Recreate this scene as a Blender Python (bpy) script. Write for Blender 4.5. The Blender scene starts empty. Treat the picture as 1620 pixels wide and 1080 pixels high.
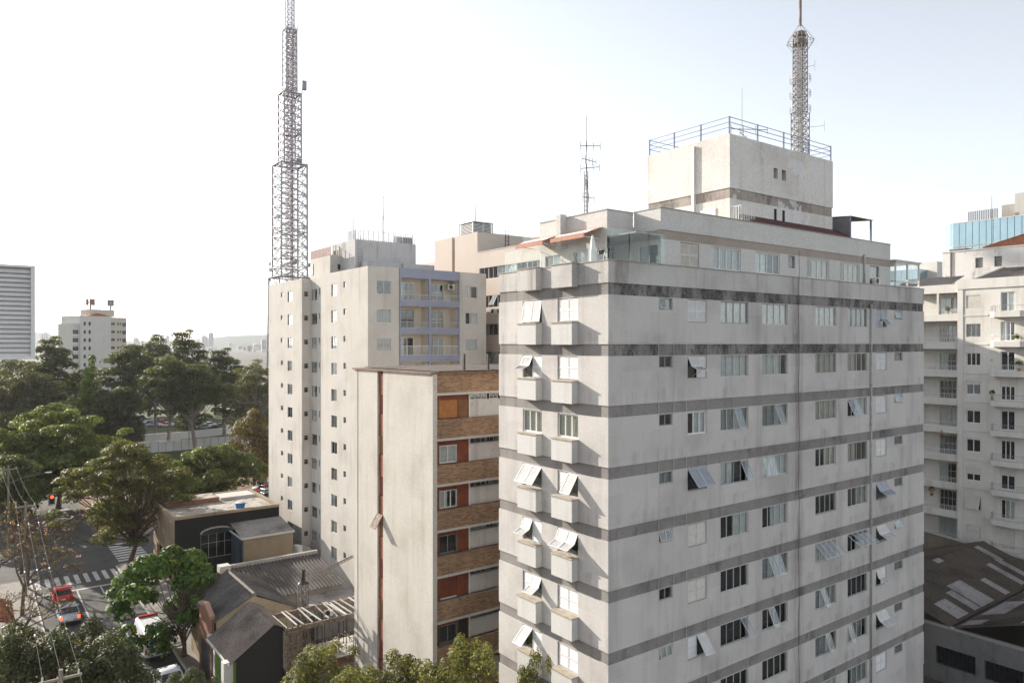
import bpy, math, random
import numpy as np
from mathutils import Vector, Matrix

# ------------------------------------------------------------------ camera, sky, sun, exposure
sc = bpy.context.scene
EYE, FPX, CPX, HORIZON = 26.0, 1161.0, 810.0, 543.0      # eye height (m); focal length, centre and horizon of the photo
YAW = math.radians(36.65)                                 # the street grid is turned against the view axis
SN, CS = math.sin(YAW), math.cos(YAW)
cam_data = bpy.data.cameras.new('camera')
cam = bpy.data.objects.new('camera', cam_data)
sc.collection.objects.link(cam)
cam.location = (0, 0, EYE)
cam.rotation_euler = (math.radians(90), 0, -YAW)
cam_data.sensor_width = 36.0
cam_data.lens = 36.0 * FPX / 1620.0
cam_data.shift_y = 3.0 / 1620.0
cam_data.clip_start = 0.2
cam_data.clip_end = 40000
sc.camera = cam

SUN_EL = math.radians(20.0)
SUN_H = (-0.272, 0.962)
sun_dir = Vector((SUN_H[0] * math.cos(SUN_EL), SUN_H[1] * math.cos(SUN_EL), math.sin(SUN_EL)))
world = bpy.data.worlds.new('World')
sc.world = world
world.use_nodes = True
wn = world.node_tree
sky = wn.nodes.new('ShaderNodeTexSky')
sky.sky_type = 'NISHITA'
sky.sun_disc = False
sky.sun_elevation = SUN_EL
sky.sun_rotation = math.atan2(SUN_H[0], SUN_H[1])
sky.air_density = 1.0
sky.dust_density = 0.8
sky.ozone_density = 1.0
bg = wn.nodes['Background']
bg.inputs['Strength'].default_value = 0.132
hsv = wn.nodes.new('ShaderNodeHueSaturation')
hsv.inputs['Saturation'].default_value = 0.36             # milky, smoggy sky
wn.links.new(sky.outputs['Color'], hsv.inputs['Color'])
wn.links.new(hsv.outputs['Color'], bg.inputs['Color'])

sun_data = bpy.data.lights.new('sun', 'SUN')
sun_data.energy = 5.0
sun_data.angle = math.radians(0.5)
sun_data.color = (1.0, 0.925, 0.815)
sun = bpy.data.objects.new('sun', sun_data)
sun.rotation_euler = sun_dir.to_track_quat('Z', 'Y').to_euler()
sun.location = (-40, 140, 80)
sc.collection.objects.link(sun)

vs = sc.view_settings
vs.view_transform = 'Standard'
vs.look = 'None'
vs.exposure = 1.0
vs.gamma = 1.0
vs.use_curve_mapping = False
sc.cycles.max_bounces = 6
sc.cycles.diffuse_bounces = 3
sc.cycles.glossy_bounces = 2
sc.cycles.transparent_max_bounces = 12
sc.cycles.volume_bounces = 0
sc.cycles.use_denoising = True
sc.cycles.sample_clamp_indirect = 4.0

# ------------------------------------------------------------------ helpers
COL = sc.collection
rnd = random.Random(7)


def ray(px):
    k = (px - CPX) / FPX
    return SN + k * CS, CS - k * SN


def on_v(px, v):                     # x where the sight line meets the plane y = v
    d = ray(px)
    return v / d[1] * d[0]


def on_u(px, u):                     # y where the sight line meets the plane x = u
    d = ray(px)
    return u / d[0] * d[1]


def at(px, t):
    d = ray(px)
    return t * d[0], t * d[1]


def zat(py, t):
    return EYE + (HORIZON - py) * t / FPX


class MB:
    """collects faces, builds ONE mesh"""

    def __init__(self):
        self.v, self.f = [], []

    def poly(self, *pts):
        n = len(self.v)
        self.v += [tuple(p) for p in pts]
        self.f.append(tuple(range(n, n + len(pts))))
        return self

    def box(self, x0, x1, y0, y1, z0, z1):
        n = len(self.v)
        self.v += [(x0, y0, z0), (x1, y0, z0), (x1, y1, z0), (x0, y1, z0), (x0, y0, z1), (x1, y0, z1), (x1, y1, z1), (x0, y1, z1)]
        self.f += [tuple(n + i for i in q) for q in ((0, 3, 2, 1), (4, 5, 6, 7), (0, 1, 5, 4), (1, 2, 6, 5), (2, 3, 7, 6), (3, 0, 4, 7))]
        return self

    def tube(self, p0, p1, r0, r1=None, n=6, caps=True):
        r1 = r0 if r1 is None else r1
        p0, p1 = Vector(p0), Vector(p1)
        d = (p1 - p0)
        if d.length < 1e-6:
            return self
        d.normalize()
        a = d.orthogonal().normalized()
        b = d.cross(a)
        k = len(self.v)
        for p, r in ((p0, r0), (p1, r1)):
            for i in range(n):
                t = 2 * math.pi * i / n
                self.v.append(tuple(p + a * (r * math.cos(t)) + b * (r * math.sin(t))))
        for i in range(n):
            j = (i + 1) % n
            self.f.append((k + i, k + j, k + n + j, k + n + i))
        if caps:
            self.f.append(tuple(k + i for i in range(n))[::-1])
            self.f.append(tuple(k + n + i for i in range(n)))
        return self

    def path(self, pts, r, n=6):
        for a, b in zip(pts[:-1], pts[1:]):
            self.tube(a, b, r, r, n)
        return self

    def prism(self, poly, axis, a, b):
        """poly of (s,t) extruded along axis from a to b; axis 'x': (y,z), 'y': (x,z), 'z': (x,y)"""
        def P(s, t, w):
            return {'x': (w, s, t), 'y': (s, w, t), 'z': (s, t, w)}[axis]
        n = len(poly)
        k = len(self.v)
        self.v += [P(s, t, a) for s, t in poly] + [P(s, t, b) for s, t in poly]
        self.f.append(tuple(range(k, k + n)))
        self.f.append(tuple(range(k + 2 * n - 1, k + n - 1, -1)))
        for i in range(n):
            j = (i + 1) % n
            self.f.append((k + i, k + n + i, k + n + j, k + j))
        return self

    def mesh(self, name, m):
        me = bpy.data.meshes.new(name)
        me.from_pydata(self.v, [], self.f)
        if m is not None:
            me.materials.append(m)
        me.update()
        return me

    def build(self, name, m, parent=None, smooth=False):
        """mesh in world coordinates; under a parent Empty the offset is taken back"""
        me = self.mesh(name, m)
        if smooth:
            me.polygons.foreach_set('use_smooth', [True] * len(me.polygons))
        o = bpy.data.objects.new(name, me)
        COL.objects.link(o)
        if parent is not None:
            o.parent = parent
            w = wloc(parent)
            o.location = (-w[0], -w[1], -w[2])
        return o


def wloc(o):
    p = Vector(o.location)
    while o.parent is not None:
        o = o.parent
        p += Vector(o.location)
    return p


def link(name, me, parent, loc=(0, 0, 0), rot=(0, 0, 0), scale=None):
    o = bpy.data.objects.new(name, me)
    COL.objects.link(o)
    o.parent = parent
    o.location = loc
    o.rotation_euler = rot
    if scale is not None:
        o.scale = scale
    return o


def tag(o, label=None, cat=None, group=None, kind=None):
    if label:
        o['label'] = label
    if cat:
        o['category'] = cat
    if group:
        o['group'] = group
    if kind:
        o['kind'] = kind
    return o


def thing(name, label, cat, loc=(0, 0, 0), rotz=0.0, group=None):
    o = bpy.data.objects.new(name, None)
    o.empty_display_size = 0.3
    COL.objects.link(o)
    o.location = loc
    o.rotation_euler = (0, 0, rotz)
    return tag(o, label, cat, group)


def copy_thing(root, loc, rotz, label, group=None, scale=None):
    r = root.copy()
    COL.objects.link(r)
    r.location = loc
    r.rotation_euler = (0, 0, rotz)
    if scale is not None:
        r.scale = scale
    tag(r, label, None, group)
    for ch in root.children:
        c = ch.copy()
        COL.objects.link(c)
        c.parent = r
        for g in ch.children:
            d = g.copy()
            COL.objects.link(d)
            d.parent = c
    return r


# ------------------------------------------------------------------ materials
def new_mat(name):
    m = bpy.data.materials.new(name)
    m.use_nodes = True
    nt = m.node_tree
    return m, nt, nt.nodes['Principled BSDF']


def c4(c):
    return (c[0], c[1], c[2], 1.0)


def N(nt, kind, **kw):
    n = nt.nodes.new(kind)
    for k, v in kw.items():
        setattr(n, k, v)
    return n


def noise(nt, vec, scale, detail=4.0, rough=0.55):
    n = N(nt, 'ShaderNodeTexNoise')
    n.inputs['Scale'].default_value = scale
    n.inputs['Detail'].default_value = detail
    n.inputs['Roughness'].default_value = rough
    if vec is not None:
        nt.links.new(vec, n.inputs['Vector'])
    return n.outputs['Fac']


def remap(nt, val, a, b, c=0.0, d=1.0):
    n = N(nt, 'ShaderNodeMapRange', interpolation_type='SMOOTHSTEP')
    nt.links.new(val, n.inputs['Value'])
    for k, x in zip(('From Min', 'From Max', 'To Min', 'To Max'), (a, b, c, d)):
        n.inputs[k].default_value = x
    return n.outputs['Result']


def mixc(nt, fac, a, b, blend='MIX'):
    n = N(nt, 'ShaderNodeMix', data_type='RGBA', blend_type=blend)
    for sock, x in ((n.inputs[0], fac), (n.inputs[6], a), (n.inputs[7], b)):
        if isinstance(x, (int, float)):
            sock.default_value = x
        elif isinstance(x, tuple):
            sock.default_value = c4(x)
        else:
            nt.links.new(x, sock)
    return n.outputs[2]


def math_(nt, op, a, b):
    n = N(nt, 'ShaderNodeMath', operation=op)
    for s, x in zip(n.inputs, (a, b)):
        if isinstance(x, (int, float)):
            s.default_value = x
        else:
            nt.links.new(x, s)
    return n.outputs[0]


def scaled(nt, vec, s):
    n = N(nt, 'ShaderNodeVectorMath', operation='MULTIPLY')
    nt.links.new(vec, n.inputs[0])
    n.inputs[1].default_value = s
    return n.outputs[0]


def bump(nt, b, h, strength, dist):
    n = N(nt, 'ShaderNodeBump')
    n.inputs['Strength'].default_value = strength
    n.inputs['Distance'].default_value = dist
    nt.links.new(h, n.inputs['Height'])
    nt.links.new(n.outputs['Normal'], b.inputs['Normal'])


def plaster(name, base, dirt=(0.2, 0.17, 0.15), cloud=0.35, streak=0.35, rough=0.9, fine=0.12, mould=0.0, mould_scale=1.1, mould_cut=0.55, patch=0.0, patch_col=(0.7, 0.69, 0.68), side=False, drip=0.0, blocks=0.0, runs=()):
    m, nt, b = new_mat(name)
    geo = N(nt, 'ShaderNodeNewGeometry')
    pos = geo.outputs['Position']
    big = remap(nt, noise(nt, pos, 0.33, 5), 0.42, 0.75, 0, cloud)
    st = remap(nt, noise(nt, scaled(nt, pos, (1.6, 1.6, 0.12)), 0.9, 5, 0.55), 0.5, 0.8, 0, streak)
    fac = math_(nt, 'ADD', big, st)
    if drip:                                  # rain streaks running down from each floor's sills
        sp = N(nt, 'ShaderNodeSeparateXYZ')
        nt.links.new(pos, sp.inputs[0])
        zf = N(nt, 'ShaderNodeMath', operation='FRACT')
        nt.links.new(math_(nt, 'DIVIDE', math_(nt, 'SUBTRACT', 27.15 + 290.0, math_(nt, 'ADD', sp.outputs[2], math_(nt, 'MULTIPLY', noise(nt, pos, 0.9, 3), 0.9))), 2.9), zf.inputs[0])
        fall = math_(nt, 'MULTIPLY', remap(nt, zf.outputs[0], 0.0, 0.5, 1.0, 0.0), remap(nt, zf.outputs[0], 0.0, 0.12, 0.0, 1.0))
        dn = remap(nt, noise(nt, scaled(nt, pos, (1, 1, 0.05)), 1.7, 5, 0.6), 0.48, 0.72, 0, drip)
        fac = math_(nt, 'ADD', fac, math_(nt, 'MULTIPLY', dn, fall))
    col = mixc(nt, fac, base, dirt)
    for u0_, w0_, a0_ in runs:                # long rust-brown water runs on the facade
        sp = N(nt, 'ShaderNodeSeparateXYZ')
        nt.links.new(pos, sp.inputs[0])
        dx = math_(nt, 'ABSOLUTE', math_(nt, 'SUBTRACT', sp.outputs[0], u0_), 0.0)
        rf = remap(nt, dx, 0.05, w0_, a0_, 0.0)
        rn = remap(nt, noise(nt, scaled(nt, pos, (2.2, 2.2, 0.25)), 1.3, 6, 0.65), 0.35, 0.6, 0.1, 1.0)
        col = mixc(nt, math_(nt, 'MULTIPLY', rf, rn), col, (0.15, 0.12, 0.105))
    if blocks:                                # repainted rectangles of slightly different tone
        sn2 = N(nt, 'ShaderNodeVectorMath', operation='SNAP')
        nt.links.new(pos, sn2.inputs[0])
        sn2.inputs[1].default_value = (1.93, 1.93, 1.45)
        wn_ = N(nt, 'ShaderNodeTexWhiteNoise')
        nt.links.new(sn2.outputs[0], wn_.inputs['Vector'])
        col = mixc(nt, 1.0, col, remap(nt, wn_.outputs['Value'], 0, 1, 1 - blocks, 1 + blocks), 'MULTIPLY')
    if patch:
        pf = remap(nt, noise(nt, pos, 0.55, 3, 0.7), 0.60, 0.615, 0, patch)
        col = mixc(nt, pf, col, patch_col)
    if mould:
        mf = remap(nt, noise(nt, scaled(nt, pos, (1, 1, 0.45)), mould_scale, 13, 0.68), mould_cut - 0.03, mould_cut + 0.13, 0, mould)
        mf = math_(nt, 'MULTIPLY', mf, remap(nt, noise(nt, pos, 6, 8, 0.7), 0.3, 0.6, 0.35, 1.0))
        if side:
            sn_ = N(nt, 'ShaderNodeSeparateXYZ')
            nt.links.new(geo.outputs['Normal'], sn_.inputs[0])
            mf = math_(nt, 'MULTIPLY', mf, remap(nt, sn_.outputs[1], -0.6, -0.3, 1, 0.06))
        col = mixc(nt, mf, col, (0.06, 0.057, 0.058))
    fn = noise(nt, pos, 11, 8, 0.65)
    v = remap(nt, fn, 0.3, 0.7, 1 - fine, 1 + fine)
    col = mixc(nt, 1.0, col, v, 'MULTIPLY')
    nt.links.new(col, b.inputs['Base Color'])
    b.inputs['Roughness'].default_value = rough
    b.inputs['Specular IOR Level'].default_value = 0.2
    bump(nt, b, fn, 0.35, 0.02)
    return m


def flat(name, base, rough=0.6, metal=0.0, spec=0.4, var=0.15, vscale=3.0):
    m, nt, b = new_mat(name)
    pos = N(nt, 'ShaderNodeNewGeometry').outputs['Position']
    v = remap(nt, noise(nt, pos, vscale, 6, 0.6), 0.3, 0.7, 1 - var, 1 + var)
    nt.links.new(mixc(nt, 1.0, base, v, 'MULTIPLY'), b.inputs['Base Color'])
    b.inputs['Roughness'].default_value = rough
    b.inputs['Metallic'].default_value = metal
    b.inputs['Specular IOR Level'].default_value = spec
    return m


def glass(name, tint=(0.7, 0.75, 0.76), clear=0.85, rough=0.03, ior=1.45):
    m, nt, b = new_mat(name)
    nt.nodes.remove(b)
    out = nt.nodes['Material Output']
    tr = N(nt, 'ShaderNodeBsdfTransparent')
    tr.inputs['Color'].default_value = c4(tint)
    gl = N(nt, 'ShaderNodeBsdfGlossy')
    gl.inputs['Roughness'].default_value = rough
    gl.inputs['Color'].default_value = (0.95, 0.97, 1, 1)
    lw = N(nt, 'ShaderNodeLayerWeight')
    lw.inputs['Blend'].default_value = 0.5
    f = math_(nt, 'ADD', math_(nt, 'MULTIPLY', math_(nt, 'POWER', lw.outputs['Facing'], 4.0), (ior - 1.0) * 1.3), 1.0 - clear)
    mx = N(nt, 'ShaderNodeMixShader')
    nt.links.new(f, mx.inputs[0])
    nt.links.new(tr.outputs[0], mx.inputs[1])
    nt.links.new(gl.outputs[0], mx.inputs[2])
    nt.links.new(mx.outputs[0], out.inputs['Surface'])
    return m


def brickm(name, c1, c2, mortar, bw=0.25, rh=0.085, ms=0.012):
    m, nt, b = new_mat(name)
    pos = N(nt, 'ShaderNodeNewGeometry').outputs['Position']
    sep = N(nt, 'ShaderNodeSeparateXYZ')
    nt.links.new(pos, sep.inputs[0])
    cmb = N(nt, 'ShaderNodeCombineXYZ')
    nt.links.new(math_(nt, 'ADD', sep.outputs[0], sep.outputs[1]), cmb.inputs[0])
    nt.links.new(sep.outputs[2], cmb.inputs[1])
    br = N(nt, 'ShaderNodeTexBrick')
    nt.links.new(cmb.outputs[0], br.inputs['Vector'])
    br.inputs['Color1'].default_value = c4(c1)
    br.inputs['Color2'].default_value = c4(c2)
    br.inputs['Mortar'].default_value = c4(mortar)
    br.inputs['Scale'].default_value = 1.0
    br.inputs['Mortar Size'].default_value = ms
    br.inputs['Brick Width'].default_value = bw
    br.inputs['Row Height'].default_value = rh
    br.inputs['Bias'].default_value = -0.1
    n2 = remap(nt, noise(nt, pos, 0.5, 6, 0.6), 0.35, 0.7, 0.78, 1.15)
    col = mixc(nt, 1.0, br.outputs['Color'], n2, 'MULTIPLY')
    st = remap(nt, noise(nt, scaled(nt, pos, (2.5, 2.5, 0.5)), 1.3, 8, 0.7), 0.56, 0.7, 0, 0.55)
    col = mixc(nt, st, col, (0.09, 0.075, 0.06))
    nt.links.new(col, b.inputs['Base Color'])
    b.inputs['Roughness'].default_value = 0.9
    h = math_(nt, 'SUBTRACT', 1.0, br.outputs['Fac'])
    bump(nt, b, h, 0.8, 0.02)
    return m


def leafm(name, c1, c2, trans=0.35, gloss=0.35):
    m, nt, b = new_mat(name)
    geo = N(nt, 'ShaderNodeNewGeometry')
    oi = N(nt, 'ShaderNodeObjectInfo')
    col = mixc(nt, geo.outputs['Random Per Island'], c1, c2)
    big = remap(nt, noise(nt, geo.outputs['Position'], 0.5, 3), 0.35, 0.65, 0.72, 1.25)
    col = mixc(nt, 1.0, col, big, 'MULTIPLY')
    ov = math_(nt, 'ADD', math_(nt, 'MULTIPLY', oi.outputs['Random'], 0.4), 0.8)
    col = mixc(nt, 1.0, col, ov, 'MULTIPLY')
    nt.links.new(col, b.inputs['Base Color'])
    b.inputs['Roughness'].default_value = 0.55
    b.inputs['Specular IOR Level'].default_value = gloss
    tl = N(nt, 'ShaderNodeBsdfTranslucent')
    tc = mixc(nt, 1.0, col, (1.25, 1.2, 0.55), 'MULTIPLY')
    nt.links.new(tc, tl.inputs['Color'])
    mx = N(nt, 'ShaderNodeMixShader')
    mx.inputs[0].default_value = trans
    nt.links.new(b.outputs[0], mx.inputs[1])
    nt.links.new(tl.outputs[0], mx.inputs[2])
    nt.links.new(mx.outputs[0], nt.nodes['Material Output'].inputs['Surface'])
    return m


M = {}
RUNS = ((on_v(1262, 24.9), 0.9, 0.5), (on_v(1200, 24.9), 0.5, 0.22), (on_v(1330, 24.9), 0.6, 0.25), (on_v(1440, 24.9), 0.8, 0.25))
M['a_wall'] = plaster('grey_plaster', (0.575, 0.542, 0.515), (0.34, 0.305, 0.285), 0.45, 0.45, fine=0.06, drip=0.6, blocks=0.04, runs=RUNS)
M['a_parapet'] = plaster('stained_parapet_plaster', (0.55, 0.525, 0.50), (0.25, 0.215, 0.19), 0.45, 0.9, fine=0.1, runs=RUNS)
M['a_band_old'] = plaster('mouldy_band_plaster', (0.29, 0.268, 0.25), (0.13, 0.12, 0.115), 0.6, 0.8, mould=1.0, mould_scale=0.8, mould_cut=0.45, side=True, runs=RUNS)
M['a_band'] = plaster('brown_grey_band_plaster', (0.285, 0.262, 0.248), (0.16, 0.145, 0.138), 0.7, 0.7, mould=0.75, mould_scale=0.45, mould_cut=0.54, side=True, runs=RUNS)
M['a_box'] = plaster('window_box_plaster', (0.62, 0.605, 0.58), (0.36, 0.33, 0.30), 0.2, 0.4, fine=0.06)
M['a_sill'] = flat('ochre_sill_concrete', (0.42, 0.36, 0.28), 0.9)
M['a_top'] = plaster('rooftop_plaster', (0.72, 0.685, 0.645), (0.42, 0.36, 0.30), 0.35, 0.45, patch=0.75, patch_col=(0.72, 0.70, 0.70))
M['a_top_band'] = plaster('peeling_band_plaster', (0.40, 0.35, 0.31), (0.2, 0.17, 0.15), 0.6, 0.6, mould=0.7, mould_scale=1.0, mould_cut=0.5, patch=0.7)
M['l_wall'] = plaster('pale_terrace_plaster', (0.62, 0.60, 0.57), (0.42, 0.38, 0.34), 0.2, 0.3)
M['b_wall'] = plaster('cream_tower_plaster', (0.535, 0.505, 0.465), (0.37, 0.33, 0.29), 0.45, 0.55, fine=0.08, drip=0.3)
M['b_blue'] = plaster('lavender_blue_paint', (0.275, 0.29, 0.365), (0.18, 0.19, 0.24), 0.3, 0.35, fine=0.08)
M['b_loggia'] = plaster('cream_loggia_paint', (0.60, 0.54, 0.46), (0.4, 0.36, 0.3), 0.2, 0.2)
M['b_tank'] = plaster('weathered_tank_plaster', (0.50, 0.49, 0.485), (0.18, 0.17, 0.165), 0.5, 0.75, mould=0.35, mould_scale=0.6, mould_cut=0.57)
M['c_wall'] = plaster('smooth_cream_render', (0.525, 0.495, 0.45), (0.37, 0.325, 0.275), 0.55, 0.6, fine=0.08, blocks=0.02)
M['c_white'] = plaster('flaking_white_plaster', (0.60, 0.585, 0.56), (0.33, 0.29, 0.26), 0.4, 0.5, mould=0.25, mould_scale=1.7, mould_cut=0.58)
M['brick'] = brickm('orange_brown_brick', (0.41, 0.245, 0.13), (0.21, 0.11, 0.062), (0.32, 0.26, 0.20), 0.31, 0.115, 0.014)
M['slit'] = brickm('red_brown_infill', (0.28, 0.10, 0.05), (0.20, 0.07, 0.04), (0.15, 0.08, 0.05), 0.4, 0.12)
M['red_panel'] = flat('rust_red_panel', (0.20, 0.055, 0.028), 0.65, var=0.2)
M['roller'] = flat('orange_roller_slats', (0.40, 0.165, 0.05), 0.6)
M['brown_shutter'] = flat('brown_shutter_paint', (0.22, 0.10, 0.045), 0.6)
M['concrete'] = plaster('bare_concrete', (0.38, 0.36, 0.33), (0.22, 0.2, 0.18), 0.5, 0.5)
M['concrete_pale'] = plaster('pale_concrete', (0.52, 0.50, 0.46), (0.33, 0.30, 0.27), 0.4, 0.3)
M['e_wall'] = plaster('pinkish_beige_render', (0.60, 0.515, 0.45), (0.44, 0.37, 0.32), 0.2, 0.2, fine=0.05)
M['d_wall'] = plaster('ivory_facade_paint', (0.68, 0.65, 0.60), (0.42, 0.385, 0.34), 0.35, 0.5, fine=0.07)
M['o_wall'] = plaster('flaking_whitewash', (0.66, 0.63, 0.60), (0.42, 0.34, 0.29), 0.4, 0.55, mould=0.8, mould_scale=0.5, mould_cut=0.585, patch=0.5)
M['grim'] = plaster('sooty_grey_wall', (0.22, 0.215, 0.21), (0.09, 0.09, 0.09), 0.6, 0.8, mould=0.5, mould_scale=0.9, mould_cut=0.55)
M['far_wall'] = plaster('far_tower_paint', (0.64, 0.61, 0.57), (0.42, 0.4, 0.38), 0.2, 0.2)
M['far_warm'] = plaster('far_tower_warm_paint', (0.58, 0.52, 0.44), (0.45, 0.4, 0.35), 0.2, 0.2)
M['white'] = flat('white_paint', (0.74, 0.735, 0.71), 0.5, var=0.06)
M['alu'] = flat('aluminium_frame', (0.55, 0.54, 0.51), 0.5, 0.1, var=0.08)
M['grey_frame'] = flat('grey_window_frame', (0.33, 0.325, 0.315), 0.5, var=0.1)
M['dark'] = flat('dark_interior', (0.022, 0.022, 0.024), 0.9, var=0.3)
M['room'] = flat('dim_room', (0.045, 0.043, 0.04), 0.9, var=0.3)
M['curtain'] = flat('white_curtain', (0.80, 0.79, 0.76), 0.9, var=0.1)
M['curtain_beige'] = flat('beige_curtain', (0.62, 0.56, 0.47), 0.9, var=0.1)
M['curtain_grey'] = flat('grey_curtain', (0.42, 0.42, 0.41), 0.9, var=0.12)
M['shutter'] = flat('white_shutter_enamel', (0.70, 0.69, 0.675), 0.5, var=0.07)
M['shutter_grey'] = flat('grey_shutter_enamel', (0.46, 0.48, 0.53), 0.5, var=0.07)
M['shutter_cream'] = flat('cream_shutter_enamel', (0.62, 0.58, 0.52), 0.5, var=0.07)
M['glass'] = glass('window_glass', (0.86, 0.885, 0.89), 0.93)
M['glass_clear'] = glass('clear_glass', (0.97, 0.985, 0.98), 1.0, ior=1.3)
M['glass_green'] = glass('greenish_railing_glass', (0.93, 0.975, 0.965), 0.97, ior=1.3)
M['glass_blue'] = flat('blue_mirror_glass', (0.33, 0.46, 0.52), 0.12, 0.7, 0.8, var=0.06, vscale=0.3)
M['glass_dark'] = flat('dark_window_glass', (0.03, 0.034, 0.038), 0.08, 0.0, 0.7, var=0.2)
M['pipe'] = flat('grey_plastic_pipe', (0.42, 0.415, 0.41), 0.5)
M['steel_blue'] = flat('blue_grey_rail_paint', (0.13, 0.17, 0.27), 0.5)
M['steel'] = flat('galvanised_steel', (0.24, 0.235, 0.25), 0.5, 0.5)
M['tower_steel'] = flat('tower_steel_paint', (0.42, 0.40, 0.42), 0.6, 0.1, var=0.2)
M['tower_red'] = flat('faded_red_tower_paint', (0.27, 0.17, 0.165), 0.6, var=0.2)
M['black_metal'] = flat('black_metal', (0.025, 0.025, 0.028), 0.5)
M['terracotta'] = flat('terracotta_tiles', (0.33, 0.125, 0.06), 0.85, var=0.3, vscale=2)
M['maroon'] = flat('maroon_sheet_roof', (0.085, 0.022, 0.022), 0.5, var=0.25)
M['awning'] = flat('orange_awning_cloth', (0.46, 0.22, 0.155), 0.8, var=0.1)
M['awning_white'] = flat('white_awning_stripe', (0.68, 0.64, 0.6), 0.8)
M['tile_dark'] = plaster('dark_weathered_tiles', (0.135, 0.125, 0.12), (0.05, 0.047, 0.045), 0.8, 0.3, fine=0.35, patch=0.35, patch_col=(0.2, 0.17, 0.14))
M['tile_grey'] = plaster('grey_weathered_tiles', (0.23, 0.2, 0.18), (0.09, 0.08, 0.075), 0.8, 0.3, fine=0.35)
M['corrugated'] = plaster('grey_brown_corrugated_sheet', (0.115, 0.10, 0.092), (0.05, 0.045, 0.04), 0.8, 0.4, fine=0.3, patch=0.4, patch_col=(0.2, 0.15, 0.12))
M['shed_roof'] = plaster('sooty_fibre_cement', (0.095, 0.076, 0.06), (0.04, 0.036, 0.032), 0.8, 0.3, fine=0.4)
M['skylight'] = plaster('cloudy_skylight_sheet', (0.30, 0.28, 0.27), (0.12, 0.11, 0.10), 0.8, 0.6, fine=0.3)
M['gravel_roof'] = plaster('pale_gravel_roof', (0.46, 0.42, 0.37), (0.13, 0.11, 0.09), 0.8, 0.2, fine=0.4, mould=0.8, mould_scale=1.4, mould_cut=0.5)
M['black_wall'] = plaster('black_painted_wall', (0.022, 0.021, 0.021), (0.02, 0.02, 0.02), 0.4, 0.4)
M['tan_wall'] = plaster('stained_tan_wall', (0.33, 0.26, 0.18), (0.15, 0.115, 0.08), 0.6, 0.7)
M['yellow_wall'] = plaster('pale_yellow_wall', (0.47, 0.39, 0.27), (0.28, 0.22, 0.15), 0.5, 0.5)
M['pink_wall'] = plaster('salmon_pink_wall', (0.37, 0.23, 0.18), (0.2, 0.13, 0.1), 0.5, 0.5)
M['orange_wall'] = plaster('rust_orange_wall', (0.24, 0.125, 0.08), (0.12, 0.07, 0.05), 0.5, 0.5)
M['green_wall'] = plaster('lime_green_wall', (0.11, 0.19, 0.035), (0.07, 0.11, 0.03), 0.4, 0.4)
M['white_wall'] = plaster('white_shop_wall', (0.60, 0.60, 0.58), (0.35, 0.33, 0.3), 0.3, 0.4)
M['dark_wall'] = plaster('dark_grey_gable', (0.04, 0.037, 0.036), (0.04, 0.04, 0.04), 0.4, 0.4)
M['timber'] = flat('weathered_timber', (0.21, 0.165, 0.125), 0.85, var=0.4, vscale=4)
M['timber_pale'] = flat('pale_sawn_timber', (0.40, 0.36, 0.31), 0.85, var=0.25, vscale=4)
M['plywood'] = flat('brown_formwork_board', (0.16, 0.095, 0.06), 0.8, var=0.4, vscale=2)
M['tank_blue'] = flat('blue_plastic_tank', (0.035, 0.13, 0.36), 0.45)
M['ac_white'] = flat('off_white_appliance', (0.62, 0.61, 0.58), 0.5)
M['safety_orange'] = flat('safety_orange_net', (0.7, 0.13, 0.03), 0.8)
M['asphalt'] = plaster('asphalt', (0.088, 0.083, 0.078), (0.045, 0.043, 0.041), 0.8, 0.0, rough=0.85, fine=0.3, patch=0.5, patch_col=(0.06, 0.058, 0.056), mould=0.5, mould_scale=0.5, mould_cut=0.6)
M['paint'] = plaster('road_paint', (0.56, 0.55, 0.53), (0.2, 0.19, 0.18), 0.5, 0.0, fine=0.25, mould=0.7, mould_scale=2.5, mould_cut=0.56)
M['pavement'] = plaster('worn_pavement_concrete', (0.27, 0.245, 0.22), (0.14, 0.125, 0.11), 0.6, 0.0, fine=0.25)
M['ground'] = plaster('city_ground', (0.13, 0.115, 0.095), (0.075, 0.075, 0.045), 0.7, 0.0, fine=0.2)
M['earth'] = plaster('red_brown_earth', (0.21, 0.125, 0.08), (0.1, 0.085, 0.05), 0.6, 0.0, fine=0.25)
M['lawn'] = plaster('dry_park_grass', (0.09, 0.10, 0.04), (0.13, 0.10, 0.06), 0.6, 0.0, fine=0.3)
M['hill'] = plaster('wooded_hill', (0.10, 0.12, 0.09), (0.07, 0.09, 0.07), 0.5, 0.0)
M['bark'] = flat('grey_brown_bark', (0.12, 0.09, 0.065), 0.95, var=0.4, vscale=3)
M['bark_pale'] = flat('pale_eucalyptus_bark', (0.26, 0.22, 0.18), 0.9, var=0.35, vscale=2)
M['leaf_dark'] = leafm('dark_park_leaves', (0.076, 0.092, 0.038), (0.150, 0.162, 0.066), 0.5, 0.2)
M['leaf_mid'] = leafm('mid_green_leaves', (0.098, 0.128, 0.042), (0.20, 0.225, 0.080), 0.5, 0.2)
M['leaf_street'] = leafm('fresh_street_tree_leaves', (0.038, 0.078, 0.018), (0.11, 0.17, 0.034), 0.4, 0.3)
M['leaf_olive'] = leafm('olive_leaves', (0.112, 0.122, 0.05), (0.225, 0.222, 0.092), 0.5, 0.2)
M['leaf_grey'] = leafm('grey_green_eucalyptus_leaves', (0.095, 0.102, 0.055), (0.165, 0.165, 0.092), 0.45, 0.2)
M['leaf_autumn'] = leafm('ochre_leaves', (0.12, 0.095, 0.035), (0.22, 0.165, 0.06), 0.35)
M['leaf_lime'] = leafm('lime_green_leaves', (0.09, 0.135, 0.02), (0.17, 0.215, 0.04), 0.4)
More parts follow.
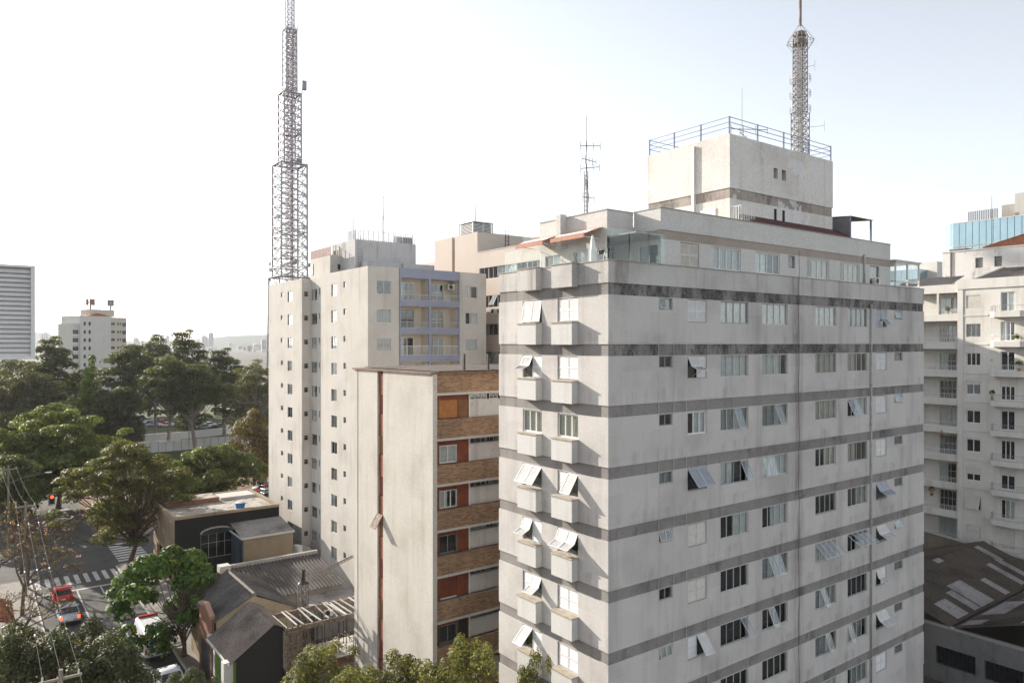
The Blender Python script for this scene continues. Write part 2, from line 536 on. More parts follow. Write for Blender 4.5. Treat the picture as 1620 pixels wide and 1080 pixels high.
M['leaf_shadow'] = leafm('deep_green_glossy_leaves', (0.050, 0.062, 0.030), (0.105, 0.118, 0.058), 0.4, 0.35)
M['blossom'] = leafm('pink_blossom', (0.50, 0.26, 0.33), (0.65, 0.40, 0.46), 0.4)
M['wire'] = flat('cable_sheath', (0.07, 0.066, 0.062), 0.8, 0.0, 0.1)
M['wood_pole'] = flat('grey_pole', (0.20, 0.175, 0.15), 0.9)
M['rubber'] = flat('tyre_rubber', (0.02, 0.02, 0.02), 0.8)
M['hub'] = flat('wheel_alloy', (0.4, 0.4, 0.41), 0.35, 0.7)
M['car_red'] = flat('red_car_paint', (0.50, 0.025, 0.015), 0.25, 0.0, 0.6, var=0.03)
M['car_silver'] = flat('silver_car_paint', (0.50, 0.51, 0.53), 0.25, 0.4, 0.6, var=0.03)
M['car_white'] = flat('white_car_paint', (0.74, 0.75, 0.77), 0.25, 0.0, 0.6, var=0.02)
M['car_grey'] = flat('grey_car_paint', (0.15, 0.155, 0.165), 0.25, 0.3, 0.6, var=0.03)
M['car_black'] = flat('black_car_paint', (0.02, 0.02, 0.022), 0.2, 0.0, 0.6, var=0.03)
M['car_blue'] = flat('blue_car_paint', (0.04, 0.09, 0.22), 0.25, 0.2, 0.6, var=0.03)
M['car_glass'] = flat('car_window_glass', (0.02, 0.023, 0.026), 0.06, 0.0, 0.8, var=0.05)
M['tail'] = flat('red_tail_lamp', (0.45, 0.015, 0.01), 0.3)
M['ambulance_orange'] = flat('ambulance_orange', (0.68, 0.13, 0.03), 0.35)
M['ambulance_red'] = flat('ambulance_red', (0.42, 0.04, 0.02), 0.35)
M['emblem_blue'] = flat('emblem_blue', (0.02, 0.05, 0.22), 0.4)
M['pale_film'] = flat('pale_window_film', (0.52, 0.60, 0.62), 0.4)


def emit(name, col, s):
    m, nt, b = new_mat(name)
    b.inputs['Base Color'].default_value = c4(col)
    b.inputs['Emission Color'].default_value = c4(col)
    b.inputs['Emission Strength'].default_value = s
    return m


M['red_lamp'] = emit('lit_red_signal', (1.0, 0.07, 0.02), 2.0)

# ------------------------------------------------------------------ the setting: ground, roads, pavements
def sheet(name, x0, x1, y0, y1, z, m, parent=None):
    return tag(MB().poly((x0, y0, z), (x1, y0, z), (x1, y1, z), (x0, y1, z)).build(name, m, parent), kind='structure' if parent is None else None)


sheet('ground', -9000, 9000, -9000, 9000, -0.02, M['ground'])
road = sheet('road', 5.7, 14.0, -30, 152, 0.0, M['asphalt'])
sheet('cross_street', -120, 5.7, 97.5, 108.5, -0.004, M['asphalt'])
sheet('side_street', 14.0, 180, 97.5, 108.5, -0.004, M['asphalt'])


def slab(name, x0, x1, y0, y1, z1, m=None):
    return tag(MB().box(x0, x1, y0, y1, -0.3, z1).build(name, m or M['pavement']), kind='structure')


pav_r = slab('pavement_right', 14.15, 17.4, -30, 96.0, 0.13)
pav_l = slab('pavement_left', 0.0, 5.55, -30, 96.0, 0.13)
slab('pavement_far', 14.15, 60, 110.0, 113.0, 0.13)
slab('kerb_right', 14.0, 14.145, -30, 96.15, 0.15, M['concrete_pale'])
slab('kerb_left', 5.555, 5.7, -30, 96.15, 0.15, M['concrete_pale'])
sheet('park_lawn', -260, 130, 158, 420, 0.0, M['lawn'])
sheet('parking_lot', -60, 140, 196, 236, 0.02, M['asphalt'])
sheet('building_yard', 14.5, 75, 113, 157, 0.0, M['earth'])


def stripe(name, x0, x1, y0, y1, z=0.004):
    return MB().poly((x0, y0, z), (x1, y0, z), (x1, y1, z), (x0, y1, z)).build(name, M['paint'], road)


for i in range(9):
    stripe('zebra_stripe', 5.95 + i * 0.92, 6.4 + i * 0.92, 91.9, 95.6)
stripe('stop_line', 5.9, 13.9, 89.4, 89.85)
stripe('lane_line', 9.3, 9.45, 76.5, 89.3)
for y0, y1 in ((84, 89.3), (76.2, 81.5), (71.6, 74.0), (68.2, 69.6), (64.5, 66.2)):
    stripe('parking_line', 11.5, 11.64, y0, y1)
stripe('bay_line', 11.68, 13.9, 71.2, 71.34)
for i in range(8):
    stripe('crossing_stripe', 14.6, 18.0, 98.2 + i * 1.2, 98.85 + i * 1.2)
for y0 in (30, 38, 46, 54, 60):
    stripe('lane_dash', 9.3, 9.42, y0, y0 + 2.6)

# ------------------------------------------------------------------ facades and windows
MESH = {}


def cached(key, fn):
    if key not in MESH:
        MESH[key] = fn()
    return MESH[key]


def facade(mb, plane, p, a0, a1, z0, z1, ops, depth=0.2):
    """wall face with rectangular openings and their reveals; plane 'v' faces -y, plane 'u' faces -x"""
    def P(a, d, z):
        return (a, p + d, z) if plane == 'v' else (p + d, a, z)
    A = sorted({a0, a1} | {o[0] for o in ops} | {o[1] for o in ops})
    Z = sorted({z0, z1} | {o[2] for o in ops} | {o[3] for o in ops})
    A = [a for a in A if a0 - 1e-6 <= a <= a1 + 1e-6]
    Z = [z for z in Z if z0 - 1e-6 <= z <= z1 + 1e-6]
    for i in range(len(A) - 1):
        for j in range(len(Z) - 1):
            ca, cz = (A[i] + A[i + 1]) / 2, (Z[j] + Z[j + 1]) / 2
            if any(o[0] < ca < o[1] and o[2] < cz < o[3] for o in ops):
                continue
            q = [P(A[i], 0, Z[j]), P(A[i + 1], 0, Z[j]), P(A[i + 1], 0, Z[j + 1]), P(A[i], 0, Z[j + 1])]
            mb.poly(*(q if plane == 'v' else q[::-1]))
    for b0, b1, c0, c1 in ops:
        mb.poly(P(b0, 0, c0), P(b0, depth, c0), P(b1, depth, c0), P(b1, 0, c0))
        mb.poly(P(b0, 0, c1), P(b1, 0, c1), P(b1, depth, c1), P(b0, depth, c1))
        mb.poly(P(b0, 0, c0), P(b0, 0, c1), P(b0, depth, c1), P(b0, depth, c0))
        mb.poly(P(b1, 0, c0), P(b1, depth, c0), P(b1, depth, c1), P(b1, 0, c1))
    return mb


def ring(mb, x0, x1, z0, z1, y0, y1, t):
    mb.box(x0, x1, y0, y1, z1 - t, z1)
    mb.box(x0, x1, y0, y1, z0, z0 + t)
    mb.box(x0, x0 + t, y0, y1, z0 + t, z1 - t)
    mb.box(x1 - t, x1, y0, y1, z0 + t, z1 - t)
    return mb


def frame_mesh(w, h, n, m, t=0.045, mid=False):
    def fn():
        mb = ring(MB(), 0, w, 0, h, 0.07, 0.13, t)
        for i in range(1, n):
            x = w * i / n
            mb.box(x - 0.02, x + 0.02, 0.075, 0.125, t, h - t)
        if mid:
            mb.box(t, w - t, 0.08, 0.12, h * 0.62 - 0.02, h * 0.62 + 0.02)
        return mb.mesh('window_frame', m)
    return cached(('fr', round(w, 2), round(h, 2), n, m.name, t, mid), fn)


def pane_mesh(w, h, m):
    return cached(('pane', round(w, 2), round(h, 2), m.name), lambda: MB().box(0, w, -0.004, 0.004, -h, 0).mesh('pane', m))


def sash_mesh(w, h, m):
    return cached(('sash', round(w, 2), round(h, 2), m.name), lambda: ring(MB(), 0, w, -h, 0, -0.018, 0.018, 0.035).mesh('sash', m))


def shutter_mesh(w, h, m, pitch=0.062):
    def fn():
        mb = ring(MB(), 0.004, w - 0.004, -h, 0, -0.018, 0.018, 0.045)
        k = int((h - 0.09) / pitch)
        for i in range(k):
            z = -0.05 - (i + 0.5) * (h - 0.1) / k
            mb.poly((0.045, 0.014, z + 0.028), (w - 0.045, 0.014, z + 0.028), (w - 0.045, -0.016, z - 0.028), (0.045, -0.016, z - 0.028))
        mb.poly((0.04, 0.017, -h + 0.04), (w - 0.04, 0.017, -h + 0.04), (w - 0.04, 0.017, -0.04), (0.04, 0.017, -0.04))
        return mb.mesh('shutter', m)
    return cached(('shut', round(w, 2), round(h, 2), m.name), fn)


def curtain_mesh(w, h, m, seed=0):
    def fn():
        r = random.Random(seed)
        mb = MB()
        n = max(6, int(w / 0.07))
        pts = [(w * i / n, 0.03 * math.sin(i * 1.9 + r.random()) + 0.012 * r.random()) for i in range(n + 1)]
        for (x0, y0), (x1, y1) in zip(pts[:-1], pts[1:]):
            mb.poly((x0, y0, 0), (x1, y1, 0), (x1, y1, h), (x0, y0, h))
        return mb.mesh('curtain', m)
    return cached(('cur', round(w, 2), round(h, 2), m.name, seed), fn)


def place(plane, p, a0, a1, z0, building):
    """position and turn of a window whose opening starts at a0 (v facade) or ends at a1 (u facade)"""
    w = wloc(building)
    if plane == 'v':
        return (a0 - w[0], p - w[1], z0 - w[2]), (0, 0, 0)
    return (p - w[0], a1 - w[1], z0 - w[2]), (0, 0, -math.pi / 2)


CUR = {'L': 'curtain', 'B': 'curtain_beige', 'G': 'curtain_grey'}


def window(b, plane, p, a0, a1, z0, z1, n=2, curtain=None, tilt=None, frame='alu', glass_m='glass', mid=False, blind=0.0, sashes=False, back='room'):
    w, h = a1 - a0, z1 - z0
    loc, rot = place(plane, p, a0, a1, z0, b)
    o = link('window', frame_mesh(w, h, n, M[frame], mid=mid), b, loc, rot)
    t = 0.045
    pw = (w - 2 * t) / n
    tilt = tilt or {}
    for i in range(n):
        a = -math.radians(tilt[i]) if i in tilt else 0.0
        y = 0.065 if i in tilt else 0.1
        link('pane', pane_mesh(pw - 0.01, h - 2 * t, M[glass_m]), o, (t + i * pw + 0.005, y, h - t), (a, 0, 0))
        if i in tilt or sashes:
            link('sash', sash_mesh(pw - 0.01, h - 2 * t, M['alu' if i in tilt else frame]), o, (t + i * pw + 0.005, y - 0.002, h - t), (a, 0, 0))
    if curtain:
        c = CUR.get(curtain[0].upper() if curtain[0] in 'LBG' else 'L', 'curtain')
        sd = rnd.randrange(3)
        if curtain[0] == 'H':                 # half drawn
            f = (0.5, 0.6)[sd % 2]
            link('curtain', curtain_mesh(w * f, h, M['curtain'], sd), o, (w * (1 - f) if sd == 1 else 0, 0.17, 0))
        else:
            f = rnd.choice((1.0, 1.0, 0.75, 0.75, 0.5)) if n >= 4 else 1.0
            link('curtain', curtain_mesh(w * f, h, M[c], sd), o, (w * (1 - f) * rnd.choice((0, 1, 1)), 0.17, 0))
    if blind:
        link('blind', cached(('bl', round(w, 2), round(h * blind, 2)), lambda: MB().box(0, w - 0.09, 0, 0.02, 0, h * blind).mesh('blind', M['shutter_cream'])), o, (0.045, 0.05, h * (1 - blind)))
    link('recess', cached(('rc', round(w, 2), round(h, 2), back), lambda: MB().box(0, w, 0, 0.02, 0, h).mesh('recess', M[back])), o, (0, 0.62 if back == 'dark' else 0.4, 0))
    return o


def shutter_window(b, plane, p, a0, a1, z0, z1, modes, m='shutter', n=2, frame='grey_frame', net=None):
    """modes per leaf: 'c' closed, ('a', deg) whole leaf swung out from its top, ('s', up, low) upper and lower half swung out, 'o' leaf missing (glass shows)"""
    w, h = a1 - a0, z1 - z0
    loc, rot = place(plane, p, a0, a1, z0, b)
    o = link('window', frame_mesh(w, h, 1, M[frame]), b, loc, rot)
    t = 0.045
    lw = (w - 2 * t) / n
    open_ = False
    for i, md in enumerate(modes):
        x = t + i * lw
        if md == 'c':
            hh = (h - 2 * t) / 2
            link('shutter', shutter_mesh(lw, hh, M[m]), o, (x, 0.055, h - t))
            link('shutter', shutter_mesh(lw, hh, M[m]), o, (x, 0.055, h - t - hh))
        elif md[0] == 'a':
            open_ = True
            link('shutter', shutter_mesh(lw, h - 2 * t, M[m]), o, (x, 0.045, h - t), (-math.radians(md[1]), 0, 0))
        elif md[0] == 's':
            open_ = True
            hh = (h - 2 * t) / 2
            u_, l_ = math.radians(md[1]), math.radians(md[2])
            link('shutter', shutter_mesh(lw, hh, M[m]), o, (x, 0.045, h - t), (-u_, 0, 0))
            link('shutter', shutter_mesh(lw, hh, M[m]), o, (x, 0.045 - hh * math.sin(u_), h - t - hh * math.cos(u_)), (-l_, 0, 0))
            stay = MB().tube((lw * 0.5, 0.05, -hh * 1.9), (lw * 0.5, 0.045 - hh * math.sin(u_) - hh * 0.8 * math.sin(l_), -hh * math.cos(u_) - hh * 0.8 * math.cos(l_)), 0.012, n=4)
            link('stay', stay.mesh('stay', M['alu']), o, (x, 0, h - t))
        if md != 'c':
            link('pane', pane_mesh(lw, h - 2 * t, M['glass']), o, (x, 0.12, h - t))
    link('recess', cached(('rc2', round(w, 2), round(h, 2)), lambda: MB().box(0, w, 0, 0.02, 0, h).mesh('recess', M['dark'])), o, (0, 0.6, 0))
    return o


def railing_mesh(length, h, m, pitch=0.13, r=0.012, rails=(1.0, 0.08)):
    def fn():
        mb = MB()
        for f in rails:
            mb.box(0, length, -0.02, 0.02, h * f - 0.035, h * f)
        k = max(2, int(length / pitch))
        for i in range(k + 1):
            x = length * i / k
            mb.box(max(0, x - r), min(length, x + r), -r, r, 0, h - 0.035)
        return mb.mesh('railing', m)
    return cached(('rail', round(length, 2), h, m.name, pitch, r), fn)


def ac_unit(b, loc, rotz, name='air_conditioner', s=1.0):
    """split-system outdoor unit: case, fan grille; part of a building"""
    def case():
        return MB().box(-0.4, 0.4, -0.15, 0.15, 0, 0.58).mesh('air_conditioner', M['ac_white'])

    def fan():
        mb = MB()
        for r0, r1 in ((0.05, 0.09), (0.13, 0.16), (0.2, 0.235)):
            for i in range(14):
                a, c = 2 * math.pi * i / 14, 2 * math.pi * (i + 1) / 14
                mb.poly((r0 * math.cos(a), 0, r0 * math.sin(a)), (r0 * math.cos(c), 0, r0 * math.sin(c)), (r1 * math.cos(c), 0, r1 * math.sin(c)), (r1 * math.cos(a), 0, r1 * math.sin(a)))
        mb.poly(*[(0.24 * math.cos(2 * math.pi * i / 14), 0.003, 0.24 * math.sin(2 * math.pi * i / 14)) for i in range(14)][::-1])
        return mb.mesh('fan_grille', M['black_metal'])
    w = wloc(b)
    o = link(name, cached('ac', case), b, (loc[0] - w[0], loc[1] - w[1], loc[2] - w[2]), (0, 0, rotz), (s, s, s))
    link('fan_grille', cached('acfan', fan), o, (-0.1, -0.155, 0.29))
    return o


# ------------------------------------------------------------------ the big grey apartment block
AU0, AU1, AV0, AV1 = 24.15, 55.8, 24.9, 33.7
FL = 2.9
A = thing('apartment_building', 'large grey apartment block with brown floor bands and white window boxes', 'building', (40, 29.3, 0))
cols = [on_v(a, AV0) for a in (1043, 1064, 1088, 1118, 1140, 1184, 1206, 1246, 1290, 1323, 1341, 1372, 1386, 1402.5, 1415, 1428)]
cols = list(zip(cols[0::2], cols[1::2]))
lv = [(on_u(857, AU0), on_u(827, AU0)), (on_u(914.5, AU0), on_u(882, AU0))]
WT, WB, SB = -0.03, -1.22, -0.62          # window head, sill, small window sill below the band's lower edge
NF = 9


def afl(k):                               # top and bottom of the wall between two bands
    return 28.30 - FL * k, 28.86 - FL * (k + 1)


def a_panel(plane):
    zt, zb = afl(0)
    if plane == 'v':
        ops = [(c[0], c[1], zt + (SB if i in (0, 7) else WB), zt + WT) for i, c in enumerate(cols)]
        mb = facade(MB(), 'v', AV0, AU0, AU1, zb, zt, ops, 0.22)
        mb.poly((AU0, AV0, zt), (AU1, AV0, zt), (AU1, AV0 + 0.1, zt), (AU0, AV0 + 0.1, zt))
        mb.poly((AU0, AV0, zb), (AU0, AV0 + 0.1, zb), (AU1, AV0 + 0.1, zb), (AU1, AV0, zb))
        mb.poly((AU1, AV0, zb), (AU1, AV1, zb), (AU1, AV1, zt), (AU1, AV0, zt))
    else:
        ops = [(c[0], c[1], zt + WB, zt + WT) for c in lv]
        mb = facade(MB(), 'u', AU0, AV0, AV1, zb, zt, ops, 0.22)
        mb.poly((AU0, AV0, zt), (AU0 + 0.1, AV0, zt), (AU0 + 0.1, AV1, zt), (AU0, AV1, zt))
        mb.poly((AU0, AV0, zb), (AU0, AV1, zb), (AU0 + 0.1, AV1, zb), (AU0 + 0.1, AV0, zb))
        mb.poly((AU0, AV1, zb), (AU0, AV1, zt), (AU1, AV1, zt), (AU1, AV1, zb))
    return mb.mesh('wall_panel', M['a_wall'])


pv, pu = a_panel('v'), a_panel('u')
base = wloc(A)
for k in range(NF):
    link('wall_panel', pv, A, (-base[0], -base[1], -FL * k))
    link('wall_panel', pu, A, (-base[0], -base[1], -FL * k))
    zt, zb = 28.86 - FL * k, 28.30 - FL * k
    MB().box(AU0 + 0.045, AU1 - 0.045, AV0 + 0.045, AV1 - 0.045, zb - 0.0, zt).build('floor_band', M['a_band_old' if k < 2 else 'a_band'], A)
MB().box(AU0 + 0.03, AU1 - 0.03, AV0 + 0.03, AV1 - 0.03, 0, 2.76).build('ground_floor_wall', M['a_wall'], A)
MB().box(AU0 + 1.0, AU1 - 1.0, AV0 + 1.0, AV1 - 1.0, 0.2, 28.25).build('interior_core', M['dark'], A)
# vertical plaster seams of the long side
for px in (1042, 1066, 1086, 1120, 1261, 1376):
    u = on_v(px, AV0)
    MB().box(u - 0.012, u + 0.012, AV0 - 0.006, AV0 + 0.02, 2.8, 28.28).build('plaster_seam', M['a_wall'], A)

T4 = {  # the four wide window columns, floor by floor: (curtain, {pane: degrees open})
    0: [('L', {}), ('L', {}), ('L', {}), ('G', {})],
    1: [('L', {}), ('L', {}), ('B', {}), ('B', {})],
    2: [('G', {2: 22}), ('G', {2: 24}), ('B', {}), ('L', {0: 26, 1: 26})],
    3: [('H', {3: 26}), ('L', {0: 18, 1: 18}), ('B', {}), ('B', {})],
    4: [('L', {}), ('H', {}), (None, {}), ('G', {})],
    5: [(None, {}), ('G', {1: 24, 2: 24}), ('G', {0: 46, 1: 46, 2: 46, 3: 46}), ('G', {0: 56, 1: 56, 2: 56, 3: 56})],
    6: [(None, {3: 38}), (None, {1: 24}), ('G', {1: 24}), (None, {})],
    7: [(None, {}), (None, {}), ('G', {2: 20}), ('G', {0: 20})],
    8: [(None, {}), ('L', {}), ('H', {}), ('G', {})]}
C2 = {0: ['c', 'c'], 1: [('s', 28, 66), 'c'], 3: [('a', 40), ('a', 40)], 4: ['c', 'c'], 5: ['c', 'c'], 6: ['c', ('a', 34)], 7: ['c', 'c'], 8: ['c', 'c']}
C7 = {0: ['c', ('s', 4, 42)], 1: ['c', 'c'], 2: ['c', 'c'], 3: ['c', 'c'], 4: [('s', 30, 62), ('s', 30, 62)], 5: [('s', 30, 66), ('s', 30, 66)], 6: [('s', 20, 62), 'c'],
      7: [('s', 30, 60), ('s', 30, 60)], 8: ['c', 'c']}
for k in range(NF):
    zt = afl(k)[0]
    hi, lo, sm = zt + WT, zt + WB, zt + SB
    window(A, 'v', AV0, *cols[0], sm, hi, 2, None if k % 3 else 'G', {0: 14} if k == 0 else ({0: 16, 1: 16} if k in (4, 6) else {}), 'grey_frame')
    if k == 2:
        window(A, 'v', AV0, *cols[1], lo, hi, 3, 'H', {}, 'white', sashes=True)
    else:
        shutter_window(A, 'v', AV0, *cols[1], lo, hi, C2[k], 'shutter' if k in (0, 1, 6) else ('shutter_grey' if k == 3 else 'shutter_cream'))
    for j in range(4):
        cu, ti = T4[k][j]
        window(A, 'v', AV0, *cols[2 + j], lo, hi, 4, cu, ti, 'alu' if (k + j) % 3 else 'grey_frame', sashes=(k, j) in ((4, 2), (3, 2)))
    shutter_window(A, 'v', AV0, *cols[6], lo, hi, C7[k], 'shutter_grey' if k in (0, 4) else 'shutter')
    window(A, 'v', AV0, *cols[7], sm, hi, 1, 'G', {0: 20} if k in (0, 2, 5) else {}, 'grey_frame')

LA = {0: [('a', 9), ('a', 9)], 1: [('s', 26, 68), 'c'], 3: [('a', 38), ('a', 38)], 4: [('s', 25, 66), 'c'], 5: ['c', ('s', 25, 60)], 6: [('a', 46), 'c'], 7: ['c', 'c'], 8: ['c', 'c']}
LB = {0: ['c', 'c'], 1: ['c', 'c'], 3: ['c', ('a', 33)], 4: [('s', 26, 62), ('s', 26, 62)], 5: ['c', 'c'], 6: ['c', 'c'], 7: ['c', 'c'], 8: ['c', 'c']}
BX = [(on_u(847.5, 23.74), on_u(818.5, 23.74)), (on_u(904.5, 23.74), on_u(872, 23.74))]
for k in range(NF):
    zt = afl(k)[0]
    hi, lo = zt + WT, zt + WB
    for j in range(2):
        tab = (LA, LB)[j]
        if k == 2:
            window(A, 'u', AU0, *lv[j], lo, hi, 3, 'B', {}, 'white', sashes=True)
        else:
            shutter_window(A, 'u', AU0, *lv[j], lo, hi, tab[k])
        v0, v1 = BX[j]
        bx = MB().box(23.74, AU0 + 0.05, v0, v1, lo - 1.14, lo - 0.07).build('window_box', M['a_box'], A)
        MB().box(23.70, AU0 + 0.06, v0 - 0.04, v1 + 0.04, lo - 0.07, lo - 0.012).build('sill_slab', M['a_sill'], bx)
        MB().box(23.78, AU0 + 0.04, v0 + 0.05, v1 - 0.05, lo - 1.17, lo - 1.14).build('drip_edge', M['concrete'], bx)

# terrace parapet with two boxes on the narrow side
MB().box(AU0, AU1, AV0, AV0 + 0.2, 28.86, 29.90).build('parapet', M['a_parapet'], A)
MB().box(AU0, AU0 + 0.2, AV0 + 0.2, AV1, 28.86, 29.90).build('parapet', M['a_parapet'], A)
MB().box(AU0 - 0.03, AU1 + 0.03, AV0 - 0.03, AV0 + 0.23, 29.90, 29.96).build('parapet_coping', M['concrete'], A)
MB().box(AU0 - 0.03, AU0 + 0.23, AV0 + 0.23, AV1 + 0.03, 29.90, 29.96).build('parapet_coping', M['concrete'], A)
MB().box(AU1 - 0.2, AU1, AV0 + 0.2, AV1, 28.86, 29.90).build('parapet', M['a_parapet'], A)
MB().box(AU0 + 0.2, AU1 - 0.2, AV0 + 0.2, AV1, 28.6, 28.92).build('terrace_floor', M['concrete'], A)
for v0, v1 in BX:
    bx = MB().box(23.74, AU0 - 0.002, v0, v1, 28.78, 29.92).build('parapet_box', M['a_parapet'], A)
    MB().box(23.70, AU0 - 0.03, v0 - 0.04, v1 + 0.04, 29.92, 29.965).build('box_coping', M['concrete'], bx)

# set-back top floor: long wing
TV = 25.3
tcols = [on_v(a, TV) for a in (1076, 1106, 1128, 1172, 1195, 1234, 1277, 1312, 1329, 1360, 1376, 1391, 1247, 1258)]
tcols = list(zip(tcols[0::2], tcols[1::2]))
TU0, TU1 = 28.2, 51.7
ops = [(c[0], c[1], 30.0 if i < 5 else (29.7 if i == 5 else 30.5), 31.25) for i, c in enumerate(tcols)]
mb = facade(MB(), 'v', TV, TU0, TU1, 28.92, 31.3, ops, 0.2)
mb.poly((TU1, TV, 28.92), (TU1, AV1, 28.92), (TU1, AV1, 32.9), (TU1, TV, 32.9))
mb.build('top_floor_wall', M['l_wall'], A)
MB().box(TU0, TU1 - 0.01, TV + 0.04, AV1, 31.3, 31.77).build('top_floor_band', plaster('tan_band_plaster', (0.40, 0.34, 0.295), (0.27, 0.22, 0.19), 0.4, 0.4), A)
mb = MB().box(TU0, TU1, TV, TV + 0.2, 31.77, 32.86)
mb.box(TU1 - 0.2, TU1, TV + 0.2, AV1, 31.78, 32.86).box(TU0, TU0 + 0.2, TV + 0.2, 27.15, 31.77, 32.86)
mb.build('roof_parapet', M['l_wall'], A)
MB().box(TU0 - 0.03, TU1 + 0.03, TV - 0.03, TV + 0.23, 32.86, 32.91).build('parapet_coping', M['concrete'], A)
MB().box(TU0 - 0.03, TU0 + 0.23, TV + 0.23, 27.15, 32.86, 32.91).build('parapet_coping', M['concrete'], A)
MB().box(26.5, TU1 - 0.2, 27.4, AV1, 31.8, 32.15).build('roof_slab', M['concrete'], A)
MB().box(TU0 + 0.2, TU1 - 0.2, TV + 0.2, 27.4, 31.8, 32.15).build('roof_slab', M['concrete'], A)
MB().box(TU0 + 1.2, TU1 - 1, TV + 1.2, AV1 - 0.5, 29, 31.2).build('interior_core', M['dark'], A)
shutter_window(A, 'v', TV, *tcols[0], 30.0, 31.25, ['c', 'c'], 'shutter_cream')
for i, cu in ((1, 'G'), (2, 'H'), (3, 'B'), (4, 'B')):
    window(A, 'v', TV, *tcols[i], 30.0, 31.25, 4, cu, {}, 'white', sashes=True)
window(A, 'v', TV, *tcols[5], 29.7, 31.25, 1, 'B', {}, 'grey_frame')
window(A, 'v', TV, *tcols[6], 30.5, 31.25, 1, None, {}, 'grey_frame')
ac_unit(A, (on_v(1387, 25.1), 25.12, 29.97), 0, s=0.8)
# set-back top floor: short wing over the narrow side, with awnings
LU, LV0, LV1 = 26.3, 27.2, 32.7
dops = [(30.9, 32.2, 28.95, 30.9), (28.9, 29.75, 28.95, 30.9), (27.35, 27.95, 29.6, 30.9)]
mb = facade(MB(), 'u', LU, LV0, LV1, 28.92, 32.83, dops, 0.2)
facade(mb, 'v', LV0, LU, TU0, 31.5, 32.83, [])
mb.poly((LU, LV1, 28.92), (LU, LV1, 32.83), (TU0 + 2, LV1, 32.83), (TU0 + 2, LV1, 28.92))
mb.poly((LU, LV0 + 0.2, 32.2), (LU + 0.01, LV1, 32.2), (TU0, LV1, 32.2), (TU0, LV0 + 0.2, 32.2))
mb.build('short_wing_wall', M['l_wall'], A)
facade(MB(), 'v', LV0 + 1.6, LU, TU0, 28.92, 31.5, [(26.6, 27.3, 29.4, 31.0)]).build('loggia_back_wall', M['l_wall'], A)
facade(MB(), 'u', TU0 + 0.12, TV + 0.1, LV0 + 1.6, 28.92, 31.5, [(25.6, 27.0, 28.95, 31.1)]).build('loggia_side_wall', M['l_wall'], A)
MB().box(LU + 0.02, TU0 + 0.02, TV - 0.1, LV0 + 1.6, 31.42, 31.5).build('canopy_slab', M['concrete'], A)
MB().box(LU - 0.03, LU + 0.2, LV0 - 0.03, LV1, 32.83, 32.88).build('parapet_coping', M['concrete'], A)
MB().box(LU + 0.2, TU0, LV0 - 0.03, LV0 + 0.2, 32.83, 32.88).build('parapet_coping', M['concrete'], A)
window(A, 'u', TU0 + 0.12, 25.6, 27.0, 28.95, 31.1, 2, 'H', {}, 'white', glass_m='glass')
window(A, 'v', LV0 + 1.6, 26.6, 27.3, 29.4, 31.0, 1, 'G', {}, 'alu')
for d in dops[:2]:
    window(A, 'u', LU, *d, 2 if d is dops[0] else 1, 'H', {}, 'white')
window(A, 'u', LU, *dops[2], 1, None, {0: 10}, 'white')
MB().box(25.85, LU, 30.35, 30.75, 31.2, 33.0).build('chimney_pier', M['l_wall'], A)
for v0, v1 in ((27.55, 30.2), (30.85, 33.3)):
    aw = MB().poly((LU - 0.02, v0, 32.0), (LU - 0.02, v1, 32.0), (25.05, v1, 31.55), (25.05, v0, 31.55)).build('awning', M['awning'], A)
    MB().poly((LU - 0.6, v0, 31.83), (LU - 0.6, v1, 31.83), (25.3, v1, 31.655), (25.3, v0, 31.655)).build('awning_stripe', M['awning_white'], aw)
    MB().box(25.0, 25.06, v0, v1, 31.35, 31.56).build('awning_valance', M['awning'], aw)
    for va in (v0 + 0.2, v1 - 0.2):
        MB().tube((LU, va, 31.4), (25.08, va, 31.45), 0.02).build('awning_arm', M['white'], aw)
# glass railing on the terrace
for j, (p0, p1) in enumerate([((24.35, 25.0), (24.35, 26.6)), ((24.35, 26.7), (24.35, 28.3)), ((24.35, 28.4), (24.35, 30.0)), ((24.35, 30.1), (24.35, 31.7)), ((24.35, 31.8), (24.35, 33.4)),
                              ((24.35, 25.0), (25.6, 25.0)), ((25.7, 25.0), (26.95, 25.0)), ((27.05, 25.0), (28.15, 25.0))]):
    g = MB()
    if p0[0] == p1[0]:
        g.box(24.34, 24.355, p0[1], p1[1], 29.97, 31.1 if j > 3 else 30.9)
    else:
        g.box(p0[0], p1[0], 24.995, 25.01, 29.97, 31.45)
    gp = g.build('glass_panel', M['glass_green' if j > 2 else 'glass_clear'], A)
    MB().tube((p0[0], p0[1], 29.96), (p0[0], p0[1], 30.35), 0.02).build('panel_clamp', M['alu'], gp)
# closed parasol on the terrace corner
um = thing('parasol', 'closed white parasol on the terrace corner beside the awnings', 'parasol', (25.0, 26.9, 28.92))
mb = MB()
prev = None
for z, r in ((1.0, 0.20), (1.6, 0.17), (2.1, 0.10), (2.45, 0.03)):
    cur = [(25.0 + r * (1 + 0.35 * (i % 2)) * math.cos(i * math.pi / 6), 26.9 + r * (1 + 0.35 * (i % 2)) * math.sin(i * math.pi / 6), 28.92 + z) for i in range(12)]
    if prev:
        for i in range(12):
            mb.poly(prev[i], prev[(i + 1) % 12], cur[(i + 1) % 12], cur[i])
    prev = cur
mb.build('folded_canopy', M['curtain'], um)
MB().tube((25, 26.9, 28.92), (25, 26.9, 31.4), 0.02).box(24.75, 25.25, 26.65, 27.15, 28.92, 28.98).build('pole', M['alu'], um)

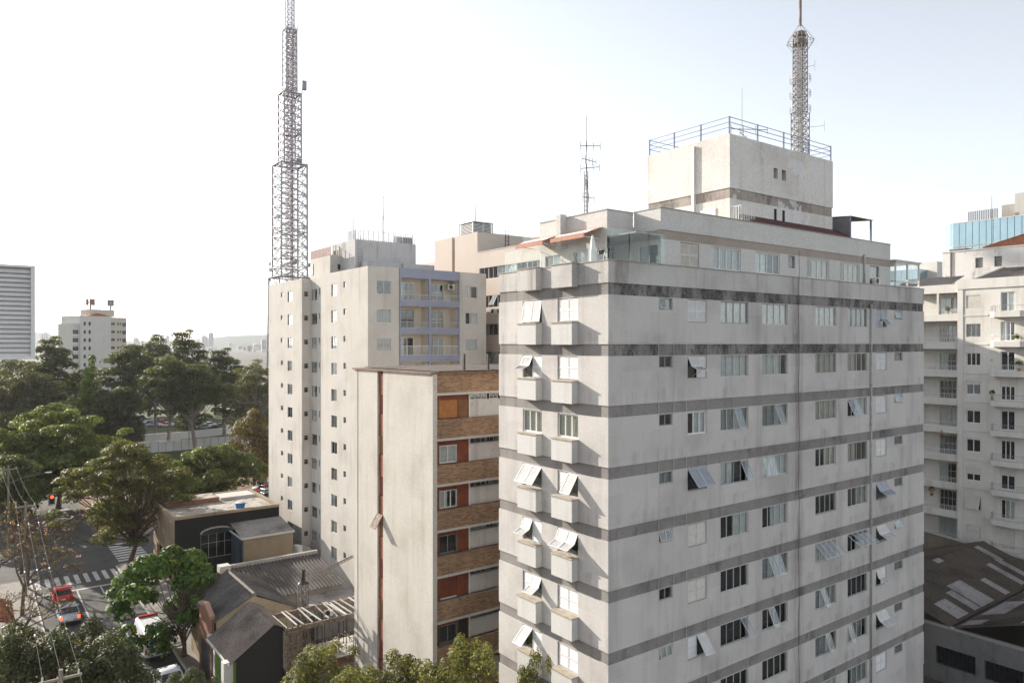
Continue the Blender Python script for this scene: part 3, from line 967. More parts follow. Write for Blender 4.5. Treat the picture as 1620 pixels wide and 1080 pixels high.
# rooftop block
PU0, PU1, PV0, PV1 = 35.4, 46.4, 26.5, 32.9
vo = [(on_v(1224, PV0), on_v(1230.5, PV0), 36.1, 36.75), (on_v(1237, PV0), on_v(1243.5, PV0), 36.1, 36.75)]
mb = facade(MB(), 'v', PV0, PU0, PU1, 35.0, 38.12, vo, 0.3)
facade(mb, 'u', PU0, PV0, PV1, 35.0, 38.12, [])
mb.poly((PU1, PV0, 35.0), (PU1, PV1, 35.0), (PU1, PV1, 38.12), (PU1, PV0, 38.12))
mb.poly((PU0, PV0, 38.1), (PU1, PV0, 38.1), (PU1, PV1, 38.1), (PU0, PV1, 38.1))
mb.poly((PU0, PV0, 35.0), (PU0, PV1, 35.0), (PU1, PV1, 35.0), (PU1, PV0, 35.0))
mb.poly((PU0, PV1, 35.0), (PU0, PV1, 38.12), (PU1, PV1, 38.12), (PU1, PV1, 35.0))
mb.build('rooftop_block_wall', M['a_top'], A)
for o in vo:
    w_ = MB().box(o[0], o[1], PV0 + 0.28, PV0 + 0.3, o[2], o[3])
    w_.build('vent_opening', M['dark'], A)
MB().box(PU0 + 0.05, PU1 - 0.05, PV0 + 0.05, PV1 - 0.05, 34.4, 34.999).build('rooftop_block_band', M['a_top_band'], A)
MB().box(PU0 + 0.02, PU1 - 0.02, PV0 + 0.02, PV1 - 0.02, 32.1, 34.4).build('rooftop_block_base', M['a_top'], A)
for px in (1227, 1240):
    u = on_v(px, PV0)
    MB().box(u - 0.13, u + 0.13, PV0 + 0.012, PV0 + 0.1, 33.55, 34.25).build('vent_opening', M['dark'], A)
MB().box(PU0 - 0.14, PU0 - 0.001, 29.0, 29.2, 33.0, 37.9).build('white_duct', M['white'], A)
MB().box(PU0 - 0.03, PU0 + 0.02, 27.5, 28.6, 32.15, 33.95).build('roof_door', M['white'], A)
r = link('railing', cached('prail', lambda: MB().mesh('railing', M['steel_blue'])), A) if False else None
mb = MB()
pts = [(PU0 + 0.1, PV1 - 0.1), (PU0 + 0.1, PV0 + 0.1), (PU1 - 0.1, PV0 + 0.1), (PU1 - 0.1, PV1 - 0.1), (PU0 + 0.1, PV1 - 0.1)]
for h in (0.42, 0.72, 1.02):
    for a, b in zip(pts[:-1], pts[1:]):
        mb.tube((*a, 38.1 + h), (*b, 38.1 + h), 0.022, n=4)
mb.build('roof_railing', M['steel_blue'], A)
for a, b in zip(pts[:-1], pts[1:]):
    n = 3 if a[0] == b[0] else 4
    for i in range(n):
        x, y = a[0] + (b[0] - a[0]) * i / n, a[1] + (b[1] - a[1]) * i / n
        MB().box(x - 0.035, x + 0.035, y - 0.035, y + 0.035, 38.1, 39.15).build('railing_post', M['steel_blue'], A)
# lean-to sheet roof and canopy in front of the block
mb = MB()
n = 60
for i in range(n):
    u0, u1 = 36.3 + 10.6 * i / n, 36.3 + 10.6 * (i + 1) / n
    um_ = (u0 + u1) / 2
    for a, b, da, db in ((u0, um_, 0, 0.03), (um_, u1, 0.03, 0)):
        mb.poly((a, 25.45, 32.95 + da), (b, 25.45, 32.95 + db), (b, 26.49, 33.55 + db), (a, 26.49, 33.55 + da))
mb.build('lean_to_roof', M['maroon'], A)
mb = MB()
for i in range(16):
    u0 = 47.2 + 3.0 * i / 16
    u1 = u0 + 3.0 / 16
    um_ = (u0 + u1) / 2
    for a, b, da, db in ((u0, um_, 0, 0.04), (um_, u1, 0.04, 0)):
        mb.poly((a, 25.7, 34.45 + da), (b, 25.7, 34.45 + db), (b, 28.2, 34.65 + db), (a, 28.2, 34.65 + da))
can = mb.build('canopy_roof', M['corrugated'], A)
for u, v in ((47.3, 25.8), (50.0, 25.8), (50.0, 28.0), (47.3, 28.0)):
    MB().box(u - 0.05, u + 0.05, v - 0.05, v + 0.05, 32.15, 34.45).build('canopy_post', M['steel_blue'], can)
mb = MB()
for i in range(14):
    v = 25.75 + i * 0.17
    mb.box(47.18, 47.22 + 0.03 * (i % 2), v, v + 0.17, 32.15, 34.45)
mb.build('sheet_screen', M['steel'], A)
link('railing', railing_mesh(1.3, 1.3, M['white'], 0.16, 0.014), A, (35.5 - base[0], 25.8 - base[1], 32.6), (0, 0, 0))
link('railing', railing_mesh(1.2, 1.3, M['white'], 0.16, 0.014), A, (35.5 - base[0], 27.0 - base[1], 32.6), (0, 0, -math.pi / 2))
# glazed veranda at the far end of the terrace
CU0, CU1, CV0, CV1 = 52.1, 55.55, 25.15, 28.4
mb = MB()
for u in (CU0, (CU0 + CU1) / 2, CU1):
    mb.box(u - 0.05, u + 0.05, CV0 - 0.05, CV0 + 0.05, 28.92, 31.7)
for v in (26.7, CV1):
    mb.box(CU0 - 0.05, CU0 + 0.05, v - 0.05, v + 0.05, 28.92, 31.7)
for z in (30.0, 30.35, 31.7):
    mb.box(CU0 - 0.05, CU1 + 0.05, CV0 - 0.06, CV0 + 0.05, z - 0.05, z + 0.05)
    mb.box(CU0 - 0.06, CU0 + 0.05, CV0, CV1, z - 0.05, z + 0.05)
ver = mb.build('veranda_frame', M['white'], A)
MB().box(CU0 - 0.15, CU1 + 0.15, CV0 - 0.15, CV1, 31.75, 31.85).build('veranda_roof', M['ac_white'], ver)
for k in range(4):
    u0 = CU0 + 0.06 + k * (CU1 - CU0 - 0.1) / 4
    MB().box(u0, u0 + 0.76, CV0 - 0.004, CV0 + 0.004, 30.4, 31.64).build('veranda_pane', M['glass'], ver)
for v0, v1 in ((25.25, 26.62), (26.78, 28.35)):
    MB().box(CU0 - 0.004, CU0 + 0.004, v0, v1, 30.4, 31.64).build('veranda_pane', M['glass'], ver)
# drain pipes
for px, r in ((1376.5, 0.055),):
    u = on_v(px, AV0)
    mb = MB().tube((u, AV0 - 0.09, 2.9), (u, AV0 - 0.09, 28.5), r, n=8)
    for k in range(10):
        mb.tube((u, AV0 - 0.09, 5.0 + 2.6 * k), (u, AV0 - 0.09, 5.16 + 2.6 * k), r * 1.4, n=8)
    mb.build('drainpipe', M['pipe'], A, True)
u = on_v(1366, TV)
MB().tube((u, TV - 0.08, 29.9), (u, TV - 0.08, 31.9), 0.06, n=8).tube((u, TV - 0.08, 31.86), (u, TV + 0.02, 31.9), 0.06, n=8).build('drainpipe', M['pipe'], A, True)
u = on_v(1263, AV0)
pts = [(u + 0.03 * math.sin(i * 1.3), AV0 - 0.03 - 0.02 * (i % 2), 31.5 - i * 1.0) for i in range(27)]
MB().path(pts, 0.012, 4).build('aerial_cable', M['wire'], A)


def aerial(label, base_p, height, arms, lat=False, r=0.03):
    """television aerial mast with cross arms"""
    t = thing('antenna_mast', label, 'antenna', base_p)
    mb = MB()
    if lat:
        for i in range(3):
            a = i * 2.094
            mb.tube((0.13 * math.cos(a), 0.13 * math.sin(a), 0), (0.13 * math.cos(a), 0.13 * math.sin(a), height * 0.55), 0.024, n=4)
            for k in range(int(height * 0.55 / 0.25)):
                a2 = a + 2.094
                mb.tube((0.13 * math.cos(a), 0.13 * math.sin(a), k * 0.25), (0.13 * math.cos(a2), 0.13 * math.sin(a2), k * 0.25 + 0.25), 0.014, n=4)
        mb.tube((0, 0, height * 0.5), (0, 0, height), r * 0.8, r * 0.5, 6)
    else:
        mb.tube((0, 0, 0), (0, 0, height), r, r * 0.5, 6)
    link('mast', mb.mesh('mast', M['wood_pole' if lat else 'black_metal']), t)
    for z, ln, ang, ne in arms:
        mb = MB()
        c, s = math.cos(ang), math.sin(ang)
        mb.tube((-0.3 * ln * c, -0.3 * ln * s, z), (0.7 * ln * c, 0.7 * ln * s, z + 0.03), 0.024, n=4)
        for k in range(ne):
            f = -0.3 + k / max(1, ne - 1)
            e = 0.28 - 0.02 * k
            mb.tube((f * ln * c, f * ln * s, z - e), (f * ln * c, f * ln * s, z + e), 0.016, n=4)
        link('aerial_arm', mb.mesh('aerial_arm', M['wood_pole']), t)
    return t


x, y = at(927.5, 43)
aerial('tall television aerial mast with cross arms above the short wing roof', (x, y, 32.15), 7.2, [(5.4, 1.2, -0.5, 4), (4.6, 1.4, 0.2, 5), (4.1, 1.1, -0.9, 4), (3.2, 1.2, 0.7, 4), (2.4, 1.0, 0.1, 3)], True)
x, y = at(1174, 46)
aerial('thin white aerial on the rooftop block behind the blue railing', (x, y, 38.1), 3.9, [(1.3, 2.4, -0.5, 4), (1.0, 1.8, 0.4, 3)], r=0.016)

# ------------------------------------------------------------------ brick-banded block behind it
CU, CW, CVn, CVf = 23.5, 38.0, 40.2, 51.5
C = thing('brick_apartment_building', 'narrow cream block with brick bands and rust red window panels', 'building', (30.7, 45.8, 0))
su0, su1 = on_u(606, CU), on_u(597, CU)
MB().box(CU, CU + 0.45, su1, CVf, 0, 24.05).build('blank_wall', M['c_wall'], C)
MB().box(CU, CU + 0.45, CVn, su0, 0, 24.05).build('blank_wall', M['c_wall'], C)
MB().box(CU - 0.02, CU + 0.3, CVn - 0.32, CVn - 0.001, 0, 24.05).build('corner_pilaster', M['concrete_pale'], C)
MB().box(CU + 0.45, CW, CVn + 1.1, CVf - 0.01, 0, 23.9).build('core_wall', M['c_white'], C)
mb = MB().box(CU + 0.25, CU + 0.449, su0 + 0.001, su1 - 0.001, 0, 24.0)
mb.build('slit_back', M['dark'], C)
for k in range(9):
    z = 23.9 - 2.9 * k
    pn = MB().box(CU + 0.12, CU + 0.249, su0 + 0.002, su1 - 0.002, z - 1.55, z).build('slit_panel', M['slit'], C)
    MB().box(CU + 0.16, CU + 0.24, su0 + 0.002, su1 - 0.002, z - 2.85, z - 1.6).build('slit_shutter', M['brown_shutter' if k % 2 else 'red_panel'], C)
for k in range(9):
    z = 23.9 - 2.9 * k - 1.35
    MB().box(CU - 0.004, CU + 0.01, su1 + 0.01, CVf - 0.01, z - 0.012, z + 0.012).build('plaster_joint', M['concrete_pale'], C)
    MB().box(CU - 0.004, CU + 0.01, CVn + 0.01, su0 - 0.01, z - 0.012, z + 0.012).build('plaster_joint', M['concrete_pale'], C)
cbl = [(CU - 0.03, CVf - 0.6 + 0.02 * math.sin(i * 2.1), 24.0 - i * 0.9) for i in range(26)]
MB().path(cbl, 0.014, 4).build('lightning_cable', M['wire'], C)
# one flap of the slit swung open
fl = link('open_flap', ring(MB(), 0, su1 - su0, -1.1, 0, -0.02, 0.02, 0.08).box(0.08, su1 - su0 - 0.08, -0.01, 0.01, -1.02, -0.08).mesh('open_flap', M['timber']), C,
          (CU - 30.7 - 0.02, su1 - 45.8, 13.95), (-math.radians(32), 0, -math.pi / 2))
b0, b1, b2 = on_v(681, CVn), on_v(745, CVn), CW
for k in range(9):
    zt = 24.05 - 2.9 * k
    z1 = zt - 1.2                          # lower edge of the brick band
    bd = MB().box(CU + 0.3, b2, CVn - 0.1, CVn + 0.15, z1, zt).build('brick_band', M['brick'], C)
    MB().box(CU + 0.3, b2, CVn - 0.13, CVn + 0.7, z1 - 0.16, z1 - 0.001).build('slab_edge', M['concrete_pale'], bd)
    zw1, zw0 = z1 - 0.16, zt - 2.9
    if zw0 < 0.2:
        break
    # rust red bay: side panels, head panel and the window between
    w0, w1 = b0 + 0.75 + 0.05, b0 + 0.75 + 1.45
    yb = CVn + 0.3
    MB().box(CU + 0.3, w0, yb, yb + 0.1, zw0, zw1).build('bay_panel', M['red_panel' if k not in (5,) else 'dark_wall'], C)
    MB().box(w1, b1, yb, yb + 0.1, zw0, zw1).build('bay_panel', M['red_panel' if k not in (5,) else 'dark_wall'], C)
    MB().box(w0, w1, yb + 0.01, yb + 0.11, zw1 - 0.35, zw1).build('head_panel', M['red_panel'], C)
    for x in (w0 - 0.02, w1 + 0.02, b1 - 0.03):
        MB().box(x - 0.03, x + 0.03, yb - 0.03, yb + 0.02, zw0, zw1).build('bay_mullion', M['brown_shutter'], C)
    if k == 0:
        mb = MB()
        for i in range(14):
            z = zw0 + 0.05 + i * (zw1 - 0.4 - zw0) / 14
            mb.box(w0, w1, yb, yb + 0.04, z, z + 0.075)
        mb.build('roller_shutter', M['roller'], C)
        for a, c in ((CU + 0.35, w0 - 0.08), (w1 + 0.08, b1 - 0.08)):
            mb = MB()
            for i in range(16):
                z = zw0 + 0.05 + i * (zw1 - 0.4 - zw0) / 16
                mb.box(a, c, yb - 0.03, yb - 0.002, z, z + 0.06)
            mb.build('louvered_shutter', M['brown_shutter'], C)
    elif k in (1, 2):
        window(C, 'v', yb, w0, w1, zw0 + 0.03, zw1 - 0.35, 2 if k == 1 else 3, 'L' if k == 1 else 'H', {}, 'white', sashes=True, back='room')
    elif k == 4:
        mb = MB()
        for i in range(14):
            z = zw0 + 0.12 + i * (zw1 - 0.5 - zw0) / 14
            mb.box(w0, w1, yb, yb + 0.04, z, z + 0.07)
        mb.build('roller_shutter', M['red_panel'], C)
        MB().box(w0 + 0.1, w1 - 0.1, yb - 0.04, yb - 0.001, zw0 + 0.02, zw0 + 0.1).build('window_sill', M['white'], C)
    else:
        window(C, 'v', yb, w0, w1, zw0 + 0.03, zw1 - 0.35, 2, None, {}, 'grey_frame')
    # white bay with a strip window under the slab
    MB().box(b1, b2, yb + 0.05, yb + 0.25, zw0, zw1 - 0.42).build('white_bay_wall', M['c_white'], C)
    MB().box(b1, b1 + 0.08, yb - 0.1, yb + 0.049, zw0, zw1).build('bay_fin', M['white'], C)
    x = b1 + 0.12
    for j in range(4):
        st = (1.45, 0.7)[j % 2]
        window(C, 'v', yb + 0.05, x, x + st, zw1 - 0.42, zw1 - 0.02, 3 if st > 1 else 2, 'G' if (j + k) % 3 == 0 else None, {}, 'white' if k == 0 else 'grey_frame')
        x += st + 0.2
mb = MB().box(CU - 0.12, CW, CVn - 0.3, CVf + 0.12, 24.051, 24.16)
mb.build('roof_slab', M['plywood'], C)
mb = MB()
for i in range(70):
    u0 = CU + 0.6 + i * 0.2
    zf, zk = 24.2, 24.22
    mb.poly((u0, CVn, zf), (u0 + 0.1, CVn, zf + 0.05), (u0 + 0.1, CVf - 0.3, zk + 0.05), (u0, CVf - 0.3, zk))
    mb.poly((u0 + 0.1, CVn, zf + 0.05), (u0 + 0.2, CVn, zf), (u0 + 0.2, CVf - 0.3, zk), (u0 + 0.1, CVf - 0.3, zk + 0.05))
mb.build('corrugated_roof', M['corrugated'], C)
for px in (734, 772):
    u = on_v(px, CVn + 0.5)
    MB().box(u - 0.07, u + 0.07, CVn + 0.43, CVn + 0.57, 24.1, 25.3).build('roof_post', M['black_metal'], C)

# ------------------------------------------------------------------ cream tower with lavender loggias
BU, BVn, BVf, BW, BZ = 31.2, 65.3, 94.3, 45.1, 33.5
BR = (77.0, 82.7, 32.2)
FB = 2.8
B = thing('loggia_apartment_building', 'tall cream apartment tower with lavender blue loggia bay', 'building', (38, 80, 0))
rows = list(range(11))
zc = [31.62 - 2.78 * k for k in rows]
wr = (on_u(533, BU), on_u(524, BU))
wrs = (on_u(547.3, BU), on_u(543.2, BU))
wl = (on_u(462.5, BU), on_u(455, BU))
wls = (on_u(448, BU), on_u(444.3, BU))
opsR, opsL = [], []
for z in zc:
    opsR += [(*wr, z - 0.62, z + 0.66), (*wrs, z + 0.1, z + 0.72)]
    opsL += [(*wl, z - 0.62, z + 0.62), (*wls, z + 0.05, z + 0.62)]
mb = facade(MB(), 'u', BU, BVn, BR[0], 0, BZ, opsR, 0.2)
mb.poly((BU, BR[0], 0), (BR[2], BR[0], 0), (BR[2], BR[0], BZ), (BU, BR[0], BZ))
mb.build('wing_wall', M['b_wall'], B)
mb = facade(MB(), 'u', BU, BR[1], BVf, 0, BZ, opsL, 0.2)
mb.poly((BU, BVf, 0), (BU, BVf, BZ), (BW, BVf, BZ), (BW, BVf, 0))
mb.build('wing_wall', M['b_wall'], B)
sx = (BU + 0.28, BU + 0.78)
mb = facade(MB(), 'v', BR[1], BU, BR[2], 0, BZ, [(*sx, z - 0.2, z + 0.4) for z in zc], 0.15)
mb.build('recess_side_wall', M['b_wall'], B)
rw, rs = (80.6, 82.3), (79.75, 80.1)
facade(MB(), 'u', BR[2], BR[0], BR[1], 0, BZ, [(*rw, z - 0.65, z + 0.6) for z in zc] + [(*rs, z - 0.1, z + 0.6) for z in zc], 0.15).build('recess_wall', M['b_wall'], B)
states = ['H', 'L', None, 'B', 'H', None, 'L', 'G']
for k, z in enumerate(zc):
    window(B, 'u', BU, *wr, z - 0.62, z + 0.66, 2, states[(k * 3) % 8], {}, 'grey_frame' if k % 3 else 'alu', back='room')
    window(B, 'u', BU, *wrs, z + 0.1, z + 0.72, 1, None, {}, 'grey_frame', mid=True)
    window(B, 'u', BU, *wl, z - 0.62, z + 0.62, 2, states[(k * 5 + 1) % 8], {}, 'grey_frame', back='room')
    window(B, 'u', BU, *wls, z + 0.05, z + 0.62, 1, None, {}, 'grey_frame', mid=True)
    window(B, 'v', BR[1], *sx, z - 0.2, z + 0.4, 1, None, {}, 'grey_frame', mid=True)
    window(B, 'u', BR[2], *rw, z - 0.65, z + 0.6, 2, states[(k + 4) % 8], {}, 'grey_frame')
    window(B, 'u', BR[2], *rs, z - 0.1, z + 0.6, 1, None, {}, 'grey_frame')
# front with the loggia bay
g0, g1 = on_v(631.5, BVn), on_v(726.5, BVn)
l = [(on_v(634, BVn), on_v(678, BVn)), (on_v(682, BVn), on_v(725, BVn))]
fa, fb = (on_v(596, BVn), on_v(618.5, BVn)), (on_v(736.6, BVn), on_v(755, BVn))
fz = [31.45 - FB * k for k in range(6)]
facade(MB(), 'v', BVn, BU, g0, 0, BZ, [(*fa, z - 0.62, z + 0.68) for z in fz], 0.2).build('front_wall', M['b_wall'], B)
mb = facade(MB(), 'v', BVn, g1, BW, 0, BZ, [(*fb, z - 0.62, z + 0.6) for z in fz], 0.2)
mb.poly((BW, BVn, 0), (BW, BVf, 0), (BW, BVf, BZ), (BW, BVn, BZ))
mb.build('front_wall', M['b_wall'], B)
lz = [(30.35 - FB * k, 32.55 - FB * k) for k in range(6)]
facade(MB(), 'v', BVn - 0.1, g0, g1, 0, BZ, [(a, b, z0 + 0.0, z1) for (a, b) in l for z0, z1 in lz], 0.25).build('loggia_frame', M['b_blue'], B)
MB().box(g0, g0 + 0.02, BVn - 0.1, BVn, 0, BZ).box(g1 - 0.02, g1, BVn - 0.1, BVn, 0, BZ).build('loggia_frame_edge', M['b_blue'], B)
for k, z in enumerate(fz):
    shutter_or = k % 3
    window(B, 'v', BVn, *fa, z - 0.62, z + 0.68, 2, (None, 'L', 'G')[shutter_or], {}, 'alu', back='room')
    window(B, 'v', BVn, *fb, z - 0.62, z + 0.6, 2, ('H', 'H', 'L')[shutter_or], {}, 'alu', back='room')
    for j, (a, b) in enumerate(l):
        z0, z1 = lz[k]
        fl_, ce = z0 - 0.55, z1 + 0.05
        yb = BVn + 1.5
        # open-fronted room: floor, ceiling and two cheeks
        MB().box(a - 0.05, b + 0.05, BVn + 0.15, yb + 0.1, fl_ - 0.1, fl_).box(a - 0.05, b + 0.05, BVn + 0.15, yb + 0.1, ce, ce + 0.1).box(a - 0.1, a - 0.001, BVn + 0.15, yb + 0.1, fl_, ce).box(b + 0.001, b + 0.1, BVn + 0.15, yb + 0.1, fl_, ce).build('loggia_room', M['b_loggia'], B)
        d0, d1 = a + 0.05, a + 0.05 + (b - a) * 0.72
        facade(MB(), 'v', yb, a, b, fl_, ce, [(d0, d1, fl_ + 0.02, z1 - 0.3)], 0.1).build('loggia_back_wall', M['b_loggia'], B)
        window(B, 'v', yb, d0, d1, fl_ + 0.02, z1 - 0.3, (4, 3, 3, 4)[(k + j) % 4], ('H', None, None, None, 'H', 'G')[(k * 2 + j) % 6], {}, 'white' if (k, j) != (1, 0) else 'grey_frame', mid=True, sashes=True, back='dark')
        w_ = wloc(B)
        link('railing', railing_mesh(b - a, 0.62 if k != 2 else 1.0, M['white' if k == 2 else 'alu'], 0.15), B, (a - w_[0], BVn - 0.02 - w_[1], z0 - w_[2]))
ac_unit(B, (l[1][1] - 0.35, BVn + 0.9, lz[0][1] - 0.9), 0)
MB().box(BU + 2.2, BW - 0.1, BVn + 2.2, BVf - 0.4, 0, BZ - 0.35).build('interior_core', M['dark'], B)
MB().box(BU + 0.01, BW - 0.01, BVn + 0.01, BR[0] - 0.01, BZ - 0.34, BZ - 0.12).box(BR[2] + 0.01, BW - 0.01, BR[0] - 0.01, BR[1] + 0.01, BZ - 0.34, BZ - 0.12).box(BU + 0.01, BW - 0.01, BR[1] + 0.01, BVf - 0.01, BZ - 0.34, BZ - 0.12).build('roof_slab', M['concrete'], B)
# rooftop volumes
t1 = MB().box(34.3, 41.9, 75.0, 81.3, BZ - 0.1, 37.45).build('water_tank_block', M['b_tank'], B)
MB().box(34.9, 43.3, 73.2, 75.0, BZ - 0.1, 34.95).build('tank_skirt', M['b_tank'], B)
t2 = MB().box(33.1, 35.2, 79.0, 85.0, BZ - 0.1, 36.0).build('stair_block', M['b_wall'], B)
MB().box(34.0, 34.6, 78.95, 79.0, 34.4, 35.0).build('stair_window', M['glass_dark'], B)
MB().box(33.05, 33.1, 84.0, 84.6, 34.1, 35.4).build('stair_window', M['glass_dark'], B)
for v in (79.2, 80.3):
    MB().box(34.25, 34.3, v, v + 0.5, 36.1, 37.1).build('tank_window', M['glass_dark'], B)
w_ = wloc(B)
link('railing', railing_mesh(7.4, 1.1, M['tower_steel'], 0.3, 0.045), B, (34.4 - w_[0], 75.1 - w_[1], 37.45))
link('railing', railing_mesh(2.0, 1.1, M['tower_steel'], 0.3, 0.045), B, (34.4 - w_[0], 77.1 - w_[1], 37.45), (0, 0, -math.pi / 2))
mb = MB()
for i in range(10):
    mb.box(34.35, 34.40 + 0.05 * (i % 2), 77.4 + i * 0.35, 77.74 + i * 0.35, 37.45, 38.9 if i < 7 else 38.2)
mb.build('roof_screen', M['steel'], B)
mb = MB()
for i in range(7):
    mb.box(39.4 + i * 0.35, 39.72 + i * 0.35, 75.6, 75.66 + 0.06 * (i % 2), 37.45, 38.3)
mb.build('roof_screen', M['steel'], B)
link('railing', railing_mesh(6.0, 1.0, M['terracotta'], 0.3, 0.035), B, (33.2 - w_[0], 85.0 - w_[1], 36.0), (0, 0, -math.pi / 2))
link('railing', railing_mesh(2.0, 1.0, M['alu'], 0.3, 0.03), B, (33.2 - w_[0], 79.1 - w_[1], 36.0))
mb = MB()
for i in range(14):
    mb.tube((34.5, 74.9, 33.6 + i * 0.28), (34.95, 74.9, 33.6 + i * 0.28), 0.02, n=4)
mb.build('wall_ladder', M['black_metal'], B)
mb = MB().tube((42.2, 75.3, 34.9), (42.2, 75.3, 38.4), 0.03, n=4).tube((42.6, 75.3, 34.9), (42.6, 75.3, 38.4), 0.03, n=4)
for i in range(9):
    mb.tube((42.2, 75.3, 35.2 + i * 0.4), (42.6, 75.3, 35.2 + i * 0.4), 0.025, n=4)
mb.build('caged_ladder', M['alu'], B)
x, y = at(558.5, 82)
aerial('thin straight aerial at the corner of the water tank railing', (x, y, 37.45), 4.9, [], r=0.07)
x, y = at(606.5, 84)
aerial('slim lattice aerial rising behind the water tank railing', (x, y, 37.45), 5.6, [(5.2, 1.6, 0.3, 3)], True, 0.06)
# low service annexe between the wings
MB().box(28.2, BU - 0.01, 78.2, 82.4, 0, 2.9).build('service_annexe', M['concrete'], B)
for v, h in ((79.0, 0.8), (80.2, 0.6)):
    MB().tube((29.6, v, 2.9), (29.6, v, 2.9 + h), 0.28, n=10).build('annexe_tank', M['ac_white'], B)

# ------------------------------------------------------------------ beige block with a louvered roof tower
EU = 48.0
E = thing('beige_office_building', 'pinkish beige block with louvered roof tower behind the loggia tower', 'building', (55, 70, 0))
ez = [(33.4, 34.7), (30.1, 31.45), (26.95, 28.2), (23.8, 25.05), (20.6, 21.9)]
facade(MB(), 'u', EU, 56, 71.3, 0, 36.55, [(56.5, 70.9, a, b) for a, b in ez], 0.2).build('terrace_wing_wall', M['e_wall'], E)
MB().box(EU + 0.9, 62, 55, 71.2, 0, 36.1).build('interior_core', M['dark'], E)
MB().box(EU + 0.002, 61.5, 55.5, 55.999, 0, 36.55).build('side_wall', M['e_wall'], E)
for a, b in ez:
    x = 56.5
    while x < 70.8:
        window(E, 'u', EU, x, x + 1.75, a, b, 2, rnd.choice(['G', None, 'L', None]), {1: 30} if rnd.random() < 0.3 else {}, 'grey_frame', glass_m='glass')
        x += 1.8
ac_unit(E, (EU - 0.25, 67.6, 29.3), -math.pi / 2)
ac_unit(E, (EU - 0.25, 66.4, 29.3), -math.pi / 2)
mb = MB().box(EU + 0.003, 58, 71.3, 76.25, 36.0, 39.06).box(EU, 58, 71.3, 76.25, 0, 36.0)
mb.build('roof_block', M['e_wall'], E)
MB().box(EU, 58, 76.9, 81.1, 0, 39.06).build('roof_block', M['e_wall'], E)
MB().box(EU + 0.6, 58, 76.25, 76.9, 0, 38.9).build('joint_strip', M['dark_wall'], E)
MB().box(EU + 0.2, 58, 81.1, 86, 0, 36.4).build('low_wing', M['e_wall'], E)
MB().box(EU - 0.04, EU + 0.25, 56, 71.3, 36.55, 36.65).build('parapet_coping', M['e_wall'], E)
lt = MB().box(49.3, 51.9, 74.1, 76.9, 39.0, 40.6).build('louver_tower', M['dark_wall'], E)
mb = MB()
for i in range(9):
    z = 39.12 + i * 0.165
    mb.poly((49.2, 73.95, z + 0.1), (52.0, 73.95, z + 0.1), (52.0, 73.87, z), (49.2, 73.87, z))
    mb.poly((49.15, 74.0, z + 0.1), (49.15, 77, z + 0.1), (49.07, 77, z), (49.07, 74.0, z))
mb.build('louver_slats', M['white'], lt)
for u, v in ((49.13, 73.93), (50.6, 73.93), (52.0, 73.93), (49.13, 77.0)):
    MB().box(u - 0.06, u + 0.06, v - 0.06, v + 0.06, 39.0, 40.68).build('louver_post', M['alu'], lt)
MB().box(49.0, 52.1, 73.8, 77.1, 40.68, 40.78).build('tower_cap', M['alu'], lt)
for v0, v1 in ((62.0, 63.0), (60.9, 61.9), (59.8, 60.8)):
    MB().box(EU + 0.3, EU + 0.33, v0, v1, 36.0, 38.2).build('glass_screen', M['glass_green'], E)
mb = MB()
for x in (52.0, 52.5):
    mb.tube((x, 71.2, 36.5), (x, 71.2, 39.6), 0.03, n=4)
for i in range(8):
    mb.tube((52.0, 71.2, 36.7 + i * 0.4), (52.5, 71.2, 36.7 + i * 0.4), 0.025, n=4)
mb.build('roof_ladder', M['black_metal'], E)
x, y = at(752, 92)
aerial('needle aerial on top of the louvered roof tower', (x, y, 40.7), 2.9, [], r=0.06)

# ------------------------------------------------------------------ ivory balcony building
DU = 84.4
D = thing('balcony_apartment_building', 'ivory apartment building with curved balconies and shaded loggias', 'building', (92, 30, 0))
DZ = 32.7
dv1 = 34.2
dwin = (on_u(1551.5, DU), on_u(1528.5, DU))
ddoor = (on_u(1606, DU), on_u(1583, DU))
drow = [30.35 - 3.0 * k for k in range(10)]
more = [(b[0] - 8.2, b[1] - 8.2) for b in (dwin, ddoor)]
ops = []
for z in drow:
    ops += [(*dwin, z - 0.68, z + 0.68), (*ddoor, z - 1.1, z + 0.85), (*more[0], z - 0.68, z + 0.68), (*more[1], z - 1.1, z + 0.85)]
facade(MB(), 'u', DU, 14, dv1, 0, 31.7, ops, 0.2).build('facade_wall', M['d_wall'], D)
MB().box(DU - 0.12, DU + 0.25, 14, dv1 + 0.06, 31.7, DZ).build('cornice', M['d_wall'], D)
MB().box(DU - 0.06, DU + 0.25, dv1 - 0.5, dv1 + 0.04, 0, 31.699).build('corner_pilaster', M['d_wall'], D)
DH = {0: 'shut', 1: 'dark', 2: 'dark3', 3: 'blind', 4: 'dark', 5: 'dark', 6: 'half', 7: 'flap', 8: 'shut', 9: 'dark'}
DD = {0: 'H', 1: 'H', 2: None, 3: None, 4: None, 5: None, 6: None, 7: 'H', 8: 'L', 9: None}
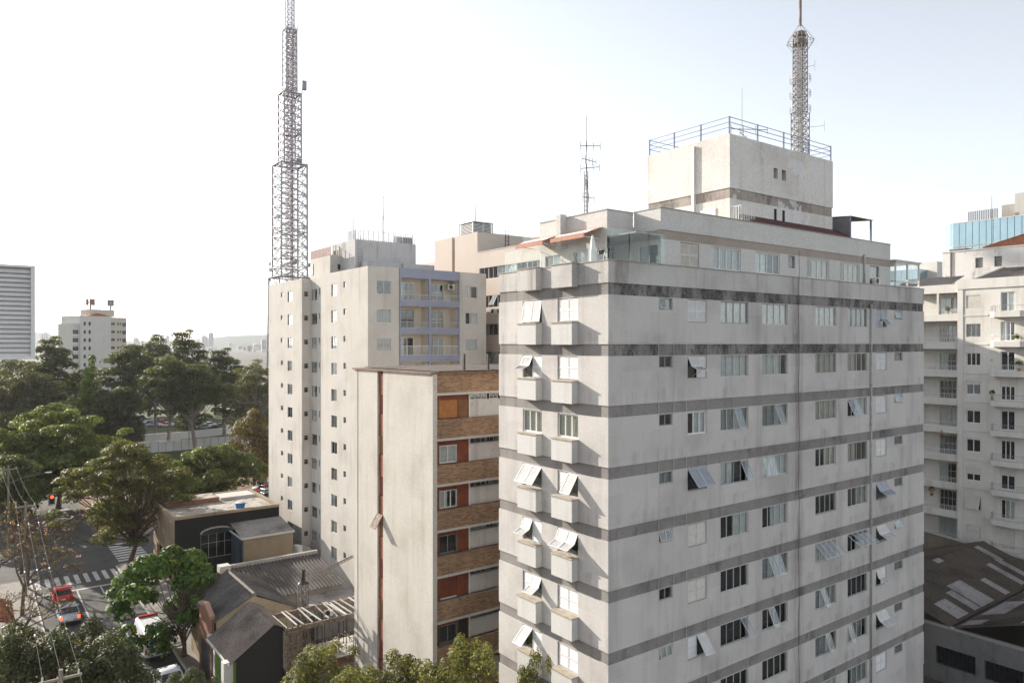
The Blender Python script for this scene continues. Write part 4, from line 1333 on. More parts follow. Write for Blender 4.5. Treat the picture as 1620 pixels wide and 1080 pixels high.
for k, z in enumerate(drow):
    st = DH[k]
    if st in ('shut', 'flap'):
        shutter_window(D, 'u', DU, *dwin, z - 0.68, z + 0.68, [('a', 24) if st == 'flap' else 'c'], 'shutter_cream', 1, 'white')
    else:
        window(D, 'u', DU, *dwin, z - 0.68, z + 0.68, 3 if st == 'dark3' or k == 1 else 2, 'G' if k == 3 else None, {}, 'white' if k > 1 else 'grey_frame', blind={'blind': 0.25, 'half': 0.5}.get(st, 0), sashes=True)
    window(D, 'u', DU, *ddoor, z - 1.1, z + 0.85, 3 if k % 2 else 2, DD[k], {}, 'white', blind=0.9 if k == 8 else (0.3 if k in (6, 3) else 0), sashes=True)
    window(D, 'u', DU, *more[0], z - 0.68, z + 0.68, 2, None, {}, 'white')
    window(D, 'u', DU, *more[1], z - 1.1, z + 0.85, 2, 'H', {}, 'white')
    # string course
    MB().box(DU - 0.05, DU - 0.001, on_u(1563, DU), dv1 - 0.52, z - 1.52, z - 1.36).build('string_course', M['d_wall'], D)
    for q, (va, vb) in enumerate(((on_u(1618, DU - 1.0), on_u(1566, DU - 1.0)), (on_u(1618, DU - 1.0) - 8.2, on_u(1566, DU - 1.0) - 8.2))):
        zb = z - 1.15
        poly = [(DU + 0.05, va), (DU - 0.75, va), (DU - 1.0, va + 0.25), (DU - 1.0, vb - 0.35), (DU - 0.8, vb), (DU + 0.05, vb + 0.1)]
        bal = MB().prism(poly, 'z', zb - 0.55, zb).build('balcony', M['d_wall'], D)
        mb = MB()
        pp = [(a + 0.06, b) for a, b in poly]
        for f in (0.02, 0.62):
            mb.path([(a, b, zb + f) for a, b in pp], 0.022, 4)
        for (a, b), (c, d) in zip(pp[:-1], pp[1:]):
            n = max(1, int(math.hypot(c - a, d - b) / (0.16 if k not in (1,) else 0.6)))
            for i in range(n):
                mb.tube((a + (c - a) * i / n, b + (d - b) * i / n, zb), (a + (c - a) * i / n, b + (d - b) * i / n, zb + 0.62), 0.011, n=4)
        mb.build('balcony_railing', M['white' if k in (1, 2) else 'grey_frame'], bal)
    # loggia column beside the pilaster
    lv0, lv1 = dv1 + 0.05, 41.0
    lg = MB().box(DU + 0.15, DU + 0.35, lv0, lv1, z - 1.95, z - 1.25).build('loggia_parapet', M['d_wall'], D)
    MB().box(DU + 0.351, DU + 1.9, lv0, lv1, z - 1.95, z - 1.75).build('loggia_floor', M['d_wall'], lg)
    w_ = wloc(D)
    link('railing', railing_mesh(lv1 - lv0, 0.55, M['white'], 0.17), D, (DU + 0.25 - w_[0], lv1 - w_[1], z - 1.25), (0, 0, -math.pi / 2))
    da, db = lv0 + 0.9, lv0 + 2.6
    facade(MB(), 'u', DU + 1.9, lv0, lv1, z - 1.75, z + 1.05, [(da, db, z - 1.7, z + 0.6), (lv0 + 0.1, lv0 + 0.6, z - 0.9, z + 0.6)], 0.1).build('loggia_back_wall', M['d_wall'], D)
    window(D, 'u', DU + 1.9, da, db, z - 1.7, z + 0.6, 4 if k % 2 else 3, ('L', 'G', 'H', None)[k % 4], {}, 'alu', mid=True, back='room')
    window(D, 'u', DU + 1.9, lv0 + 0.1, lv0 + 0.6, z - 0.9, z + 0.6, 1, 'G', {}, 'alu')
MB().box(DU + 0.15, DU + 0.4, dv1 + 0.05, 41, 31.4, 32.3).build('loggia_fascia', M['d_wall'], D)
MB().box(DU + 0.16, DU + 0.34, dv1 + 2.0, dv1 + 2.2, 29.1, 31.4).build('loggia_pier', M['d_wall'], D)
MB().box(DU + 2.5, 100, 14, 41, 0, 31.6).build('interior_core', M['d_wall'], D)
MB().box(DU + 0.26, 100, 14, 41, 31.75, 31.95).build('roof_slab', M['concrete'], D)


def rib_roof(mb, a, b, c, d, n, amp):
    """ribbed sheet on the quad a-b (eave) d-c (ridge), ribs run from eave to ridge"""
    a, b, c, d = map(Vector, (a, b, c, d))
    up = (b - a).cross(d - a).normalized()
    if up.z < 0:
        up = -up
    for i in range(n):
        f0, f1 = i / n, (i + 1) / n
        fm = (f0 + f1) / 2
        e0, em, e1 = a.lerp(b, f0), a.lerp(b, fm) + up * amp, a.lerp(b, f1)
        r0, rm, r1 = d.lerp(c, f0), d.lerp(c, fm) + up * amp, d.lerp(c, f1)
        mb.poly(e0, em, rm, r0)
        mb.poly(em, e1, r1, rm)
    return mb


mb = MB()
rib_roof(mb, (84.7, 26.0, 32.3), (84.7, 33.5, 32.3), (89, 31.5, 34.0), (89, 28.3, 34.0), 26, 0.07)
rib_roof(mb, (84.7, 33.5, 32.3), (94, 33.5, 32.3), (91, 31.5, 34.0), (89, 31.5, 34.0), 26, 0.07)
rib_roof(mb, (84.7, 35, 32.3), (84.7, 41, 32.3), (88, 41, 33.4), (88, 35, 33.4), 20, 0.07)
mb.build('tiled_roof', M['tile_grey'], D)
MB().tube((84.75, 26.0, 32.4), (89, 28.3, 34.08), 0.12).tube((84.75, 33.5, 32.4), (89, 31.5, 34.08), 0.12).tube((89, 28.3, 34.08), (89, 31.5, 34.08), 0.12).build('roof_ridge', M['concrete'], D)
MB().box(90, 96, 25.5, 29.5, 31.9, 34.3).build('roof_tank', M['concrete'], D)
# potted plants on two balconies come with the vegetation

# ------------------------------------------------------------------ whitewashed building with a tiled hip roof
O = thing('whitewashed_building', 'peeling whitewashed building with terracotta hip roof', 'building', (125, 45, 0))
OU = 117.3
vs_ = [(on_u(1555, OU), on_u(1543, OU)), (on_u(1585, OU), on_u(1573, OU))]
facade(MB(), 'u', OU, 30, 49.7, 0, 39.5, [(*v, 36.9, 38.35) for v in vs_], 0.4).build('wall', M['o_wall'], O)
MB().box(OU + 0.4, 135, 30.01, 49.69, 0, 39.3).build('wall_core', M['o_wall'], O)
MB().box(OU - 0.1, OU + 0.5, 29.9, 49.8, 39.5, 39.65).build('cornice', M['o_wall'], O)
for v in vs_:
    mb = MB()
    for i in range(7):
        z = 36.95 + i * 0.2
        mb.poly((OU + 0.1, v[0], z + 0.02), (OU + 0.1, v[1], z + 0.02), (OU + 0.3, v[1], z + 0.16), (OU + 0.3, v[0], z + 0.16))
    mb.build('louver_vent', M['grey_frame'], O)
mb = MB()
rib_roof(mb, (OU + 0.5, 30, 39.65), (OU + 0.5, 44.5, 39.65), (OU + 6, 40, 42.0), (OU + 6, 34.5, 42.0), 40, 0.09)
rib_roof(mb, (OU + 0.5, 44.5, 39.65), (OU + 14, 44.5, 39.65), (OU + 9, 40, 42.0), (OU + 6, 40, 42.0), 30, 0.09)
mb.build('tiled_roof', M['terracotta'], O)
MB().tube((OU + 0.5, 44.5, 39.75), (OU + 6, 40, 42.1), 0.14).tube((OU + 6, 34.5, 42.1), (OU + 6, 40, 42.1), 0.14).build('roof_ridge', M['terracotta'], O)
MB().tube((OU - 0.08, 48.5, 30), (OU - 0.08, 48.5, 39.5), 0.09).build('drainpipe', M['tile_grey'], O)
MB().box(OU + 0.6, OU + 3, 46.6, 49.4, 39.9, 40.0).box(OU + 0.8, OU + 0.9, 48.9, 49.0, 39.6, 39.9).box(OU + 0.8, OU + 0.9, 46.8, 46.9, 39.6, 39.9).build('roof_hatch', M['skylight'], O)
x, y = at(1569, 112)
aerial('tall needle aerial above the terracotta hip roof', (x, y, 40.2), 8.2, [], r=0.05)

# ------------------------------------------------------------------ blue glass office tower
G = thing('glass_office_building', 'blue mirror glass office building with rounded corner', 'building', (185, 55, 0))
GU, GZ = 171.6, 51.9
MB().box(GU + 1.2, 215, 30, 71.0, 0, GZ - 0.3).build('tower_core', M['dark_wall'], G)
zr = [(46.95, GZ), (41.2, 46.75), (38.6, 41.1), (33.0, 38.5), (27.5, 32.9)]
n = 26
gv = [70.6 - i * 1.3 for i in range(n + 1)]
for z0, z1 in zr:
    for i in range(n):
        MB().box(GU, GU + 0.1, gv[i + 1] + 0.05, gv[i] - 0.05, z0 + 0.05, z1 - 0.05).build('glass_panel', M['glass_blue'], G)
    for j in range(5):
        a0, a1 = math.pi / 2 * j / 5, math.pi / 2 * (j + 1) / 5
        c = (GU + 2.2, 70.6)
        p = [(c[0] - 2.2 * math.cos(a), c[1] + 2.2 * math.sin(a)) for a in (a0 + 0.015, a1 - 0.015)]
        MB().poly((*p[0], z0 + 0.05), (*p[1], z0 + 0.05), (*p[1], z1 - 0.05), (*p[0], z1 - 0.05)).build('corner_panel', M['glass_blue'], G)
mb = MB()
for z in [GZ + 0.02] + [a[0] - 0.08 for a in zr[:4]]:
    mb.box(GU - 0.06, GU + 0.12, gv[-1], 70.6, z - 0.09, z + 0.09)
mb.build('mullion_rails', M['alu'], G)
MB().box(GU + 0.12, GU + 0.4, gv[-1], 70.6, 20, GZ).build('curtain_wall_backing', M['dark_wall'], G)
MB().box(GU + 4, 210, 30, 60.2, GZ - 0.3, 57.2).build('roof_plant_block', M['concrete_pale'], G)
MB().box(GU + 5, 200, 60.2, 63.0, GZ - 0.3, 55.3).build('roof_plant_block', M['concrete'], G)
mb = MB()
for i in range(14):
    mb.box(GU + 3.0, GU + 3.06, 63.0 + i * 0.42, 63.28 + i * 0.42, GZ, GZ + 2.6)
mb.build('roof_screen', M['steel'], G)

# small glazed tower farther back
Q = thing('distant_glass_building', 'small pale glazed tower peeping over the ivory loggia building', 'building', (*at(1472, 235), 0))
w_ = wloc(Q)
for nm, dx0, dx1, z1, mt in (('glass_wing', -8, -1, 49.5, 'glass_blue'), ('tower_body', -1, 4, 52.0, 'far_wall'), ('rear_wing', 4, 7, 47.0, 'glass_blue')):
    MB().box(w_[0] + dx0 * 0.8, w_[0] + dx1 * 0.8, w_[1] - dx1 * 0.6, w_[1] - dx0 * 0.6 + 6, 0, z1).build(nm, M[mt], Q)

# ------------------------------------------------------------------ sooty shed at the lower right
S = thing('warehouse', 'sooty warehouse with dark corrugated roof and pale skylight sheets', 'building', (70, 26, 0))
facade(MB(), 'u', 60.2, 14, 31.2, 0, 4.2, [(23.2, 26.0, 1.3, 2.7), (20.1, 22.6, 1.3, 2.7), (15.5, 18.5, 1.0, 2.4)], 0.3).build('front_wall', M['grim'], S)
MB().box(60.15, 60.55, 14, 31.2, 4.2, 4.35).build('wall_coping', M['concrete'], S)
for v0, v1 in ((23.2, 26.0), (20.1, 22.6), (15.5, 18.5)):
    mb = MB()
    k = int((v1 - v0) / 0.3)
    for i in range(k + 1):
        mb.box(60.3, 60.34, v0 + i * (v1 - v0) / k - 0.02, v0 + i * (v1 - v0) / k + 0.02, 1.0 if v0 < 16 else 1.3, 2.7)
    mb.box(60.28, 60.32, v0, v1, 2.2, 2.26)
    g = mb.build('barred_window', M['black_metal'], S)
    MB().box(60.5, 60.55, v0, v1, 1.0, 2.7).build('window_recess', M['dark'], g)
mb = MB()
VAL, RID = 25.0, 30.5
rib_roof(mb, (60.3, VAL, 4.35), (81, VAL, 4.35), (81, RID, 6.4), (60.3, RID, 6.4), 90, 0.05)
rib_roof(mb, (60.3, 36, 4.4), (81, 36, 4.4), (81, RID, 6.4), (60.3, RID, 6.4), 90, 0.05)
mb.build('roof_slope', M['shed_roof'], S)
mb = rib_roof(MB(), (60.3, VAL - 0.3, 4.35), (81, VAL - 0.3, 4.35), (81, 19.0, 6.4), (60.3, 19.0, 6.4), 90, 0.05)
rib_roof(mb, (60.3, 13.5, 4.4), (81, 13.5, 4.4), (81, 19, 6.4), (60.3, 19, 6.4), 90, 0.05)
mb.build('roof_slope', M['shed_roof'], S)
MB().box(60.25, 81, VAL - 0.35, VAL + 0.05, 4.15, 4.3).build('valley_gutter', M['black_metal'], S)
sl = (6.4 - 4.35) / (RID - VAL)
for u0, u1, v0, v1 in ((62.2, 64.2, 0.2, 2.0), (65.3, 66.4, 0.2, 2.4), (66.6, 69.2, 0.2, 2.9), (71.5, 72.5, 0.2, 2.2), (75.4, 76.4, 0.3, 3.2), (77.6, 78.6, 0.4, 3.4), (70.0, 71.2, 5.0, 5.5), (78.0, 79.0, 3.0, 5.2)):
    z0, z1 = 4.35 + sl * v0 + 0.07, 4.35 + sl * v1 + 0.07
    rib_roof(MB(), (u0, VAL + v0, z0), (u1, VAL + v0, z0), (u1, VAL + v1, z1), (u0, VAL + v1, z1), max(3, int((u1 - u0) * 4)), 0.03).build('skylight_sheet', M['skylight'], S)
s2 = (6.4 - 4.35) / (VAL - 0.3 - 19.0)
for u0, u1, v0, v1 in ((61.0, 62.6, 0.2, 1.6), (64.5, 69.4, 0.2, 1.9), (70.0, 70.7, 1.2, 2.6), (73.5, 75.2, 0.1, 1.5), (77, 78, 0.1, 1.5), (60.8, 62.2, 4.2, 5.2)):
    z0, z1 = 4.35 + s2 * v0 + 0.07, 4.35 + s2 * v1 + 0.07
    rib_roof(MB(), (u0, VAL - 0.3 - v0, z0), (u1, VAL - 0.3 - v0, z0), (u1, VAL - 0.3 - v1, z1), (u0, VAL - 0.3 - v1, z1), max(3, int((u1 - u0) * 4)), 0.03).build('skylight_sheet', M['skylight'], S)
cb = MB().box(58.9, 60.2, 16.2, 19.4, 2.9, 3.0).build('window_canopy', M['concrete'], S)
MB().box(59.2, 60.0, 17.0, 19.0, 3.0, 3.18).build('canopy_sheet', M['skylight'], cb)
MB().box(57.2, 60.14, 26.9, 27.3, 0, 3.9).build('return_wall', M['tan_wall'], S)
# unseen block behind the grey one, added to cast shade on the ivory building
R = thing('unseen_rear_building', 'unseen rear block behind the large grey block, added to shade the ivory building', 'building', (73, 60, 0))
facade(MB(), 'v', 52.0, 64, 83.2, 0, 33.3, [(64.8 + i * 3.0, 66.2 + i * 3.0, 30.2 - 3 * k, 31.5 - 3 * k) for i in range(6) for k in range(10)], 0.2).build('front_wall', M['d_wall'], R)
MB().box(64.01, 83.19, 52.4, 66, 0, 33.2).build('core_wall', M['dark_wall'], R)
MB().box(83.2, 83.4, 52.0, 66, 0, 33.3).build('side_wall', M['d_wall'], R)
bw = thing('boundary_wall', 'weathered boundary wall between warehouse roof and ivory building', 'wall', (82, 30, 0))
MB().prism([(12, 0), (46, 0), (46, 6.9), (31, 5.4), (12, 4.0)], 'x', 82.0, 82.4).build('wall_slab', plaster('mossy_old_wall', (0.25, 0.21, 0.165), (0.12, 0.1, 0.08), 0.6, 0.6), bw)
MB().prism([(12, 4.001), (31, 5.401), (46, 6.901), (46, 7.0), (31, 5.5), (12, 4.1)], 'x', 81.9, 82.5).build('wall_coping', M['concrete'], bw)

# ------------------------------------------------------------------ low buildings by the street
H1 = thing('black_corner_building', 'black painted corner building with arched window and pale gravel roof', 'building', (23, 89, 0))
arch = [(20.4 + 1.7 + 1.7 * math.cos(a), 5.2 + 0.55 * math.sin(a)) for a in np.linspace(0, math.pi, 9)]
facade(MB(), 'v', 84.0, 17.8, 29.0, 0, 7.4, [(20.4, 23.8, 2.6, 5.2)], 0.35).build('side_wall', M['black_wall'], H1)
MB().prism(arch + [(20.4, 5.2)], 'y', 83.97, 83.995).build('arch_head', M['glass_dark'], H1)
w_ = window(H1, 'v', 84.0, 20.4, 23.8, 2.6, 5.2, 4, None, {}, 'grey_frame', mid=True)
MB().path([(p[0] * 1.0, 83.93, p[1] + 0.12) for p in arch], 0.1, 5).build('arch_moulding', M['concrete'], H1)
facade(MB(), 'u', 17.8, 84.0, 95.0, 0, 7.4, [(85.5, 88, 0.1, 3), (89.5, 93, 0.1, 3)], 0.3).build('street_wall', M['tan_wall'], H1)
MB().box(18.2, 28.9, 84.4, 94.9, 0, 6.9).build('core_wall', M['black_wall'], H1)
MB().box(18.0, 28.9, 84.2, 94.8, 6.95, 7.15).build('gravel_roof', M['gravel_roof'], H1)
for x0, x1, y0, y1 in ((17.7, 29.0, 83.95, 84.2), (17.7, 18.0, 84.2, 95), (28.8, 29.05, 84.2, 95), (18.0, 28.8, 94.75, 95.05)):
    MB().box(x0, x1, y0, y1, 7.2, 7.5).build('roof_edge', M['tan_wall'], H1)
MB().box(18.3, 24.2, 91.0, 91.35, 7.15, 7.7).build('roof_kerb', M['orange_wall'], H1)
MB().box(18.3, 24.2, 91.4, 94.6, 7.15, 7.62).build('raised_roof', M['gravel_roof'], H1)
MB().box(24.6, 28.6, 91.6, 94.5, 7.151, 7.45).build('raised_roof', M['concrete_pale'], H1)
tk = thing('water_tank', 'small blue plastic water tank on the gravel roof', 'tank', (25.0, 85.3, 7.15))
mb = MB()
for (z0, r0), (z1, r1) in zip(((0, 0.42), (0.72, 0.55), (0.74, 0.58)), ((0.72, 0.55), (0.74, 0.58), (0.82, 0.58))):
    mb.tube((0, 0, z0), (0, 0, z1), r0, r1, 14)
link('tank_body', mb.mesh('tank_body', M['tank_blue']), tk)
link('lid', MB().tube((0, 0, 0.82), (0, 0, 0.95), 0.6, 0.2, 14).mesh('lid', M['ac_white']), tk)
H2 = thing('tan_annexe', 'tan stained annexe with pale sloping sheet roof', 'building', (26, 82, 0))
facade(MB(), 'v', 79.5, 23.6, 29.0, 0, 5.35, [(25.2, 26.6, 1.2, 2.2), (27.4, 28.7, 1.6, 2.4)], 0.2).build('front_wall', M['tan_wall'], H2)
facade(MB(), 'u', 23.6, 79.5, 83.9, 0, 5.35, [(80.2, 81.0, 1.5, 4.6)], 0.2).build('side_wall', flat('blue_grey_cladding', (0.045, 0.055, 0.07), 0.6), H2)
MB().box(23.85, 23.9, 80.2, 81.0, 1.5, 4.6).build('side_window', M['pale_film'], H2)
MB().box(24.0, 28.9, 79.9, 83.9, 0, 5.2).build('core_wall', M['dark'], H2)
rib_roof(MB(), (23.4, 79.3, 5.4), (29.1, 79.3, 5.4), (29.1, 83.9, 6.1), (23.4, 83.9, 6.1), 40, 0.03).build('sheet_roof', M['skylight'], H2)
MB().box(23.4, 29.1, 79.28, 79.34, 5.2, 5.42).box(23.38, 23.44, 79.34, 83.9, 5.2, 5.42).build('roof_trim', M['alu'], H2)
for a, b, c, d in ((25.2, 26.6, 1.2, 2.2), (27.4, 28.7, 1.6, 2.4)):
    mb = MB()
    for i in range(6):
        z = c + i * (d - c) / 6
        mb.poly((a, 79.55, z), (b, 79.55, z), (b, 79.68, z + 0.12), (a, 79.68, z + 0.12))
    mb.build('louver_vent', M['black_metal'], H2)
for u, z in ((24.6, 1.3), (27.6, 1.25), (28.5, 1.6)):
    ac_unit(H2, (u, 79.25, z), 0)

H4 = thing('corrugated_roof_house', 'low house with grey corrugated roof against the cream tower', 'building', (23.5, 67, 0))
MB().box(19.8, 28.0, 64.0, 70.2, 0, 3.8).build('wall', M['concrete'], H4)
rib_roof(MB(), (19.4, 63.4, 3.9), (28.2, 63.4, 3.9), (28.2, 70.4, 5.0), (19.4, 70.4, 5.0), 26, 0.14).build('corrugated_roof', M['corrugated'], H4)
MB().box(19.4, 28.2, 70.42, 70.8, 4.0, 5.35).build('ridge_wall', M['concrete'], H4)
MB().box(24.5, 28.3, 61.9, 63.3, 0, 2.95).build('lower_wall', M['grim'], H4)
rib_roof(MB(), (23.9, 61.4, 3.1), (28.4, 61.4, 3.1), (28.4, 63.4, 3.5), (23.9, 63.4, 3.5), 24, 0.04).build('light_sheet_roof', M['skylight'], H4)
ac_unit(H4, (25.6, 61.6, 2.0), 0)

H3 = thing('yellow_gable_house', 'yellow gabled house with dark tiled roof and salmon street front', 'building', (18, 62, 0))
MB().prism([(15.2, 0), (21.0, 0), (21.0, 4.95), (18.0, 6.35), (15.2, 4.95)], 'y', 57.9, 58.2).build('gable_wall', M['yellow_wall'], H3)
MB().box(15.3, 20.9, 58.2, 66.0, 0, 4.8).build('core_wall', M['tan_wall'], H3)
mb = rib_roof(MB(), (14.9, 57.75, 4.85), (14.9, 66.2, 4.85), (18.0, 66.2, 6.5), (18.0, 57.75, 6.5), 60, 0.05)
mb.build('roof_slope', M['tile_dark'], H3)
rib_roof(MB(), (21.3, 57.75, 4.85), (21.3, 66.2, 4.85), (18.0, 66.2, 6.5), (18.0, 57.75, 6.5), 60, 0.05).build('roof_slope', M['tile_dark'], H3)
MB().tube((18.0, 57.75, 6.53), (18.0, 66.2, 6.53), 0.12, n=6).build('roof_ridge', M['tile_grey'], H3)
MB().box(17.4, 18.3, 65.2, 66.1, 6.3, 6.9).build('roof_vent', M['concrete_pale'], H3)
MB().prism([(57.9, 0.1), (61.5, 0.1), (61.5, 5.4), (59.5, 5.8), (57.9, 5.2)], 'x', 14.85, 15.05).build('street_front', M['orange_wall'], H3)
MB().prism([(57.9, 5.2), (59.5, 5.8), (61.5, 5.4), (61.5, 5.6), (59.5, 6.05), (57.9, 5.4)], 'x', 14.75, 15.1).build('front_coping', M['pink_wall'], H3)
MB().box(14.84, 14.86, 58.3, 60.9, 0.2, 3.0).build('roller_door', M['black_metal'], H3)

H5 = thing('green_white_shop', 'little shop with lime green and white front and grey tiled roof', 'building', (16.5, 55, 0))
MB().prism([(14.9, 0), (18.3, 0), (18.3, 5.55), (17.6, 5.9), (14.9, 4.05)], 'y', 52.2, 52.45).build('gable_wall', M['dark_wall'], H5)
facade(MB(), 'u', 14.9, 52.2, 57.7, 0, 4.0, [(52.9, 54.6, 0.1, 2.6)], 0.2).build('shop_front', M['white_wall'], H5)
MB().box(14.85, 14.895, 55.6, 57.0, 0.1, 3.95).build('green_panel', M['green_wall'], H5)
MB().box(14.84, 14.98, 52.1, 52.25, 0, 4.0).build('green_post', M['green_wall'], H5)
MB().box(14.2, 14.89, 52.25, 52.9, 0.13, 4.0).build('front_pier', M['white_wall'], H5)
MB().box(15.1, 18.2, 52.5, 57.6, 0, 3.9).build('core_wall', M['dark'], H5)
mb = rib_roof(MB(), (14.5, 52.0, 3.9), (14.5, 57.75, 3.9), (17.6, 57.75, 6.0), (17.6, 52.0, 6.0), 46, 0.05)
mb.build('roof_slope', M['tile_grey'], H5)
rib_roof(MB(), (18.4, 52.0, 5.6), (18.4, 57.75, 5.6), (17.6, 57.75, 6.0), (17.6, 52.0, 6.0), 46, 0.05).build('roof_slope', M['tile_grey'], H5)
MB().box(14.42, 14.5, 52.0, 57.75, 3.8, 3.95).build('gutter', M['alu'], H5)
MB().box(14.5, 17.6, 57.76, 57.86, 4.0, 4.15).build('edge_trim', M['white'], H5)

# demolished ground and yard beside the shop
yard = sheet('construction_yard', 17.5, 30, 40, 57, 0.03, M['earth'])
K = thing('construction_frame', 'concrete building frame under construction with timber formwork', 'construction', (23, 53.6, 0))
kx0, kx1, ky0, ky1 = 18.5, 28.0, 51.95, 55.4
MB().box(kx0, kx1, ky0, ky1, 2.1, 2.4).build('floor_slab', M['concrete_pale'], K)
MB().box(kx0 - 0.05, kx1, ky0 - 0.08, ky0, 1.95, 2.45).box(kx0 - 0.08, kx0, ky0, ky1, 1.95, 2.45).build('slab_edge_board', M['plywood'], K)
for u in (18.8, 22.0, 25.2):
    for v in (52.2, 55.1):
        MB().box(u - 0.22, u + 0.22, v - 0.22, v + 0.22, 0, 2.1).build('column', M['concrete_pale'], K)
for a, b, c, d in ((kx0, kx1, ky0, ky0 + 0.12), (kx0, kx1, ky1 - 0.12, ky1), (kx0, kx0 + 0.12, ky0 + 0.12, ky1 - 0.12), (kx0 + 4.6, kx0 + 4.7, ky0 + 0.12, ky1 - 0.12)):
    MB().box(a, b, c, d, 5.15, 5.5).build('beam_formwork', M['timber' if b - a > 1 else 'concrete_pale'], K)
for i in range(15):
    u = kx0 + 0.7 + i * 0.62 + rnd.uniform(-0.1, 0.1)
    MB().tube((u, ky0 + 0.05, 5.55), (u + rnd.uniform(-0.35, 0.25), ky1 - 0.05, 5.56), 0.06, n=4).build('joist', M['timber_pale' if i % 3 else 'alu'], K)
for i in range(34):
    u = kx0 + 0.3 + (i % 17) * 0.56
    v = ky0 + (0.6 if i < 17 else 2.4) + rnd.uniform(-0.3, 0.3)
    MB().tube((u, v, 2.4), (u + rnd.uniform(-0.06, 0.06), v, 5.0), 0.03, n=5).build('steel_prop', M['black_metal' if i % 3 else 'timber'], K)
mb = MB()
for i in range(6):
    v = ky0 + 0.1 + i * 0.66
    mb.box(kx0 - 0.08, kx0 - 0.02, v, v + 0.1, 2.2, 5.6)
for z in (2.9, 3.9, 5.0):
    mb.box(kx0 - 0.16, kx0 - 0.08, ky0 - 0.2, ky1 * 1.0, z, z + 0.08)
mb.build('formwork_studs', M['timber_pale'], K)
mb = MB()
for i in range(4):
    u = kx0 - 0.05 + i * 0.35
    mb.box(u, u + 0.1, ky0 - 0.16, ky0 - 0.08, 2.2, 5.7)
for z in (2.8, 3.6, 4.4, 5.2):
    mb.box(kx0 - 0.2, kx0 + 1.2, ky0 - 0.24, ky0 - 0.16, z, z + 0.1)
mb.box(kx0, kx0 + 1.1, ky0 - 0.079, ky0 - 0.02, 2.4, 5.5)
mb.build('column_formwork', M['timber'], K)
mb = MB()
for i in range(70):
    u, v = rnd.uniform(kx0 + 0.4, kx1 - 0.4), rnd.uniform(ky0 + 0.3, ky1 - 0.3)
    a = rnd.uniform(0, math.pi)
    ln = rnd.uniform(0.3, 1.3)
    mb.tube((u, v, 2.45), (u + ln * math.cos(a), min(ky1 - 0.1, max(ky0 + 0.1, v + ln * math.sin(a))), 2.47 + rnd.uniform(0, 0.5)), 0.035, n=4)
tag(mb.build('loose_timber', M['timber_pale'], K), kind='stuff')
link('guard_net', MB().box(0, 2.4, 0, 0.05, 0, 1.2).mesh('guard_net', M['safety_orange']), K, (26.2 - 23, ky0 - 0.1 - 53.6, 0.5))
mb = MB()
for i in range(5):
    mb.tube((17.0 + i * 0.3, 50.2 + 0.25 * i, 1.1 + 0.1 * i), (22.5 + i * 0.3, 51.2 + 0.2 * i, 1.4 + 0.12 * i), 0.07, n=5)
tag(mb.build('stacked_pole', M['timber']), 'loose timber poles lying in the yard below the concrete frame', 'timber')
mb = MB().box(17.6, 20.0, 49.2, 49.6, 0, 1.3).box(17.6, 18.0, 49.6, 51.8, 0, 1.3)
tag(mb.build('low_block_wall', M['white_wall']), 'low whitewashed block wall in the construction yard', 'wall')
# hoist mast with boom
hm = thing('hoist_mast', 'lattice hoist mast with slanting boom above the construction frame', 'hoist', (21.2, 55.9, 0))
mb = MB()
for sx in (-0.28, 0.28):
    for sy in (-0.28, 0.28):
        mb.box(sx - 0.04, sx + 0.04, sy - 0.04, sy + 0.04, 0, 7.2)
for k in range(12):
    z = k * 0.6
    for a, b in (((-0.28, -0.28), (0.28, -0.28)), ((0.28, -0.28), (0.28, 0.28)), ((0.28, 0.28), (-0.28, 0.28)), ((-0.28, 0.28), (-0.28, -0.28))):
        mb.tube((*a, z), (*b, z + 0.6), 0.025, n=4)
        mb.tube((*a, z), (*b, z), 0.025, n=4)
link('mast', mb.mesh('mast', M['tile_grey']), hm)
mb = MB()
for s in (-0.15, 0.15):
    mb.tube((0.2, s, 7.3), (4.2, s, 8.6), 0.035, n=4)
mb.tube((0.2, 0, 7.6), (4.2, 0, 8.7), 0.035, n=4)
for k in range(14):
    f, g2 = k / 14, (k + 1) / 14
    mb.tube((0.2 + 4 * f, -0.15, 7.3 + 1.3 * f), (0.2 + 4 * g2, 0.15, 7.3 + 1.3 * g2), 0.018, n=4)
    mb.tube((0.2 + 4 * f, 0.15, 7.3 + 1.3 * f), (0.2 + 4 * g2, 0, 7.6 + 1.1 * g2), 0.018, n=4)
link('boom', mb.mesh('boom', M['tile_grey']), hm)
link('motor_head', MB().tube((0, 0, 7.2), (0, 0, 7.35), 0.42, 0.3, 10).tube((0, 0, 7.35), (0.05, 0, 8.3), 0.16, 0.13, 8).mesh('motor_head', M['black_metal']), hm)
link('hose_reel', MB().box(0.35, 0.8, -0.2, 0.2, 4.6, 5.4).mesh('hose_reel', M['concrete']), hm)

# ------------------------------------------------------------------ neighbour with the louvered screen, at the left edge
L = thing('neighbour_building', 'pale building edge with a big louvered screen in front of the trees', 'building', (-6, 22, 0))
MB().box(-12, -0.35, 18.6, 30, 0, 34).build('wall', M['l_wall'], L)
lu0, lu1, lvp, lz0, lz1 = -0.75, 1.06, 16.7, 25.70, 27.48
scr = MB().box(lu0, lu1, lvp + 0.12, lvp + 1.9, lz0, lz1).build('screen_housing', flat('screen_box_paint', (0.36, 0.35, 0.34), 0.6), L)
mb = MB().box(lu1 - 0.07, lu1, lvp - 0.02, lvp + 0.119, lz0, lz1).box(lu0, lu1 - 0.07, lvp - 0.02, lvp + 0.119, lz1 - 0.045, lz1).box(lu0, lu1 - 0.07, lvp - 0.02, lvp + 0.119, lz0, lz0 + 0.06)
mb.build('screen_frame', M['white'], L)
n = 19
sh = (lz1 - lz0 - 0.11) / n
